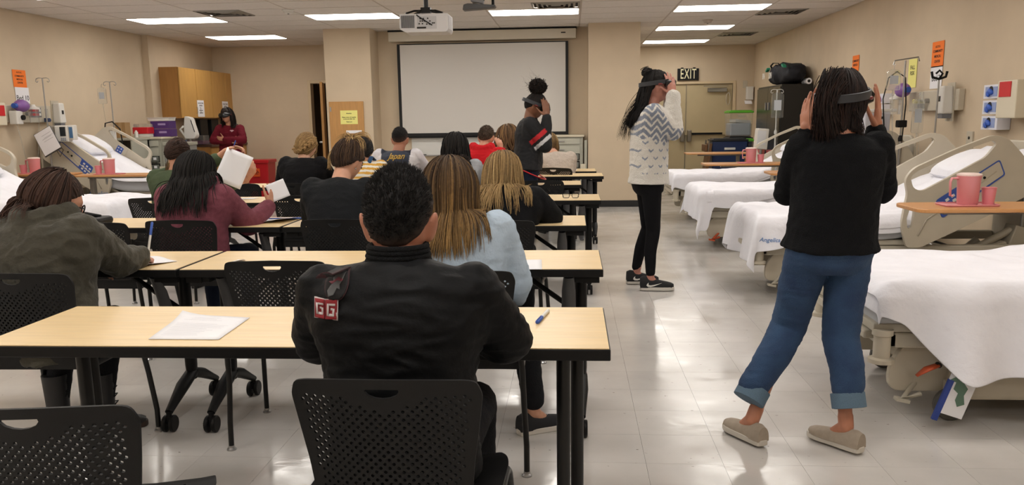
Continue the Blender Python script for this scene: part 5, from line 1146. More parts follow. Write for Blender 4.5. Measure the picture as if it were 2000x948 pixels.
        if top.get('collar'):
            cr, ch_ = top['collar']; up_ = unit(nb - neck)
            for k in range(16): a = 2*PI*k/16; p = neck + rs*math.cos(a)*cr + fs*math.sin(a)*cr - tg*.03; mb.cone(p, p + up_*ch_, .014, .012, 8)
        me = remesh(mb, top.get('vox', .009), top.get('sm', 6), 'top'); folds(me, top.get('fold', .006), top.get('fs', (9, 9, 12)), top.get('seed', 1), top.get('ridge', .5))
        if top.get('colour'): colour(me, top['colour'])
        g.top = me; g.topobj = put(me, top.get('name', 'sweater'), top['m'], t, base, **({'label': top['label']} if top.get('label') else {}))
        # rib bands: cuffs and hem
        if top.get('cuff'):
            for i in (0, 1):
                d_ = unit(wri[i] - elb[i]); e = elb[i] + (wri[i] - elb[i])*fr; q = MB(); c_ = rr[2]*.95; q.tube([e - d_*.03 - base, e - d_*.01 - base, e + d_*.03 - base, e + d_*.035 - base], [c_*1.02, c_*1.04, c_*.95, c_*.7], 18); q.build('cuff', top['cuff'], t, smooth=60)
    if shoes and legs:
        for i in (0, 1): shoe(t, ank[i] - base, toe[i], shoes, i)
    return g
def shoe(t, a, d, kind, i):
    d = unit(npv(d[0], d[1], 0) if kind.get('flat', True) else d); up = npv(0, 0, 1); s_ = np.cross(d, up); z0 = max(0, a[2] - .09) + kind.get('lift', [0, 0])[i]
    O = npv(a[0], a[1], z0) - d*.02; M = lambda V: np.c_[V[:, 0]]*d + np.c_[V[:, 1]]*s_*(1 if i else -1) + np.c_[V[:, 2]]*up + O
    tilt = kind.get('tilt', (0, 0))[i]
    if tilt: 
        M0 = M; ct, st = math.cos(tilt), math.sin(tilt); M = lambda V: M0(np.c_[V[:, 0]*ct - V[:, 2]*st + (.2*(1-ct)), V[:, 1], np.maximum(0, (V[:, 2])*ct + (.2 - V[:, 0])*math.sin(abs(tilt)))]) 
    k = kind.get('s', 1.0); out = rpoly([(-.055, -.028), (-.06, .0), (-.055, .028), (0, .034), (.08, .043), (.14, .047), (.185, .03), (.198, 0), (.19, -.03), (.14, -.044), (.08, -.036), (0, -.034)], .03, 3); out = [(x*k, y*k) for x, y in out]
    q = MB(); q.prism(out, 0, .026*k, M=M); q.build('sole', kind['sole'], t, bevel=.004)
    prof = [(-.056, .028, .07), (-.03, .033, .078), (.0, .034, .074), (.035, .036, .066), (.07, .04, .056), (.105, .043, .05), (.14, .043, .044), (.17, .036, .038), (.188, .02, .03)]
    V = []; n = 14
    for (x, w_, h) in prof:
        h *= kind.get('h', 1.0) 
        for j in range(n): b = PI*j/(n-1); V.append((x*k, -math.cos(b)*w_*k, .02*k + (h - .012)*k*math.sin(b)**.8))
    F = [(r_*n + j, r_*n + j+1, (r_+1)*n + j+1, (r_+1)*n + j) for r_ in range(len(prof)-1) for j in range(n-1)]
    F += [tuple(range(n))[::-1], tuple(range((len(prof)-1)*n, len(prof)*n))]
    q = MB(); q.add(M(np.array(V)), F); q.build('shoe', kind['m'], t, smooth=50)
    if kind.get('laces'):
        q = MB()
        for u in range(5): x = .035 + u*.017; h = (.066 - u*.005)*kind.get('h', 1); q.tube(list(M(np.array([(x*k, -.018*k, h*k), (x*k + .004, 0, h*k + .008), (x*k, .018*k, h*k)]))), .0028, 5)
        q.build('laces', kind['laces'], t, smooth=180)
    if kind.get('swoosh'):
        for sd in (-1, 1):
            P_ = [(.075, .028), (.02, .036), (-.035, .066), (-.012, .048), (.01, .046), (.045, .05), (.08, .062)] ; P_ = [(.1, .058), (.045, .036), (.02, .029), (.0, .03), (-.012, .038), (-.008, .05), (.004, .06), (.002, .048), (.008, .042), (.02, .041), (.045, .045)]
            q = MB(); V = [(x*k, sd*(.034 + .05*max(0, x) - .25*max(0, z-.04))*k + sd*.004, z*k) for x, z in P_]; V2 = [(x, y + sd*.002, z) for x, y, z in V]; n_ = len(V); q.add(M(np.array(V + V2)), [tuple(range(n_)), tuple(range(n_, 2*n_))[::-1]] + [(a_, (a_+1) % n_, n_ + (a_+1) % n_, n_ + a_) for a_ in range(n_)]); q.build('side_mark', M_WHITE, t)
    if kind.get('boot'):
        q = MB(); c = npv(a[0], a[1], 0); q.tube([c + npv(0, 0, .04), c + npv(0, 0, .12), c + npv(0, 0, .2), c + npv(0, 0, .27)], [.045, .048, .052, .056], 18); q.build('boot_shaft', kind['m'], t, smooth=60)
        q = MB()
        for u in range(5): z = .09 + u*.035; q.tube([c + d*.047 - s_*.025 + up*z, c + d*.06 + up*(z+.008), c + d*.047 + s_*.025 + up*z], .003, 5)
        q.build('laces', M_BLACK, t, smooth=180)
# ---- hair
def hairmat(name, rough=.42): return mat(name, '202020', rough, attr=True, spec=.35, var=.12, scale=90)
def lin(c): return np.array(s2l(c)[:3])
def hairline(D, line): 
    x, y, z = D[:, 0], D[:, 1], D[:, 2]; f, sd, b = line
    zl = np.where(y > 0, sd + (f - sd)*np.clip(y, 0, 1)**1.2, sd + (sd - b)*np.clip(y, -1, 0))
    return z - zl
def cap(g, pal, th=(.012, .02), line=(.5, .0, -.72), seed=0, name='hair', noise=.003, label=None, sides=1.0, rough=.8, grey=None):
    v, f = sph(84, 60); m_ = np.clip(hairline(v, line)/.16 + .15, 0, 1); m_ = m_*m_*(3 - 2*m_)
    hsV = headshape(v, g.hs); thick = th[0] + (th[1] - th[0])*np.clip(v[:, 2], 0, 1); thick = thick*(1 + 0*v[:, 0])
    nz = np.array([mnoise.noise((a*7 + seed, b*7, c*7)) for a, b, c in v.tolist()])
    off = -.006 + m_*(thick + .006 + noise*nz*2); W = (hsV + v*np.c_[1, 1, 1]*off[:, None]) @ g.R.T + g.head - g.base
    me = bpy.data.meshes.new(name); me.from_pydata(W.tolist(), [], f)
    A, B = lin(pal[0]), lin(pal[-1]); k = (nz*.5 + .5)[:, None]; C = np.ones((len(v), 4), np.float32); C[:, :3] = A*(1 - k*.5) + B*k*.5*.6 + A*k*.2
    if grey is not None: w2 = (1 - np.clip(hairline(v, line)/grey[1], 0, 1))[:, None]; C[:, :3] = C[:, :3]*(1-w2) + lin(grey[0])*w2
    at = me.color_attributes.new('Col', 'FLOAT_COLOR', 'POINT'); at.data.foreach_set('color', C.ravel()); return put(me, name, hairmat('hair', rough), g.t, label=label) if label else put(me, name, hairmat('hair', rough), g.t)
def strands_mesh(paths, radii, cols, name, g, ns=3, rough=None, label=None, tips=None):
    # all paths same length (m,k,3) ; radii (m,k) ; cols (m,3)
    P = np.asarray(paths); m_, k, _ = P.shape; R_ = np.asarray(radii)
    T = np.gradient(P, axis=1); T /= np.linalg.norm(T, axis=2, keepdims=True) + 1e-9
    ref = np.tile(np.array([.31, .92, .13]), (m_, k, 1)); A = np.cross(T, ref); A /= np.linalg.norm(A, axis=2, keepdims=True) + 1e-9; B = np.cross(A, T)
    V = np.stack([P + R_[..., None]*(math.cos(2*PI*j/ns)*A + math.sin(2*PI*j/ns)*B) for j in range(ns)], 2)   # m,k,ns,3
    V = V.reshape(-1, 3); i0 = (np.arange(m_)[:, None, None]*k + np.arange(k-1)[None, :, None])*ns; j0 = np.arange(ns)[None, None, :]; j1 = (j0 + 1) % ns
    F = np.stack([i0 + j1, i0 + j0, i0 + ns + j0, i0 + ns + j1], -1).reshape(-1, 4)
    me = bpy.data.meshes.new(name); me.vertices.add(len(V)); me.vertices.foreach_set('co', V.astype(np.float32).ravel()); me.loops.add(F.size); me.loops.foreach_set('vertex_index', F.astype(np.int32).ravel())
    me.polygons.add(len(F)); me.polygons.foreach_set('loop_start', np.arange(0, F.size, 4, dtype=np.int32)); me.update(calc_edges=True)
    C = np.ones((m_, k*ns, 4), np.float32); C[:, :, :3] = np.asarray(cols)[:, None, :]
    if tips is not None: tt_ = np.repeat(np.linspace(0, 1, k)**.8, ns)[None, :, None]; C[:, :, :3] = C[:, :, :3]*(1 - tt_) + np.asarray(tips)[:, None, :]*tt_
    at = me.color_attributes.new('Col', 'FLOAT_COLOR', 'POINT'); at.data.foreach_set('color', C.ravel())
    o = put(me, name, hairmat('hair') if rough is None else hairmat('hair %g' % rough, rough), g.t)
    if label: o['label'] = label
    return o
def palcol(rs, pal, n):
    w_ = np.array([p[1] for p in pal], float); w_ /= w_.sum(); ix = rs.choice(len(pal), n, p=w_); C = np.array([lin(p[0]) for p in pal])[ix]; return C*(.75 + .5*rs.rand(n, 1))
def hair_long(g, pal, L=.35, n=600, k=16, seed=0, azmax=2.0, part=0.0, thick=.018, fall=(0, 0, -1), spread=.02, wave=.006, rad=.0042, coll=(), line=(.5, -.1, -.6), leave=1.62, gather=None, name='hair', Lvar=.18, poly=1.0, wob=9., label=None, back=0.0, capth=(.010, .016), docap=True, crown=.15, tip=None):
    rs = np.random.RandomState(int(seed) + 5); s = g.hs
    if docap: cap(g, [pal[0][0], pal[0][0]], capth, line, seed, 'hair_cap')
    az = rs.uniform(-azmax, azmax, n)*1.0; th0 = crown + (1.15 - crown)*rs.rand(n)**.8; lay = rs.rand(n); L_ = L*(1 - Lvar*rs.rand(n)); fall = unit(fall); paths = np.zeros((n, k, 3)); 
    bv = None
    if hasattr(g, 'top') and coll is not None: bv = BVHTree.FromPolygons([Vector(v) for v in co(g.top).tolist()], [tuple(p_.vertices) for p_ in g.top.polygons])
    for i in range(n):
        a = az[i]; tot = (leave - th0[i])*.1 + L_[i]; step = tot/(k - 1); th = th0[i]; p = None; vel = None; out = []
        # az: 0 = back, +-pi/2 = sides, pi = front
        lv = leave + (.0 if abs(a) < 1.3 else -.1*(abs(a) - 1.3))
        for j in range(k):
            if th < lv:
                d = npv(math.sin(th)*math.sin(a) + part*(1 - th/lv)*.5, -math.sin(th)*math.cos(a), math.cos(th)); d = unit(d); q = headshape(d[None], s)[0] + d*(.006 + thick*lay[i]*(1 + .6*math.sin(th))); w_ = g.R @ q + g.head
                vel = None if p is None else w_ - p; p = w_; th += step/.1
            else:
                if vel is None: vel = fall*step
                v = unit(vel)*.55 + fall*.45 + npv(0, 0, -.15); outd = p - g.head; outd[2] = 0; v = v + unit(outd)*spread*(lay[i] - .3)
                p = p + unit(v)*step; vel = unit(v)*step
                if gather is not None: q_, st = gather; q_ = np.array(q_); w2 = st; p = p + (np.array([q_[0], q_[1], p[2]]) - p)*w2
                if bv is not None:
                    q_ = p - g.base; lo, nr_, _, ds = bv.find_nearest(Vector(q_), .25)
                    if lo is not None:
                        lo = np.array(lo); nr_ = np.array(nr_); cl_ = .004 + .016*lay[i]
                        if (q_ - lo) @ nr_ < cl_: old = p; p = lo + nr_*cl_ + g.base; vel = unit(unit(vel) - nr_*min(0, unit(vel) @ nr_))*step
            out.append(p)
        paths[i] = out
    ph = rs.rand(n, 1)*6.28; tt = np.linspace(0, 1, k)[None, :]; cl = np.round(az*3.5)[:, None]
    w1 = wave*np.sin(tt*wob + cl*1.7 + ph*.25)*tt; paths[:, :, 0] += w1 + rs.randn(n, 1)*.002; paths[:, :, 1] += wave*np.cos(tt*wob*.8 + cl*2.3 + ph*.3)*tt
    R_ = rad*(.7 + .6*rs.rand(n, 1))*np.clip(1.05 - tt**3*.85, .15, 1)*np.clip(.5 + tt*4, .5, 1)
    # colour: neighbouring strands share a tone, so that highlights come in soft locks
    u = np.array([mnoise.noise((a_*5 + seed, seed, 0)) for a_ in az])*.55 + .5 + rs.randn(n)*.13; w_ = np.array([p[1] for p in pal], float); cw = np.cumsum(w_)/w_.sum(); PC = np.array([lin(p[0]) for p in pal]); ct = np.concatenate([[cw[0]/2], (cw[1:] + cw[:-1])/2]) if len(pal) > 1 else np.array([.5])
    C0 = np.stack([np.interp(u, ct, PC[:, c_]) for c_ in range(3)], 1)*(.85 + .3*rs.rand(n, 1)); T0 = None
    if tip: wt = np.clip(u*1.5 - .25, .1, .9)[:, None]; T0 = C0*(1 - wt) + lin(tip)*wt*(.8 + .4*rs.rand(n, 1))
    return strands_mesh(paths - g.base, R_, C0, name, g, label=label, tips=T0)
def hair_up(g, pal, n=500, to=(0, -.3, .95), th=.014, line=(.45, .0, -.68), seed=0, rad=.0032, k=10, docap=True, capth=(.008, .012), name='hair', lift=.0):
    if docap: cap(g, [pal[0][0], pal[0][0]], capth, line, seed, 'hair_cap')
    rs = np.random.RandomState(seed + 3); D = rs.randn(n*3, 3); D /= np.linalg.norm(D, axis=1, keepdims=True); h = hairline(D, line); D = D[(h > .02)]; h = hairline(D, line); pr_ = np.exp(-h*1.2); D = D[rs.rand(len(D)) < pr_][:n]; n = len(D)
    T_ = unit(to) + rs.randn(n, 3)*.1; T_ /= np.linalg.norm(T_, axis=1, keepdims=True); t = np.linspace(0, 1, k)[None, :, None]; Q = D[:, None]*(1-t) + T_[:, None]*t; Q /= np.linalg.norm(Q, axis=2, keepdims=True)
    off = .004 + th*(.4 + .6*rs.rand(n, 1))*np.sin(np.clip(t[:, :, 0]*1.6 + .25, 0, 1.57)); W = headshape(Q.reshape(-1, 3), g.hs).reshape(n, k, 3) + Q*(off + lift*t[:, :, 0])[:, :, None]; W = W @ g.R.T + g.head - g.base
    u = np.array([mnoise.noise((a[0]*4 + seed, a[1]*4, a[2]*4)) for a in D.tolist()])*.6 + .5 + rs.randn(n)*.12; w_ = np.array([p[1] for p in pal], float); cw = np.cumsum(w_)/w_.sum(); PC = np.array([lin(p[0]) for p in pal]); ct = np.concatenate([[cw[0]/2], (cw[1:] + cw[:-1])/2])
    C0 = np.stack([np.interp(u, ct, PC[:, c_]) for c_ in range(3)], 1)*(.85 + .3*rs.rand(n, 1)); return strands_mesh(W, rad*np.ones((n, k))*(.7 + .6*rs.rand(n, 1)), C0, name, g)
def spikes(g, pal, n=2500, ln=.012, th=(.012, .02), line=(.5, 0, -.7), seed=0, rad=.0011, name='hair_tips', fade=.3, up=.4):
    rs = np.random.RandomState(seed); D = rs.randn(n*2, 3); D /= np.linalg.norm(D, axis=1, keepdims=True); h = hairline(D, line); D = D[h > .03][:n]; h = hairline(D, line); n = len(D)
    m_ = np.clip(h/.16 + .15, 0, 1); P0 = headshape(D, g.hs) + D*((th[0] + (th[1]-th[0])*np.clip(D[:, 2], 0, 1))*m_ - .003)[:, None]
    l = ln*np.clip(h/fade, .15, 1)*(.6 + .8*rs.rand(n)); dr = D + rs.randn(n, 3)*.35; dr[:, 2] += up; dr /= np.linalg.norm(dr, axis=1, keepdims=True)
    W0 = P0 @ g.R.T + g.head - g.base; W1 = (P0 + dr*l[:, None]) @ g.R.T + g.head - g.base; P = np.stack([W0, (W0 + W1)/2, W1], 1); R_ = np.tile(np.array([1, .8, .2])*rad, (n, 1)); return strands_mesh(P, R_, palcol(rs, pal, n), name, g)
def wisps(g, pal, P0, P1, n=60, jit=.02, k=8, rad=.002, bend=(0, 0, 0), seed=1, name='loose_strands', curl=0.0, clump=.5):
    rs = np.random.RandomState(seed); P0 = np.array(P0); P1 = np.array(P1); t = np.linspace(0, 1, k)[None, :, None]; a = P0 + rs.randn(n, 1, 3)*jit; b = P1 + rs.randn(n, 1, 3)*jit*1.3
    P = a*(1-t) + b*t + np.array(bend)*(4*t*(1-t))*(.7 + .6*rs.rand(n, 1, 1)) + (rs.randn(n, 1, 3)*jit*.15)*(4*t*(1-t))
    if curl: ph = rs.rand(n, 1)*6.3; P[:, :, 0] += curl*np.sin(t[:, :, 0]*18 + ph); P[:, :, 1] += curl*np.cos(t[:, :, 0]*18 + ph)
    R_ = rad*np.clip(1 - t[:, :, 0]**2*.8, .2, 1)*np.ones((n, 1)); return strands_mesh(P - g.base, R_, palcol(rs, pal, n), name, g)
def bun(g, pal, c, r, n=160, seed=2, rad=.0035, name='bun', frizz=0.0):
    rs = np.random.RandomState(seed); P = np.zeros((n, 14, 3)); c = np.array(c)
    for i in range(n):
        ax = unit(rs.randn(3)); u = unit(np.cross(ax, rs.randn(3))); v = np.cross(ax, u); a = np.linspace(0, 2.6, 14) + rs.rand()*6; rr = r*(.75 + .3*rs.rand()); P[i] = c + (np.cos(a)[:, None]*u + np.sin(a)[:, None]*v)*rr*np.array([1, 1, .85]) + ax*r*.25*rs.randn()
        if frizz: P[i] = P[i] + rs.randn(14, 3)*frizz
    q = MB(); q.ell(c - g.base, (r*.9, r*.9, r*.8), None, 16, 10); o = q.build(name, mat('hair core ' + pal[0][0], pal[0][0], .6), g.t, smooth=180)
    strands_mesh(P - g.base, np.full((n, 14), rad), palcol(rs, pal, n), name + '_strands', g)
def braid(g, pal, pts, r=.018, name='braid', seed=3):
    q = MB(); pts = [np.array(p, float) for p in pts]; n = 14; tt = np.linspace(0, len(pts) - 1.001, n)
    for i, u in enumerate(tt):
        a = int(u); p = pts[a]*(1 - (u-a)) + pts[a+1]*(u-a); d = unit(pts[a+1] - pts[a]); s_ = unit(np.cross(d, (0, 1, .2))); sg = 1 if i % 2 else -1; rr = r*(1 - .5*i/n)
        X = unit(d + s_*sg*.8); Yv = unit(np.cross(X, (.1, 1, .1))); Z = np.cross(X, Yv); q.ell(p + s_*sg*rr*.45 - g.base, (rr*1.5, rr*.8, rr*.85), np.array([X, Yv, Z]).T, 12, 8)
    me = q.mesh(name, [], 180); colour(me, lambda V: lin(pal[0][0])*(1 + .5*np.sin(V[:, 2:3]*400)*.4)); return put(me, name, hairmat('hair'), g.t)
def headset(label, g, tilt=0.0, up=.02, visor=True, big=1.07):
    # mixed reality headset: band round the head, thick front visor; top-level thing
    t = thing('headset', label, 'headset', tuple(g.head)); R = g.R @ rotm(tilt, 0, 0); s = g.hs*big
    q = MB(); P = []; a = np.linspace(0, 2*PI, 41)
    ring = lambda rx, ry, z, dz: [R @ npv(rx*math.sin(b)*s, (-.01 - ry*math.cos(b))*s, (z + dz*math.cos(b))*s) for b in a]
    V = []; outer = ring(.098, .122, up, .0)
    n = len(a) - 1; rows = []
    for (dr, dz) in ((0, -.016), (.006, -.014), (.006, .014), (0, .016), (-.003, .0)):
        rows.append([R @ npv((.093 + dr)*math.sin(b)*s, (-.008 - (.118 + dr)*math.cos(b))*s, (up + dz - .012*math.cos(b) )*s) for b in a[:-1]])
    for rw in rows: V += rw
    m_ = len(rows); F = [(i*n + j, i*n + (j+1) % n, ((i+1) % m_)*n + (j+1) % n, ((i+1) % m_)*n + j) for i in range(m_) for j in range(n)]
    q.add(np.array(V), F); q.build('head_band', mat('headset grey', '2b2d32', .5), t, smooth=50)
    q = MB(); V = []; b = np.linspace(-1.25, 1.25, 21)
    prof = [(.088, .038), (.108, .036), (.125, .01), (.122, -.03), (.1, -.042), (.09, -.03)]
    for x in b:
        for (ry, z) in prof: wv = 1 - .35*abs(x/1.25)**3; V.append(R @ npv((ry - .022)*math.sin(x)*1.02*s, (ry*math.cos(x)*1.0 + .012)*s, (up - .004 + (z if z > 0 or abs(x) > .16 else z*.35)*wv)*s))
    n = len(prof); F = [(i*n + j, i*n + (j+1) % n, (i+1)*n + (j+1) % n, (i+1)*n + j) for i in range(len(b)-1) for j in range(n)] + [tuple(range(n))[::-1], tuple(range((len(b)-1)*n, len(b)*n))]
    q.add(np.array(V), F); q.build('visor', mat('visor black', '0a0b0d', .3), t, smooth=50)
    for sg in (-1, 1): q = MB(); q.ell(R @ npv(sg*.098*s, .01*s, (up - .012)*s), (.008, .02, .008), R, 10, 6); q.build('earpiece', mat('headset red', '6a1f1c', .4), t, smooth=180)
    return t
def decal(name, polys, g, O, U, Vv, dirn, m, off=.0025, sub=3):
    # project flat polygons (in u,v metres) along dirn onto the garment so that they lie on the cloth
    V0 = co(g.top) ; F0 = [tuple(p.vertices) for p in g.top.polygons]; bt = g.bvh if hasattr(g, 'bvh') else BVHTree.FromPolygons([Vector(v) for v in V0.tolist()], F0); g.bvh = bt
    O = np.array(O) - g.base; U = unit(U); Vv = unit(Vv); dirn = unit(dirn); mb = MB()
    for pts in polys:
        P = [Vector(p) for p in pts]; E = [(i, (i+1) % len(P)) for i in range(len(P))]; xs = [p[0] for p in pts]; ys = [p[1] for p in pts]; st = .0055
        ex = []
        for x in np.arange(min(xs) + st, max(xs), st):
            for y in np.arange(min(ys) + st, max(ys), st): ex.append(Vector((x, y)))
        vs, es, fs_, *_ = delaunay_2d_cdt(P + ex, E, [], 0, 1e-6)
        keep = []
        for f in fs_:
            cx = sum(vs[i][0] for i in f)/3; cy = sum(vs[i][1] for i in f)/3; c = False; j = len(pts) - 1
            for i in range(len(pts)):
                xi, yi = pts[i]; xj, yj = pts[j]
                if (yi > cy) != (yj > cy) and cx < (xj - xi)*(cy - yi)/(yj - yi) + xi: c = not c
                j = i
            if c: keep.append(tuple(f))
        W = []
        for v in vs:
            p = O + U*v[0] + Vv*v[1]; h = bt.ray_cast(Vector(p - dirn*.3), Vector(dirn), 1.0)
            q = np.array(h[0]) - dirn*off if h[0] is not None else p; W.append(q)
        mb.add(W, keep)
    o = mb.build(name, m, g.t, smooth=180); so = o.modifiers.new('s', 'SOLIDIFY'); so.thickness = .0012; so.offset = 0; return o
def text_polys(s, size, shear=0, sp=1.0, bold=0.0):
    c = bpy.data.curves.new('t', 'FONT'); c.body = s; c.size = size; c.align_x = 'CENTER'; c.align_y = 'CENTER'; c.shear = shear; c.offset = bold; c.resolution_u = 2; c.space_character = sp
    o = bpy.data.objects.new('t', c); COL.objects.link(o); dg = bpy.context.evaluated_depsgraph_get(); me = bpy.data.meshes.new_from_object(o.evaluated_get(dg)); bpy.data.objects.remove(o)
    P = [[(me.vertices[i].co.x, me.vertices[i].co.y) for i in p.vertices] for p in me.polygons]; bpy.data.meshes.remove(me); return P
BLK = [('15110f', 5), ('0d0b0a', 4), ('2a211c', 1)]; DBR = [('1e1411', 5), ('120d0b', 3), ('3a2820', 2)]; BROWN = [('2e1f19', 5), ('463026', 3), ('1d1310', 2)]
BLON = [('6e5638', 4), ('96794f', 4), ('4a3826', 3), ('b89a6a', 2)]
SH_BLK = dict(m=mat('black shoe', '141416', .6), sole=mat('dark sole', '2a2826', .6), laces=M_BLACK)
# ================================================================== PEOPLE: the class
J_BLACK = cloth('black cotton', '17181b'); J_DEN = cloth('denim', '2f4a6b', var=.12, scale=60, bump=.3, bscale=500)
PANTS = dict(m=cloth('dark trousers', '17181c'))
JEANS = dict(m=J_DEN)
ND = (0, 1, 0)
def flat(dx, dy): return ((dx, dy, -.15), (0, 0, -1))
# 1 nearest man, bomber jacket
g = person('man nearest the camera with short black hair, in a black bomber jacket with patches', (-.415, 1.93, .56), (-.425, 1.99, 1.02), (-.43, 2.035, 1.108), (0, -.1, 0), male=True, hs=1.02, shw=.185, skin='b0745c', vox=.005,
  elb=[(-.665, 2.08, .80), (-.175, 2.08, .80)], wri=[(-.5, 2.33, .775), (-.33, 2.34, .775)], hands=[flat(.6, .6), flat(-.6, .6)], shdrop=.072,
  top=dict(name='bomber_jacket', m=mat('black nylon', '0c0d0f', .6, var=.08, scale=12, bump=.25, bscale=45, spec=.14), w=1.08, d=1.15, r=(.068, .07, .05), fold=.0055, fs=(5, 5, 15), vox=.007, collar=(.066, .045), straight=True, hem=-.15, ridge=.9), bottom=PANTS, shoes=SH_BLK)
HAIRK = [('0f0d0d', 6), ('1a1716', 3), ('262020', 1)]
cap(g, ['0f0d0d', '1a1716'], (.008, .024), (.5, .22, -.62), 3, 'hair', .003, grey=('3a2a22', .4)); spikes(g, HAIRK, 5600, .013, (.009, .025), (.5, .26, -.55), 4, .001, fade=.55, up=.5)
q = MB(); nk = npv(-.425, 1.985, 1.012) - g.base
for z, r_ in ((.012, .074), (.024, .073), (.036, .071), (.046, .069)): q.tube([nk + npv(math.cos(a)*r_, math.sin(a)*r_*.95, z) for a in np.linspace(0, 2*PI, 33)], .0085, 8)
q.build('rib_collar', cloth('black rib', '101113', bump=.8, bscale=400), g.t, smooth=180)
def box2(x0, y0, x1, y1): return [(x0, y0), (x1, y0), (x1, y1), (x0, y1)]
O = (-.575, 1.8, .93); U, Vv, Dn = (1, .0, .04), (-.04, 0, 1), (0, 1, 0)
decal('patch_border', [box2(-.034, -.024, .034, .024)], g, O, U, Vv, Dn, mat('patch white', 'c9c0c0', .8), .003)
decal('patch_field', [box2(-.0315, -.0215, -.001, .0215), box2(.001, -.0215, .0315, .0215)], g, O, U, Vv, Dn, mat('patch red', '8e2129', .8), .0055)
def gletter(x): return [box2(x - .0105, -.014, x - .0055, .013), box2(x - .0055, .008, x + .0105, .013), box2(x - .0055, -.014, x + .0095, -.009), box2(x + .0045, -.009, x + .0095, .002), box2(x - .001, -.002, x + .0045, .003)]
decal('patch_letters', gletter(-.016) + gletter(.0165), g, O, U, Vv, Dn, mat('patch white', ''), .008)
O2 = (-.552, 1.8, .988)
decal('round_patch', [[(.033*math.cos(a), .04*math.sin(a)) for a in np.linspace(0, 2*PI, 25)[:-1]]], g, O2, U, Vv, Dn, mat('patch maroon', '33161b', .85), .003)
decal('round_patch_field', [[(.03*math.cos(a), .037*math.sin(a)) for a in np.linspace(0, 2*PI, 25)[:-1]]], g, O2, U, Vv, Dn, mat('patch black', '151416', .85), .0052)
decal('embroidery', [[(-.016, -.028), (-.002, -.024), (.004, -.01), (.012, -.012), (.01, -.002), (.016, .006), (.02, .022), (.01, .026), (.004, .02), (-.004, .018), (-.012, .008), (-.006, .002), (-.014, -.006), (-.02, -.016)]], g, O2, U, Vv, Dn, mat('patch grey', '6b6d70', .8), .0072)
decal('embroidery_red', [[(-.02, .002), (-.008, .004), (.004, .012), (.018, .008), (.014, .004), (.002, .006), (-.01, -.002)]], g, O2, U, Vv, Dn, mat('patch rose', '8a4a55', .8), .0088)
# 2 woman in olive jacket
OLV = mat('olive cotton', '3b382d', .8, var=.08, scale=20, bump=.5, bscale=60, sheen=.1)
g = person('woman with dark bobbed hair and glasses writing, in an olive green hooded jacket', (-2.12, 3.12, .56), (-2.13, 3.2, .98), (-2.12, 3.27, 1.05), (-.82, -.38, .05), yaw=-.15, shw=.175, skin='bb8870', vox=.0055, bulge=(0, -.05),
  elb=[(-2.42, 3.2, .78), (-1.93, 3.36, .79)], wri=[(-2.2, 3.45, .77), (-1.90, 3.47, .785)], hands=[flat(.8, .2), ((-.1, .9, -.2), (-.3, 0, -1), dict(curl=.75))],
  top=dict(name='jacket', m=OLV, w=1.28, d=1.3, r=(.086, .074, .052), hood=True, fold=.009, fs=(8, 8, 10), vox=.008, hem=-.32, straight=True, ridge=.8), bottom=PANTS,
  knee=[(-2.28, 3.5, .5), (-2.06, 3.5, .5)], ank=[(-2.3, 3.4, .09), (-2.1, 3.42, .09)], toe=[(0, 1, 0), (.85, .45, 0)], shoes=dict(m=mat('boot leather', '17171a', .45), sole=mat('boot sole', '3a2a22', .6), boot=True, h=1.1))
hair_long(g, BROWN, part=.15, L=.17, tip='4a332a', n=1400, seed=21, azmax=1.8, thick=.02, spread=.04, wave=.009, rad=.0032, leave=1.85, line=(.52, .08, -.7), Lvar=.4, coll=[((-2.13, 3.2, .96), (-2.12, 3.12, .7), .1)], capth=(.006, .010))
hair_up(g, BROWN, 500, (-.2, -.75, .5), .010, line=(.52, .1, -.6), seed=22, rad=.003, docap=False)
tg_ = thing('eyeglasses', 'dark glasses worn by the woman in the olive jacket', 'glasses', tuple(g.head)); R = g.R
for sg in (-1, 1):
    q = MB(); q.tube([R @ npv(sg*.033 + .024*math.cos(a), .098, .002 + .018*math.sin(a)) for a in np.linspace(0, 2*PI, 17)], .003, 6); q.build('rim', M_BLACK, tg_, smooth=180)
    q = MB(); q.tube([R @ npv(sg*.058, .096, .008), R @ npv(sg*.078, .06, .008), R @ npv(sg*.081, -.01, .006)], .003, 6); q.build('temple', M_BLACK, tg_, smooth=180)
q = MB(); q.tube([R @ npv(-.01, .1, .004), R @ npv(0, .103, .007), R @ npv(.01, .1, .004)], .0025, 6); q.build('bridge', M_BLACK, tg_, smooth=180)
# 3 woman in pale blue top with highlighted hair
g = person('woman in a pale blue long-sleeved top with long highlighted brown hair, second row right', (-.46, 3.2, .56), (-.47, 3.26, .985), (-.49, 3.30, 1.08), (.12, -.15, 0), yaw=.05, shw=.17, skin='c08f76', vox=.0065,
  elb=[(-.74, 3.36, .78), (-.23, 3.33, .70)], wri=[(-.58, 3.55, .77), (-.25, 3.5, .6)], hands=[flat(.4, .8), ((0, .5, -.6), (-1, 0, 0))],
  top=dict(name='top', m=cloth('pale blue knit', 'aebfd0', bump=.4, bscale=60, var=.04), w=1.26, d=1.1, r=(.078, .07, .05), fold=.006, fs=(6, 6, 16), vox=.008, hem=-.2, straight=True), bottom=PANTS,
  knee=[(-.56, 3.58, .5), (-.2, 3.5, .5)], ank=[(-.5, 3.6, .09), (-.17, 3.47, .09)], toe=[(0, 1, 0), (.8, .5, 0)], shoes=dict(m=mat('canvas black', '16171b', .8), sole=mat('white sole', 'cfcac2', .6), laces=M_WHITE, lift=(0, 0), h=1.15))
P3 = [('2c2019', 3), ('3d2d21', 4), ('57412c', 3), ('8a6a42', 1.3)]
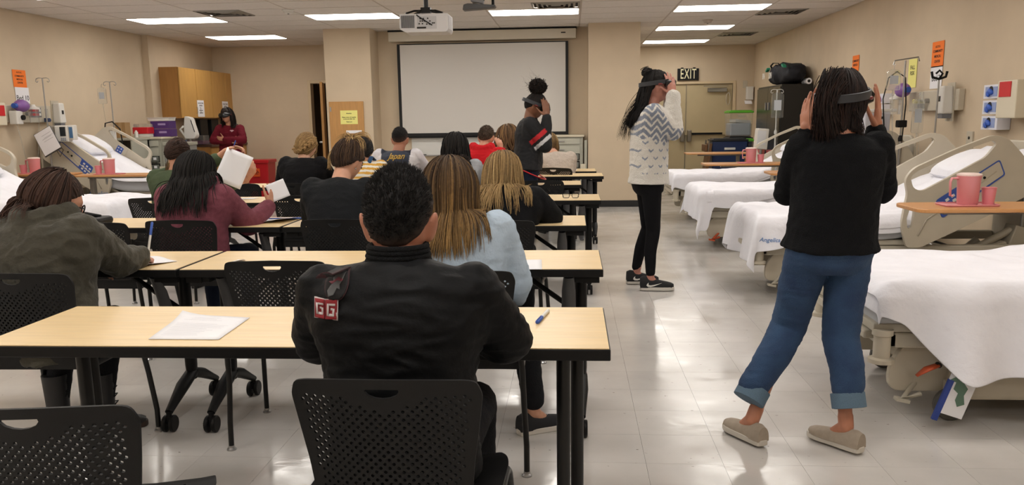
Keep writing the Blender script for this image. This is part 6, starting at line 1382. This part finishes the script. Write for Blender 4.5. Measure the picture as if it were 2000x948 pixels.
hair_long(g, P3, L=.285, n=1700, k=18, seed=31, azmax=2.2, thick=.022, spread=.0, wave=.008, rad=.0032, leave=1.8, coll=[((-.47, 3.26, .90), (-.46, 3.2, .6), .125)], part=.1, Lvar=.3, wob=5, tip='a5824f')
# 4 woman in maroon hoodie
g = person('woman with long black hair in a dusty maroon hoodie, third row left, reading a sheet', (-2.27, 4.8, .56), (-2.26, 4.86, .975), (-2.27, 4.9, 1.06), (-.35, -.4, 0), yaw=-.1, shw=.175, skin='b98468', vox=.007,
  elb=[(-2.5, 4.95, .78), (-2.0, 4.98, .74)], wri=[(-2.3, 5.2, .77), (-1.93, 5.14, .83)], hands=[flat(.6, .6), ((.15, .5, .6), (-.8, .3, 0), dict(curl=.5))],
  top=dict(name='hoodie', m=cloth('maroon fleece', '74404b', var=.1, scale=40), w=1.24, d=1.25, r=(.082, .072, .05), hood=True, fold=.007, vox=.009, straight=True), bottom=dict(m=cloth('navy denim', '1c2436')), shoes=SH_BLK)
hair_long(g, BLK, L=.33, n=1100, seed=41, azmax=2.0, thick=.022, spread=.1, wave=.01, rad=.0036, leave=1.7, coll=[((-2.26, 4.86, .97), (-2.27, 4.8, .6), .165)], Lvar=.3)
sh_ = sheet_of('white sheet held up in the hand of the woman in maroon', [(0, 0), (.12, 0), (.12, .12), (0, .12)], .9, cur=lambda a, b: 0); sh_.location = (-1.88, 5.2, .93); sh_.rotation_euler = (1.25, -.35, .35)
# 5 woman in green shirt raising a paper
g = person('woman in a green shirt with hair pulled back, raising a large white sheet', (-3.1, 6.25, .56), (-3.1, 6.33, .99), (-3.09, 6.38, 1.125), (-.3, -.2, 0), yaw=-.2, shw=.17, skin='b98468', vox=.007,
  elb=[(-2.98, 6.6, 1.0), (-2.88, 6.62, .84)], wri=[(-2.8, 6.62, 1.14), (-2.66, 6.66, .90)], hands=[((.8, 0, .25), (0, -.2, -1), dict(curl=.6)), ((.3, .1, .5), (-.5, .5, 0), dict(curl=.6))],
  top=dict(name='shirt', m=cloth('sage cotton', '46523c'), w=1.1, r=(.072, .06, .046), sleeve=.5, fold=.006), bottom=PANTS, shoes=SH_BLK)
hair_up(g, BROWN, 420, (0, -.95, -.1), .014, seed=51, rad=.0035, line=(.5, .05, -.6)); wisps(g, BLON, (-3.13, 6.31, 1.06), (-3.16, 6.28, .9), 60, .012, seed=52)
sh_ = sheet_of('large white sheet raised by the woman in green', [(0, 0), (.22, 0), (.22, .28), (0, .28)], .9, cur=lambda a, b: .012*math.sin(a*3)*b); sh_.location = (-2.72, 6.55, 1.0); sh_.rotation_euler = (1.35, .42, .15)
pen('purple pen in the raised fingers of the woman in green', (-2.74, 6.6), (-2.70, 6.58), 1.14, 1.22, mat('purple silicone', ''), M_BLUE, .004)
# 6 woman with messy bun
g = person('woman in a black shirt with a messy blonde-streaked bun, leaning over the third-row table', (-1.37, 4.8, .56), (-1.40, 4.95, 1.0), (-1.37, 5.04, 1.115), (-.5, -.45, 0), yaw=-.1, shw=.17, skin='c9967c', vox=.0065, bulge=(0, -.07),
  elb=[(-1.62, 5.05, .78), (-1.14, 5.08, .78)], wri=[(-1.44, 5.25, .775), (-1.2, 5.25, .775)], hands=[flat(.6, .6), flat(-.3, .8)],
  top=dict(name='shirt', m=cloth('charcoal cotton', '17191c'), w=1.16, r=(.078, .066, .048), fold=.006, vox=.009, straight=True), bottom=PANTS, shoes=SH_BLK)
P6 = [('2e211a', 4), ('4a3628', 4), ('6e5438', 1.5)]
hair_up(g, P6, 900, (0, -.25, 1), .03, seed=61, rad=.003, capth=(.014, .02))
hb = g.head + g.R @ npv(0, -.04, .13); bun(g, [('8f7148', 3), ('5a4330', 2), ('c0a070', 3)], hb, .034, 110, 62, .0032, frizz=.003)
for (a, b, sd) in (((.05, -.02, .02), (.09, -.03, -.06), 1), ((-.05, .0, .02), (-.02, -.09, -.06), 2), ((.0, .02, .03), (.12, .03, .0), 3), ((0, 0, .02), (-.07, .0, .0), 4)): wisps(g, [('c0a070', 2), ('8f7148', 1)], hb + npv(*a)*.3, hb + npv(*b), 22, .007, rad=.0018, bend=(.02, 0, .03), seed=60 + sd)
wisps(g, [('c0a070', 2), ('b89a6a', 1)], hb - npv(0, 0, .02), g.head + g.R @ npv(-.075, -.06, -.07), 26, .006, rad=.0024, bend=(-.03, -.03, .02), seed=68, name='blonde_streak')
q = MB(); q.ell(g.head + g.R @ npv(.083, -.004, -.045) - g.base, (.005,)*3); q.build('earring', M_STEEL, g.t, smooth=180)
# 7 long blonde woman in black
g = person('woman in black slumped on the third-row table, long ash-blonde hair down her back', (-.42, 4.82, .56), (-.40, 5.0, .93), (-.42, 5.08, 1.03), (.1, -.55, 0), yaw=0, shw=.175, skin='c9967c', vox=.007, bulge=(0, -.06),
  elb=[(-.68, 5.0, .77), (-.13, 5.02, .77)], wri=[(-.5, 5.25, .775), (-.28, 5.22, .775)], hands=[flat(.6, .6), flat(-.8, .2)],
  top=dict(name='sweater', m=cloth('black velvet', '0c0d10'), w=1.2, r=(.08, .078, .05), fold=.006, vox=.009), bottom=PANTS, shoes=SH_BLK)
hair_long(g, BLON, L=.43, n=1300, k=16, seed=71, azmax=2.1, thick=.024, fall=(0, -.3, -1), spread=.06, wave=.014, rad=.0034, leave=1.5, coll=[((-.40, 5.0, .86), (-.42, 4.82, .6), .12)], Lvar=.35, wob=6, tip='a58a5e')
# 8 woman striped shirt + dungarees, dark braid
STR = mat('striped knit', 'ffffff', .85, attr=True)
g = person('woman with a dark braid in a yellow and white striped shirt under denim dungarees', (-1.93, 7.5, .56), (-1.92, 7.6, .985), (-1.93, 7.66, 1.095), (-.1, -.3, 0), shw=.165, skin='b07a5e', vox=.008,
  elb=[(-2.16, 7.72, .78), (-1.68, 7.72, .78)], wri=[(-2.0, 7.92, .775), (-1.82, 7.92, .775)], hands=[flat(.5, .6), flat(-.5, .6)],
  top=dict(name='striped_shirt', m=STR, w=1.1, r=(.074, .064, .046), fold=.005, colour=lambda V: np.where((np.sin((V[:, 2:3] + .25*V[:, 1:2])*2*PI/.045) > -.1), lin('c9983c'), lin('d9d6cc'))), bottom=JEANS, shoes=SH_BLK)
hair_up(g, BLK, 420, (0, -.8, -.55), .016, seed=81, rad=.004, capth=(.012, .018)); braid(g, [('100d0c', 1)], [(-1.93, 7.58, 1.07), (-1.925, 7.49, 1.0), (-1.92, 7.46, .92)], .024)
for sg in (-1, 1): q = MB(); q.tube([npv(-1.92 + sg*.085, 7.68, 1.0) - g.base, npv(-1.92 + sg*.08, 7.58, 1.035) - g.base, npv(-1.92 + sg*.065, 7.5, .96) - g.base, npv(-1.92 + sg*.05, 7.44, .8) - g.base], .021, 8, flat=.35); q.build('strap', J_DEN, g.t, smooth=180)
# 9 letterman jacket
NAVY = cloth('navy wool', '1b2437')
g = person('man with faded black hair in a navy letterman jacket with white sleeves reading Japan', (-1.86, 8.74, .56), (-1.85, 8.81, 1.03), (-1.83, 8.85, 1.155), (0, -.15, 0), male=True, shw=.19, skin='a8745c', vox=.007,
  elb=[(-2.15, 8.92, .82), (-1.57, 8.92, .82)], wri=[(-1.97, 9.1, .775), (-1.7, 9.1, .775)], hands=[flat(.6, .6), flat(-.6, .6)], shdrop=.045,
  top=dict(name='letterman_jacket', m=mat('letterman jacket', 'ffffff', .7, attr=True, bump=.3, bscale=90), w=1.12, d=1.12, r=(.082, .072, .05), fold=.006, vox=.008, collar=(.062, .03),
   colour=lambda V: np.where((np.abs(V[:, 0:1] + 1.855) < .155 + .12*(V[:, 2:3] - 1.0)), lin('1b2437'), lin('c9c7cc'))), bottom=PANTS, shoes=SH_BLK)
cap(g, ['0f0d0d', '1a1716'], (.005, .022), (.5, .12, -.4), 9, 'hair', .002, grey=('4a352b', .6)); spikes(g, HAIRK, 1600, .01, (.008, .024), (.5, .2, -.3), 10, .0016)
decal('jacket_lettering', text_polys('Japan', .085, .35, .95, .0012), g, (-1.84, 8.5, .99), (1, 0, 0), (0, 0, 1), (0, 1, 0), mat('gold thread', 'b3923f', .7), .004)
# 10 dark-haired woman in grey
g = person('woman with long dark wavy hair in a light grey top, left of the red hoodie', (-1.08, 7.62, .56), (-1.06, 7.7, .985), (-1.08, 7.74, 1.105), (-.1, -.3, 0), shw=.165, skin='b98468', vox=.008,
  elb=[(-1.28, 7.8, .8), (-.83, 7.8, .8)], wri=[(-1.12, 7.98, .775), (-.98, 7.98, .775)], hands=[flat(.5, .6), flat(-.5, .6)], top=dict(name='top', m=cloth('light grey knit', 'a2a5aa'), w=1.12, r=(.074, .064, .046)), bottom=PANTS, shoes=SH_BLK)
hair_long(g, BLK, L=.26, n=520, seed=101, azmax=2.1, thick=.026, spread=.1, wave=.014, rad=.0052, leave=1.7, coll=[((-1.06, 7.7, .96), (-1.08, 7.6, .6), .14)]); bun(g, [('1e1411', 2), ('2a1d18', 2)], (-1.0, 7.55, .985), .06, 120, 102, .004, 'curly_bun', frizz=.006)
# 11 red hoodie
g = person('man in a bright red hoodie with short brown hair, head bowed', (-.98, 9.02, .56), (-.98, 9.1, 1.03), (-.94, 9.19, 1.155), (-.2, -.35, 0), male=True, shw=.185, skin='b98468', vox=.008,
  elb=[(-1.24, 9.2, .82), (-.72, 9.2, .86)], wri=[(-1.08, 9.38, .775), (-.78, 9.34, 1.0)], hands=[flat(.5, .6), ((-.3, .1, 1), (-.2, 1, 0), dict(curl=.5))],
  top=dict(name='hoodie', m=cloth('red fleece', 'b3151d', var=.04), w=1.2, d=1.2, r=(.086, .078, .05), hood=True, fold=.008, vox=.009, collar=(.075, .03)), bottom=PANTS, shoes=SH_BLK)
P11 = [('3a2c22', 4), ('52402f', 2)]; cap(g, ['3a2c22', '52402f'], (.007, .022), (.5, .08, -.55), 11, 'hair', .003); spikes(g, P11, 1500, .014, (.008, .022), (.5, .1, -.5), 12, .0018)
# 12 wavy-haired woman beyond
g = person('woman with wavy brown hair beyond the red hoodie, holding up her white phone', (-.72, 9.85, .56), (-.74, 9.93, 1.02), (-.76, 9.97, 1.15), (.5, -.2, 0), yaw=.3, shw=.165, skin='c9967c', vox=.009,
  elb=[(-.95, 10.0, .85), (-.5, 10.0, .8)], wri=[(-.87, 10.02, 1.05), (-.6, 10.1, .775)], hands=[((-.1, 0, 1), (1, 0, 0), dict(curl=.5)), flat(-.5, .6)], top=dict(name='jacket', m=cloth('black cotton', ''), w=1.12, r=(.074, .064, .046)), bottom=PANTS, shoes=SH_BLK)
P12 = [('4a3626', 4), ('6e5236', 3), ('8c6c46', 2)]; hair_long(g, P12, L=.22, n=420, seed=121, azmax=2.2, thick=.034, spread=.16, wave=.018, rad=.0058, leave=1.5, coll=[((-.74, 9.93, .98), (-.72, 9.85, .6), .15)])
t = thing('phone', 'white phone held up beside the wavy brown hair', 'phone', (-.86, 9.9, 1.14)); q = MB(); q.box((0, 0, 0), (.03, .01, .1), (0, .3, 0)); q.build('case', M_WHITE, t, bevel=.003); q = MB(); q.box((0, .006, 0), (.026, .002, .08), (0, .3, 0)); q.build('screen', mat('dark screen', ''), t)
# 13 black coat, braided blonde
g = person('woman with braided blonde hair in a black coat, fifth row left', (-2.48, 7.55, .56), (-2.48, 7.6, 1.02), (-2.46, 7.64, 1.14), (-.6, -.15, 0), yaw=-.25, shw=.18, skin='cf9f86', vox=.008,
  elb=[(-2.73, 7.7, .8), (-2.25, 7.7, .8)], wri=[(-2.5, 7.88, .775), (-2.3, 7.92, .775)], hands=[flat(.6, .6), flat(-.2, .8)], top=dict(name='coat', m=cloth('black wool', '0d0d10', bump=.5), w=1.2, r=(.082, .072, .052), collar=(.07, .03), straight=True), bottom=PANTS, shoes=SH_BLK)
P13 = [('7d623f', 4), ('9a7d52', 3), ('5e482e', 2)]; hair_up(g, P13, 420, (0, -.8, -.6), .014, seed=131, rad=.004, capth=(.01, .015))
for sg in (-1, 1): braid(g, [('8a6d46', 1)], [g.head + g.R @ npv(sg*.07, .03, .07), g.head + g.R @ npv(sg*.088, -.03, .02), g.head + g.R @ npv(sg*.05, -.1, -.05), g.head + g.R @ npv(0, -.11, -.07)], .022)
# 15 cream fleece behind standing woman
g = person('person in a cream fleece bent over the farthest table, behind the standing woman', (-.12, 9.55, .56), (-.2, 9.72, .95), (-.27, 9.83, 1.06), (.3, -.5, 0), yaw=.2, shw=.17, skin='c9967c', vox=.009,
  elb=[(-.42, 9.85, .8), (-.02, 9.85, .8)], wri=[(-.3, 10.0, .775), (-.12, 10.02, .775)], hands=[flat(.5, .6), flat(-.5, .6)], top=dict(name='fleece', m=cloth('cream fleece', 'b8aca0', bump=.8, bscale=90), w=1.2, r=(.082, .082, .05)), bottom=PANTS, shoes=SH_BLK)
hair_long(g, BLON, L=.12, n=260, seed=151, azmax=2.2, thick=.02, rad=.005, leave=1.6)
# ================================================================== STANDING
# 14 black sweater woman with curly top bun
ST = mat('striped sleeve sweater', 'ffffff', .85, attr=True, bump=.3, bscale=200)
def col14(V):
    # red and white bands round the near upper arm
    a = (V[:, 0] - .02)*.45 + (V[:, 2] - 1.19)*1.0; near_ = V[:, 1] < 7.96; C = np.tile(lin('121317'), (len(V), 1)); s0 = npv(-.40, 7.84, 1.30); d0 = npv(-.25, 7.84, 1.12) - s0; u = ((V - s0) @ d0)/(d0 @ d0)
    dd_ = np.linalg.norm(V - s0 - d0*u[:, None], axis=1) < .1; near_ = near_ & dd_; C[near_ & (u > .5) & (u < .68)] = lin('b52028'); C[near_ & (u > .8) & (u < .94)] = lin('c9c9cc'); return C
g = person('standing woman in black sweater with red and white sleeve stripes and a curly bun', (-.42, 8.0, .93), (-.40, 8.0, 1.36), (-.345, 8.0, 1.475), (-PI/2, -.42, 0), yaw=-PI/2 + .1, sit=False, shw=.165, skin='80543e', vox=.0065, bulge=(0, .0), hs=1.0,
  elb=[(-.27, 8.14, 1.13), (-.25, 7.85, 1.11)], wri=[(-.24, 8.1, 1.36), (-.235, 7.87, 1.36)], hands=[((.02, -.05, 1), (-.3, -1, 0), dict(curl=.3)), ((-.05, .02, 1), (-.3, 1, 0), dict(curl=.25))],
  knee=[(-.42, 8.1, .5), (-.38, 7.92, .5)], ank=[(-.45, 8.1, .09), (-.42, 7.92, .09)],
  top=dict(name='sweater', m=ST, w=1.1, d=1.15, r=(.075, .068, .045), fold=.006, vox=.007, hem=-.12, colour=col14, straight=True, collar=(.06, .03)), bottom=dict(name='jeans', m=cloth('navy denim', ''), r=(.09, .062, .05)), shoes=SH_BLK)
hair_up(g, [('120d0c', 3), ('1e1613', 2)], 360, (0, -.3, .95), .010, (.4, .0, -.6), seed=14, rad=.0034)
hb = g.head + g.R @ npv(0, -.05, .175); bun(g, [('1c1411', 3), ('2e211b', 2), ('120d0b', 2)], hb, .075, 420, 141, .0024, frizz=.008); wisps(g, [('1c1411', 3), ('3a2a22', 1)], hb, hb + npv(-.07, 0, .03), 40, .035, rad=.001, seed=142, curl=.008)
headset('grey and black headset on the woman in the striped-sleeve sweater', g, -.05, .022)
q = MB(); z = .865; q.tube([npv(-.42 + .17*math.cos(a), 8.0 + .19*math.sin(a), z - .08*math.cos(a)*1.0) - g.base for a in np.linspace(0, 2*PI, 25)], .006, 6); q.build('red_cord', M_REDP, g.t, smooth=180)
# 16 maroon sweater, arms crossed
g = person('woman standing at far left in maroon sweater and ripped jeans, arms crossed', (-5.62, 13.5, .90), (-5.62, 13.5, 1.32), (-5.64, 13.46, 1.475), (PI - .35, -.05, .08), yaw=PI + .1, sit=False, shw=.165, skin='b98468', vox=.0075, bulge=(0, 0),
  elb=[(-5.36, 13.38, 1.08), (-5.87, 13.4, 1.08)], wri=[(-5.62, 13.28, 1.10), (-5.56, 13.30, 1.06)], hands=[((-.9, .1, .1), (0, 1, 0), dict(curl=.4)), ((.95, .05, .0), (0, 1, 0), dict(curl=.3))],
  knee=[(-5.5, 13.44, .48), (-5.72, 13.44, .48)], ank=[(-5.5, 13.5, .09), (-5.72, 13.5, .09)],
  top=dict(name='sweater', m=cloth('crimson knit', '641523'), w=1.14, d=1.1, r=(.074, .064, .048), fold=.008, vox=.008, hem=-.12, straight=True), bottom=dict(name='jeans', m=cloth('light denim', '4f6a8c', var=.15), r=(.09, .065, .05)), shoes=SH_BLK)
hair_long(g, DBR, L=.24, n=460, seed=161, azmax=1.75, thick=.02, spread=.05, wave=.012, rad=.0052, leave=1.65, coll=[((-5.62, 13.5, 1.28), (-5.62, 13.5, .9), .13)])
q = MB(); q.ell(g.head + g.R @ npv(0, .098, -.062) - g.base, (.022, .008, .007), g.R, 12, 8); q.build('lips', mat('lips', '8a4a48', .4), g.t, smooth=180)
q = MB(); q.prism([(-.05, .0), (-.02, .02), (0, .012), (.02, .02), (.05, 0), (.02, -.01), (0, -.03), (-.02, -.01)], -.002, .002, M=lambda V: V[:, [0, 2, 1]]*npv(.75, 1, .75) + npv(.085, -.137, 1.235) + npv(0, 0, 0)); q.build('chest_print', mat('print pink', 'c9a0a8', .7), g.t)
q = MB(); q.ell(npv(-5.5, 13.375, .54) - g.base, (.045, .02, .02)); q.build('ripped_knee', skinmat('b98468'), g.t, smooth=180)
headset('dark-visored headset on the standing woman in maroon at far left', g, -.05, .022)
# 17 white fleece woman
FL = mat('patterned fleece', 'ffffff', .95, attr=True, bump=1.0, bscale=140, sheen=.3, spec=.2)
def col17(V):
    x, y, z = V[:, 0], V[:, 1], V[:, 2]; rs = np.random.RandomState(1); W_ = lin('dad6ce'); B_ = lin('7f8797'); x = x - .6; s_ = x + (y - 6.6)*.3 + .5
    tri = np.abs(((s_/.085) % 1) - .5)*2; band = ((z + tri*.05)/.052) % 1; upper = (z > 1.17 + .04*tri - .3*np.clip(x, -.1, .1)); C = np.tile(W_, (len(V), 1)); C[(band < .62) & upper] = B_
    lo = (~upper) & (z > .93); cx = ((s_ + .04*(np.floor(z/.06) % 2))/.08) % 1; cz = (z/.06) % 1; C[lo & (np.abs(cx - .5) < .22) & (np.abs(cz - .35 - np.abs(cx - .5)*1.2) < .12)] = B_*1.1
    fore = (x > .17 - .6*(z - 1.25)) & (z > 1.27); C[fore] = W_; return C
g = person('tall woman in a white fleece with grey-blue zigzags and black leggings', (.60, 6.60, .88), (.60, 6.60, 1.44), (.655, 6.60, 1.585), (-PI/2 + .05, .02, 0), yaw=-PI/2 + .12, sit=False, shw=.165, skin='b98070', vox=.005, bulge=(0, .0), hs=1.0, shdrop=.06,
  elb=[(.785, 6.72, 1.28), (.765, 6.47, 1.26)], wri=[(.775, 6.68, 1.505), (.765, 6.51, 1.505)], hands=[((-.1, -.1, 1), (-.2, -1, 0), dict(curl=.22)), ((-.12, .08, 1), (-.2, 1, 0), dict(curl=.2))],
  knee=[(.62, 6.78, .47), (.64, 6.56, .48)], ank=[(.53, 6.80, .095), (.62, 6.53, .095)], toe=[(1, .1, 0), (1, .0, 0)],
  top=dict(name='fleece_pullover', m=FL, w=1.18, d=1.22, r=(.085, .08, .058), fold=.007, vox=.006, hem=-.06, hemw=1.06, colour=col17, straight=True, sm=5), bottom=dict(name='leggings', m=cloth('black leggings', '0f0f12', bump=.2), r=(.086, .056, .038), fold=.0015, vox=.006, end=.05), shoes=dict(m=mat('black mesh shoe', '131316', .8), sole=mat('white sole', ''), laces=M_BLACK, swoosh=True, s=1.08, h=1.25))
hair_long(g, BLK, L=.34, n=760, k=18, seed=171, azmax=1.15, thick=.014, fall=(-.28, 0, -1), spread=.02, wave=.016, rad=.004, leave=1.5, coll=[((.60, 6.6, 1.33), (.6, 6.6, .9), .125)], line=(.45, .1, -.6), wob=7, capth=(.009, .016))
bun(g, [('15110f', 2), ('2a211c', 1)], g.head + g.R @ npv(0, -.075, .115), .04, 90, 172, .0035, 'hair_knot')
wisps(g, BLK, g.head + g.R @ npv(0, -.09, -.06), (.41, 6.6, 1.2), 70, .02, k=12, rad=.0022, bend=(-.03, 0, .02), seed=173)
headset('grey-banded headset held by the tall woman in the white fleece', g, .0, .03)
# 18 nearest standing woman
g = person('nearest standing woman in a black sweater and cuffed blue jeans, both hands at her headset', (1.03, 3.36, .86), (1.045, 3.36, 1.285), (1.06, 3.40, 1.412), (-.6, .02, .0), yaw=.28, shyaw=.05, sit=False, shw=.145, skin='b3785e', vox=.0042, bulge=(0, -.01), hs=.98, shdrop=.05,
  elb=[(.885, 3.48, 1.05), (1.25, 3.46, 1.06)], wri=[(.955, 3.52, 1.27), (1.225, 3.50, 1.28)], hands=[((.03, .0, 1), (.8, .5, 0), dict(curl=.14)), ((.08, .0, 1), (-.8, .5, 0), dict(curl=.14, spread=.09))],
  knee=[(.92, 3.50, .48), (1.10, 3.40, .46)], ank=[(.755, 3.385, .10), (1.12, 3.32, .10)], toe=[(-.45, .9, 0), (-.6, .8, 0)],
  top=dict(name='sweater', m=cloth('black knit', '131417', bump=.8, bscale=260, rough=.95), w=1.05, d=1.12, r=(.062, .06, .044), fold=.006, vox=.006, hem=-.07, hemw=1.1, straight=True, ridge=.7, fs=(8, 8, 11), collar=(.06, .022)), bottom=dict(name='jeans', m=mat('blue denim', '2c4869', .85, var=.14, scale=9, bump=.5, bscale=260, col2='20385a'), r=(.092, .073, .062), fold=.005, vox=.0065, end=.15, fs=(9, 9, 16), w=1.0, sm=6), shoes=dict(m=mat('taupe suede', '9c8f80', .9, var=.05, scale=50), sole=mat('pale rubber sole', 'c4bdb2', .6), s=1.0, h=1.05))
G18 = g
for i in (0, 1):
    e = g.ank[i] + npv(0, 0, .125); kn = g.knee[i]; d_ = unit(e - kn); q = MB(); q.tube([e - d_*.02 - g.base, e - d_*.018 - g.base, e + d_*.042 - g.base, e + d_*.044 - g.base], [.062, .067, .067, .058], 24); q.build('jean_cuff', mat('denim inside', '5a7184', .9, var=.06, scale=200, bump=.4, bscale=400), g.t, smooth=50)
P18 = [('2a1d1a', 5), ('1b1312', 4), ('3d2a24', 2)]
hair_long(g, P18, L=.10, n=1500, k=16, seed=181, azmax=1.5, thick=.008, spread=.0, wave=.006, rad=.003, leave=1.95, gather=((1.07, 3.31), .09), coll=[((1.06, 3.38, 1.24), (1.06, 3.36, .9), .10)], line=(.5, .0, -.75), capth=(.006, .010), Lvar=.6)
wisps(g, P18, g.head + g.R @ npv(-.012, -.085, .085), g.head + g.R @ npv(-.02, -.10, -.15), 1500, .017, k=14, rad=.0019, bend=g.R @ npv(0, -.07, .02), seed=183, name='ponytail')
wisps(g, P18, g.head + g.R @ npv(.06, -.07, -.03), g.head + g.R @ npv(.07, -.04, -.17), 60, .006, rad=.0018, bend=(.02, 0, .0), seed=182, curl=.004)
headset('black headset on the nearest standing woman, its band across her dark hair', g, .02, .02, big=1.06)
# blue laundry marks on the linen
for bd, marks in ((BEDS[1], [((.085, -1.2, .46), (1, 0, 0), (0, 1, 0), .042)]), (BEDS[5], [((.9, 1.2, .57), (-1, 0, 0), (0, -1, 0), .07), ((1.25, 1.2, .57), (-1, 0, 0), (0, -1, 0), .07)])):
    for (O_, U_, D_, sz) in marks:
        o_ = [c for c in bpy.data.objects if c.parent == bd and c.name.startswith('top_sheet' if bd is BEDS[1] else 'mattress')][0]; s_ = Fig(); s_.top = o_.data; s_.t = bd; s_.base = np.zeros(3)
        decal('laundry_mark', text_polys('Angelica', sz, .3, 1, .0005), s_, O_, U_, (0, 0, 1), D_, mat('laundry blue', '6d8fc0', .8), .006)
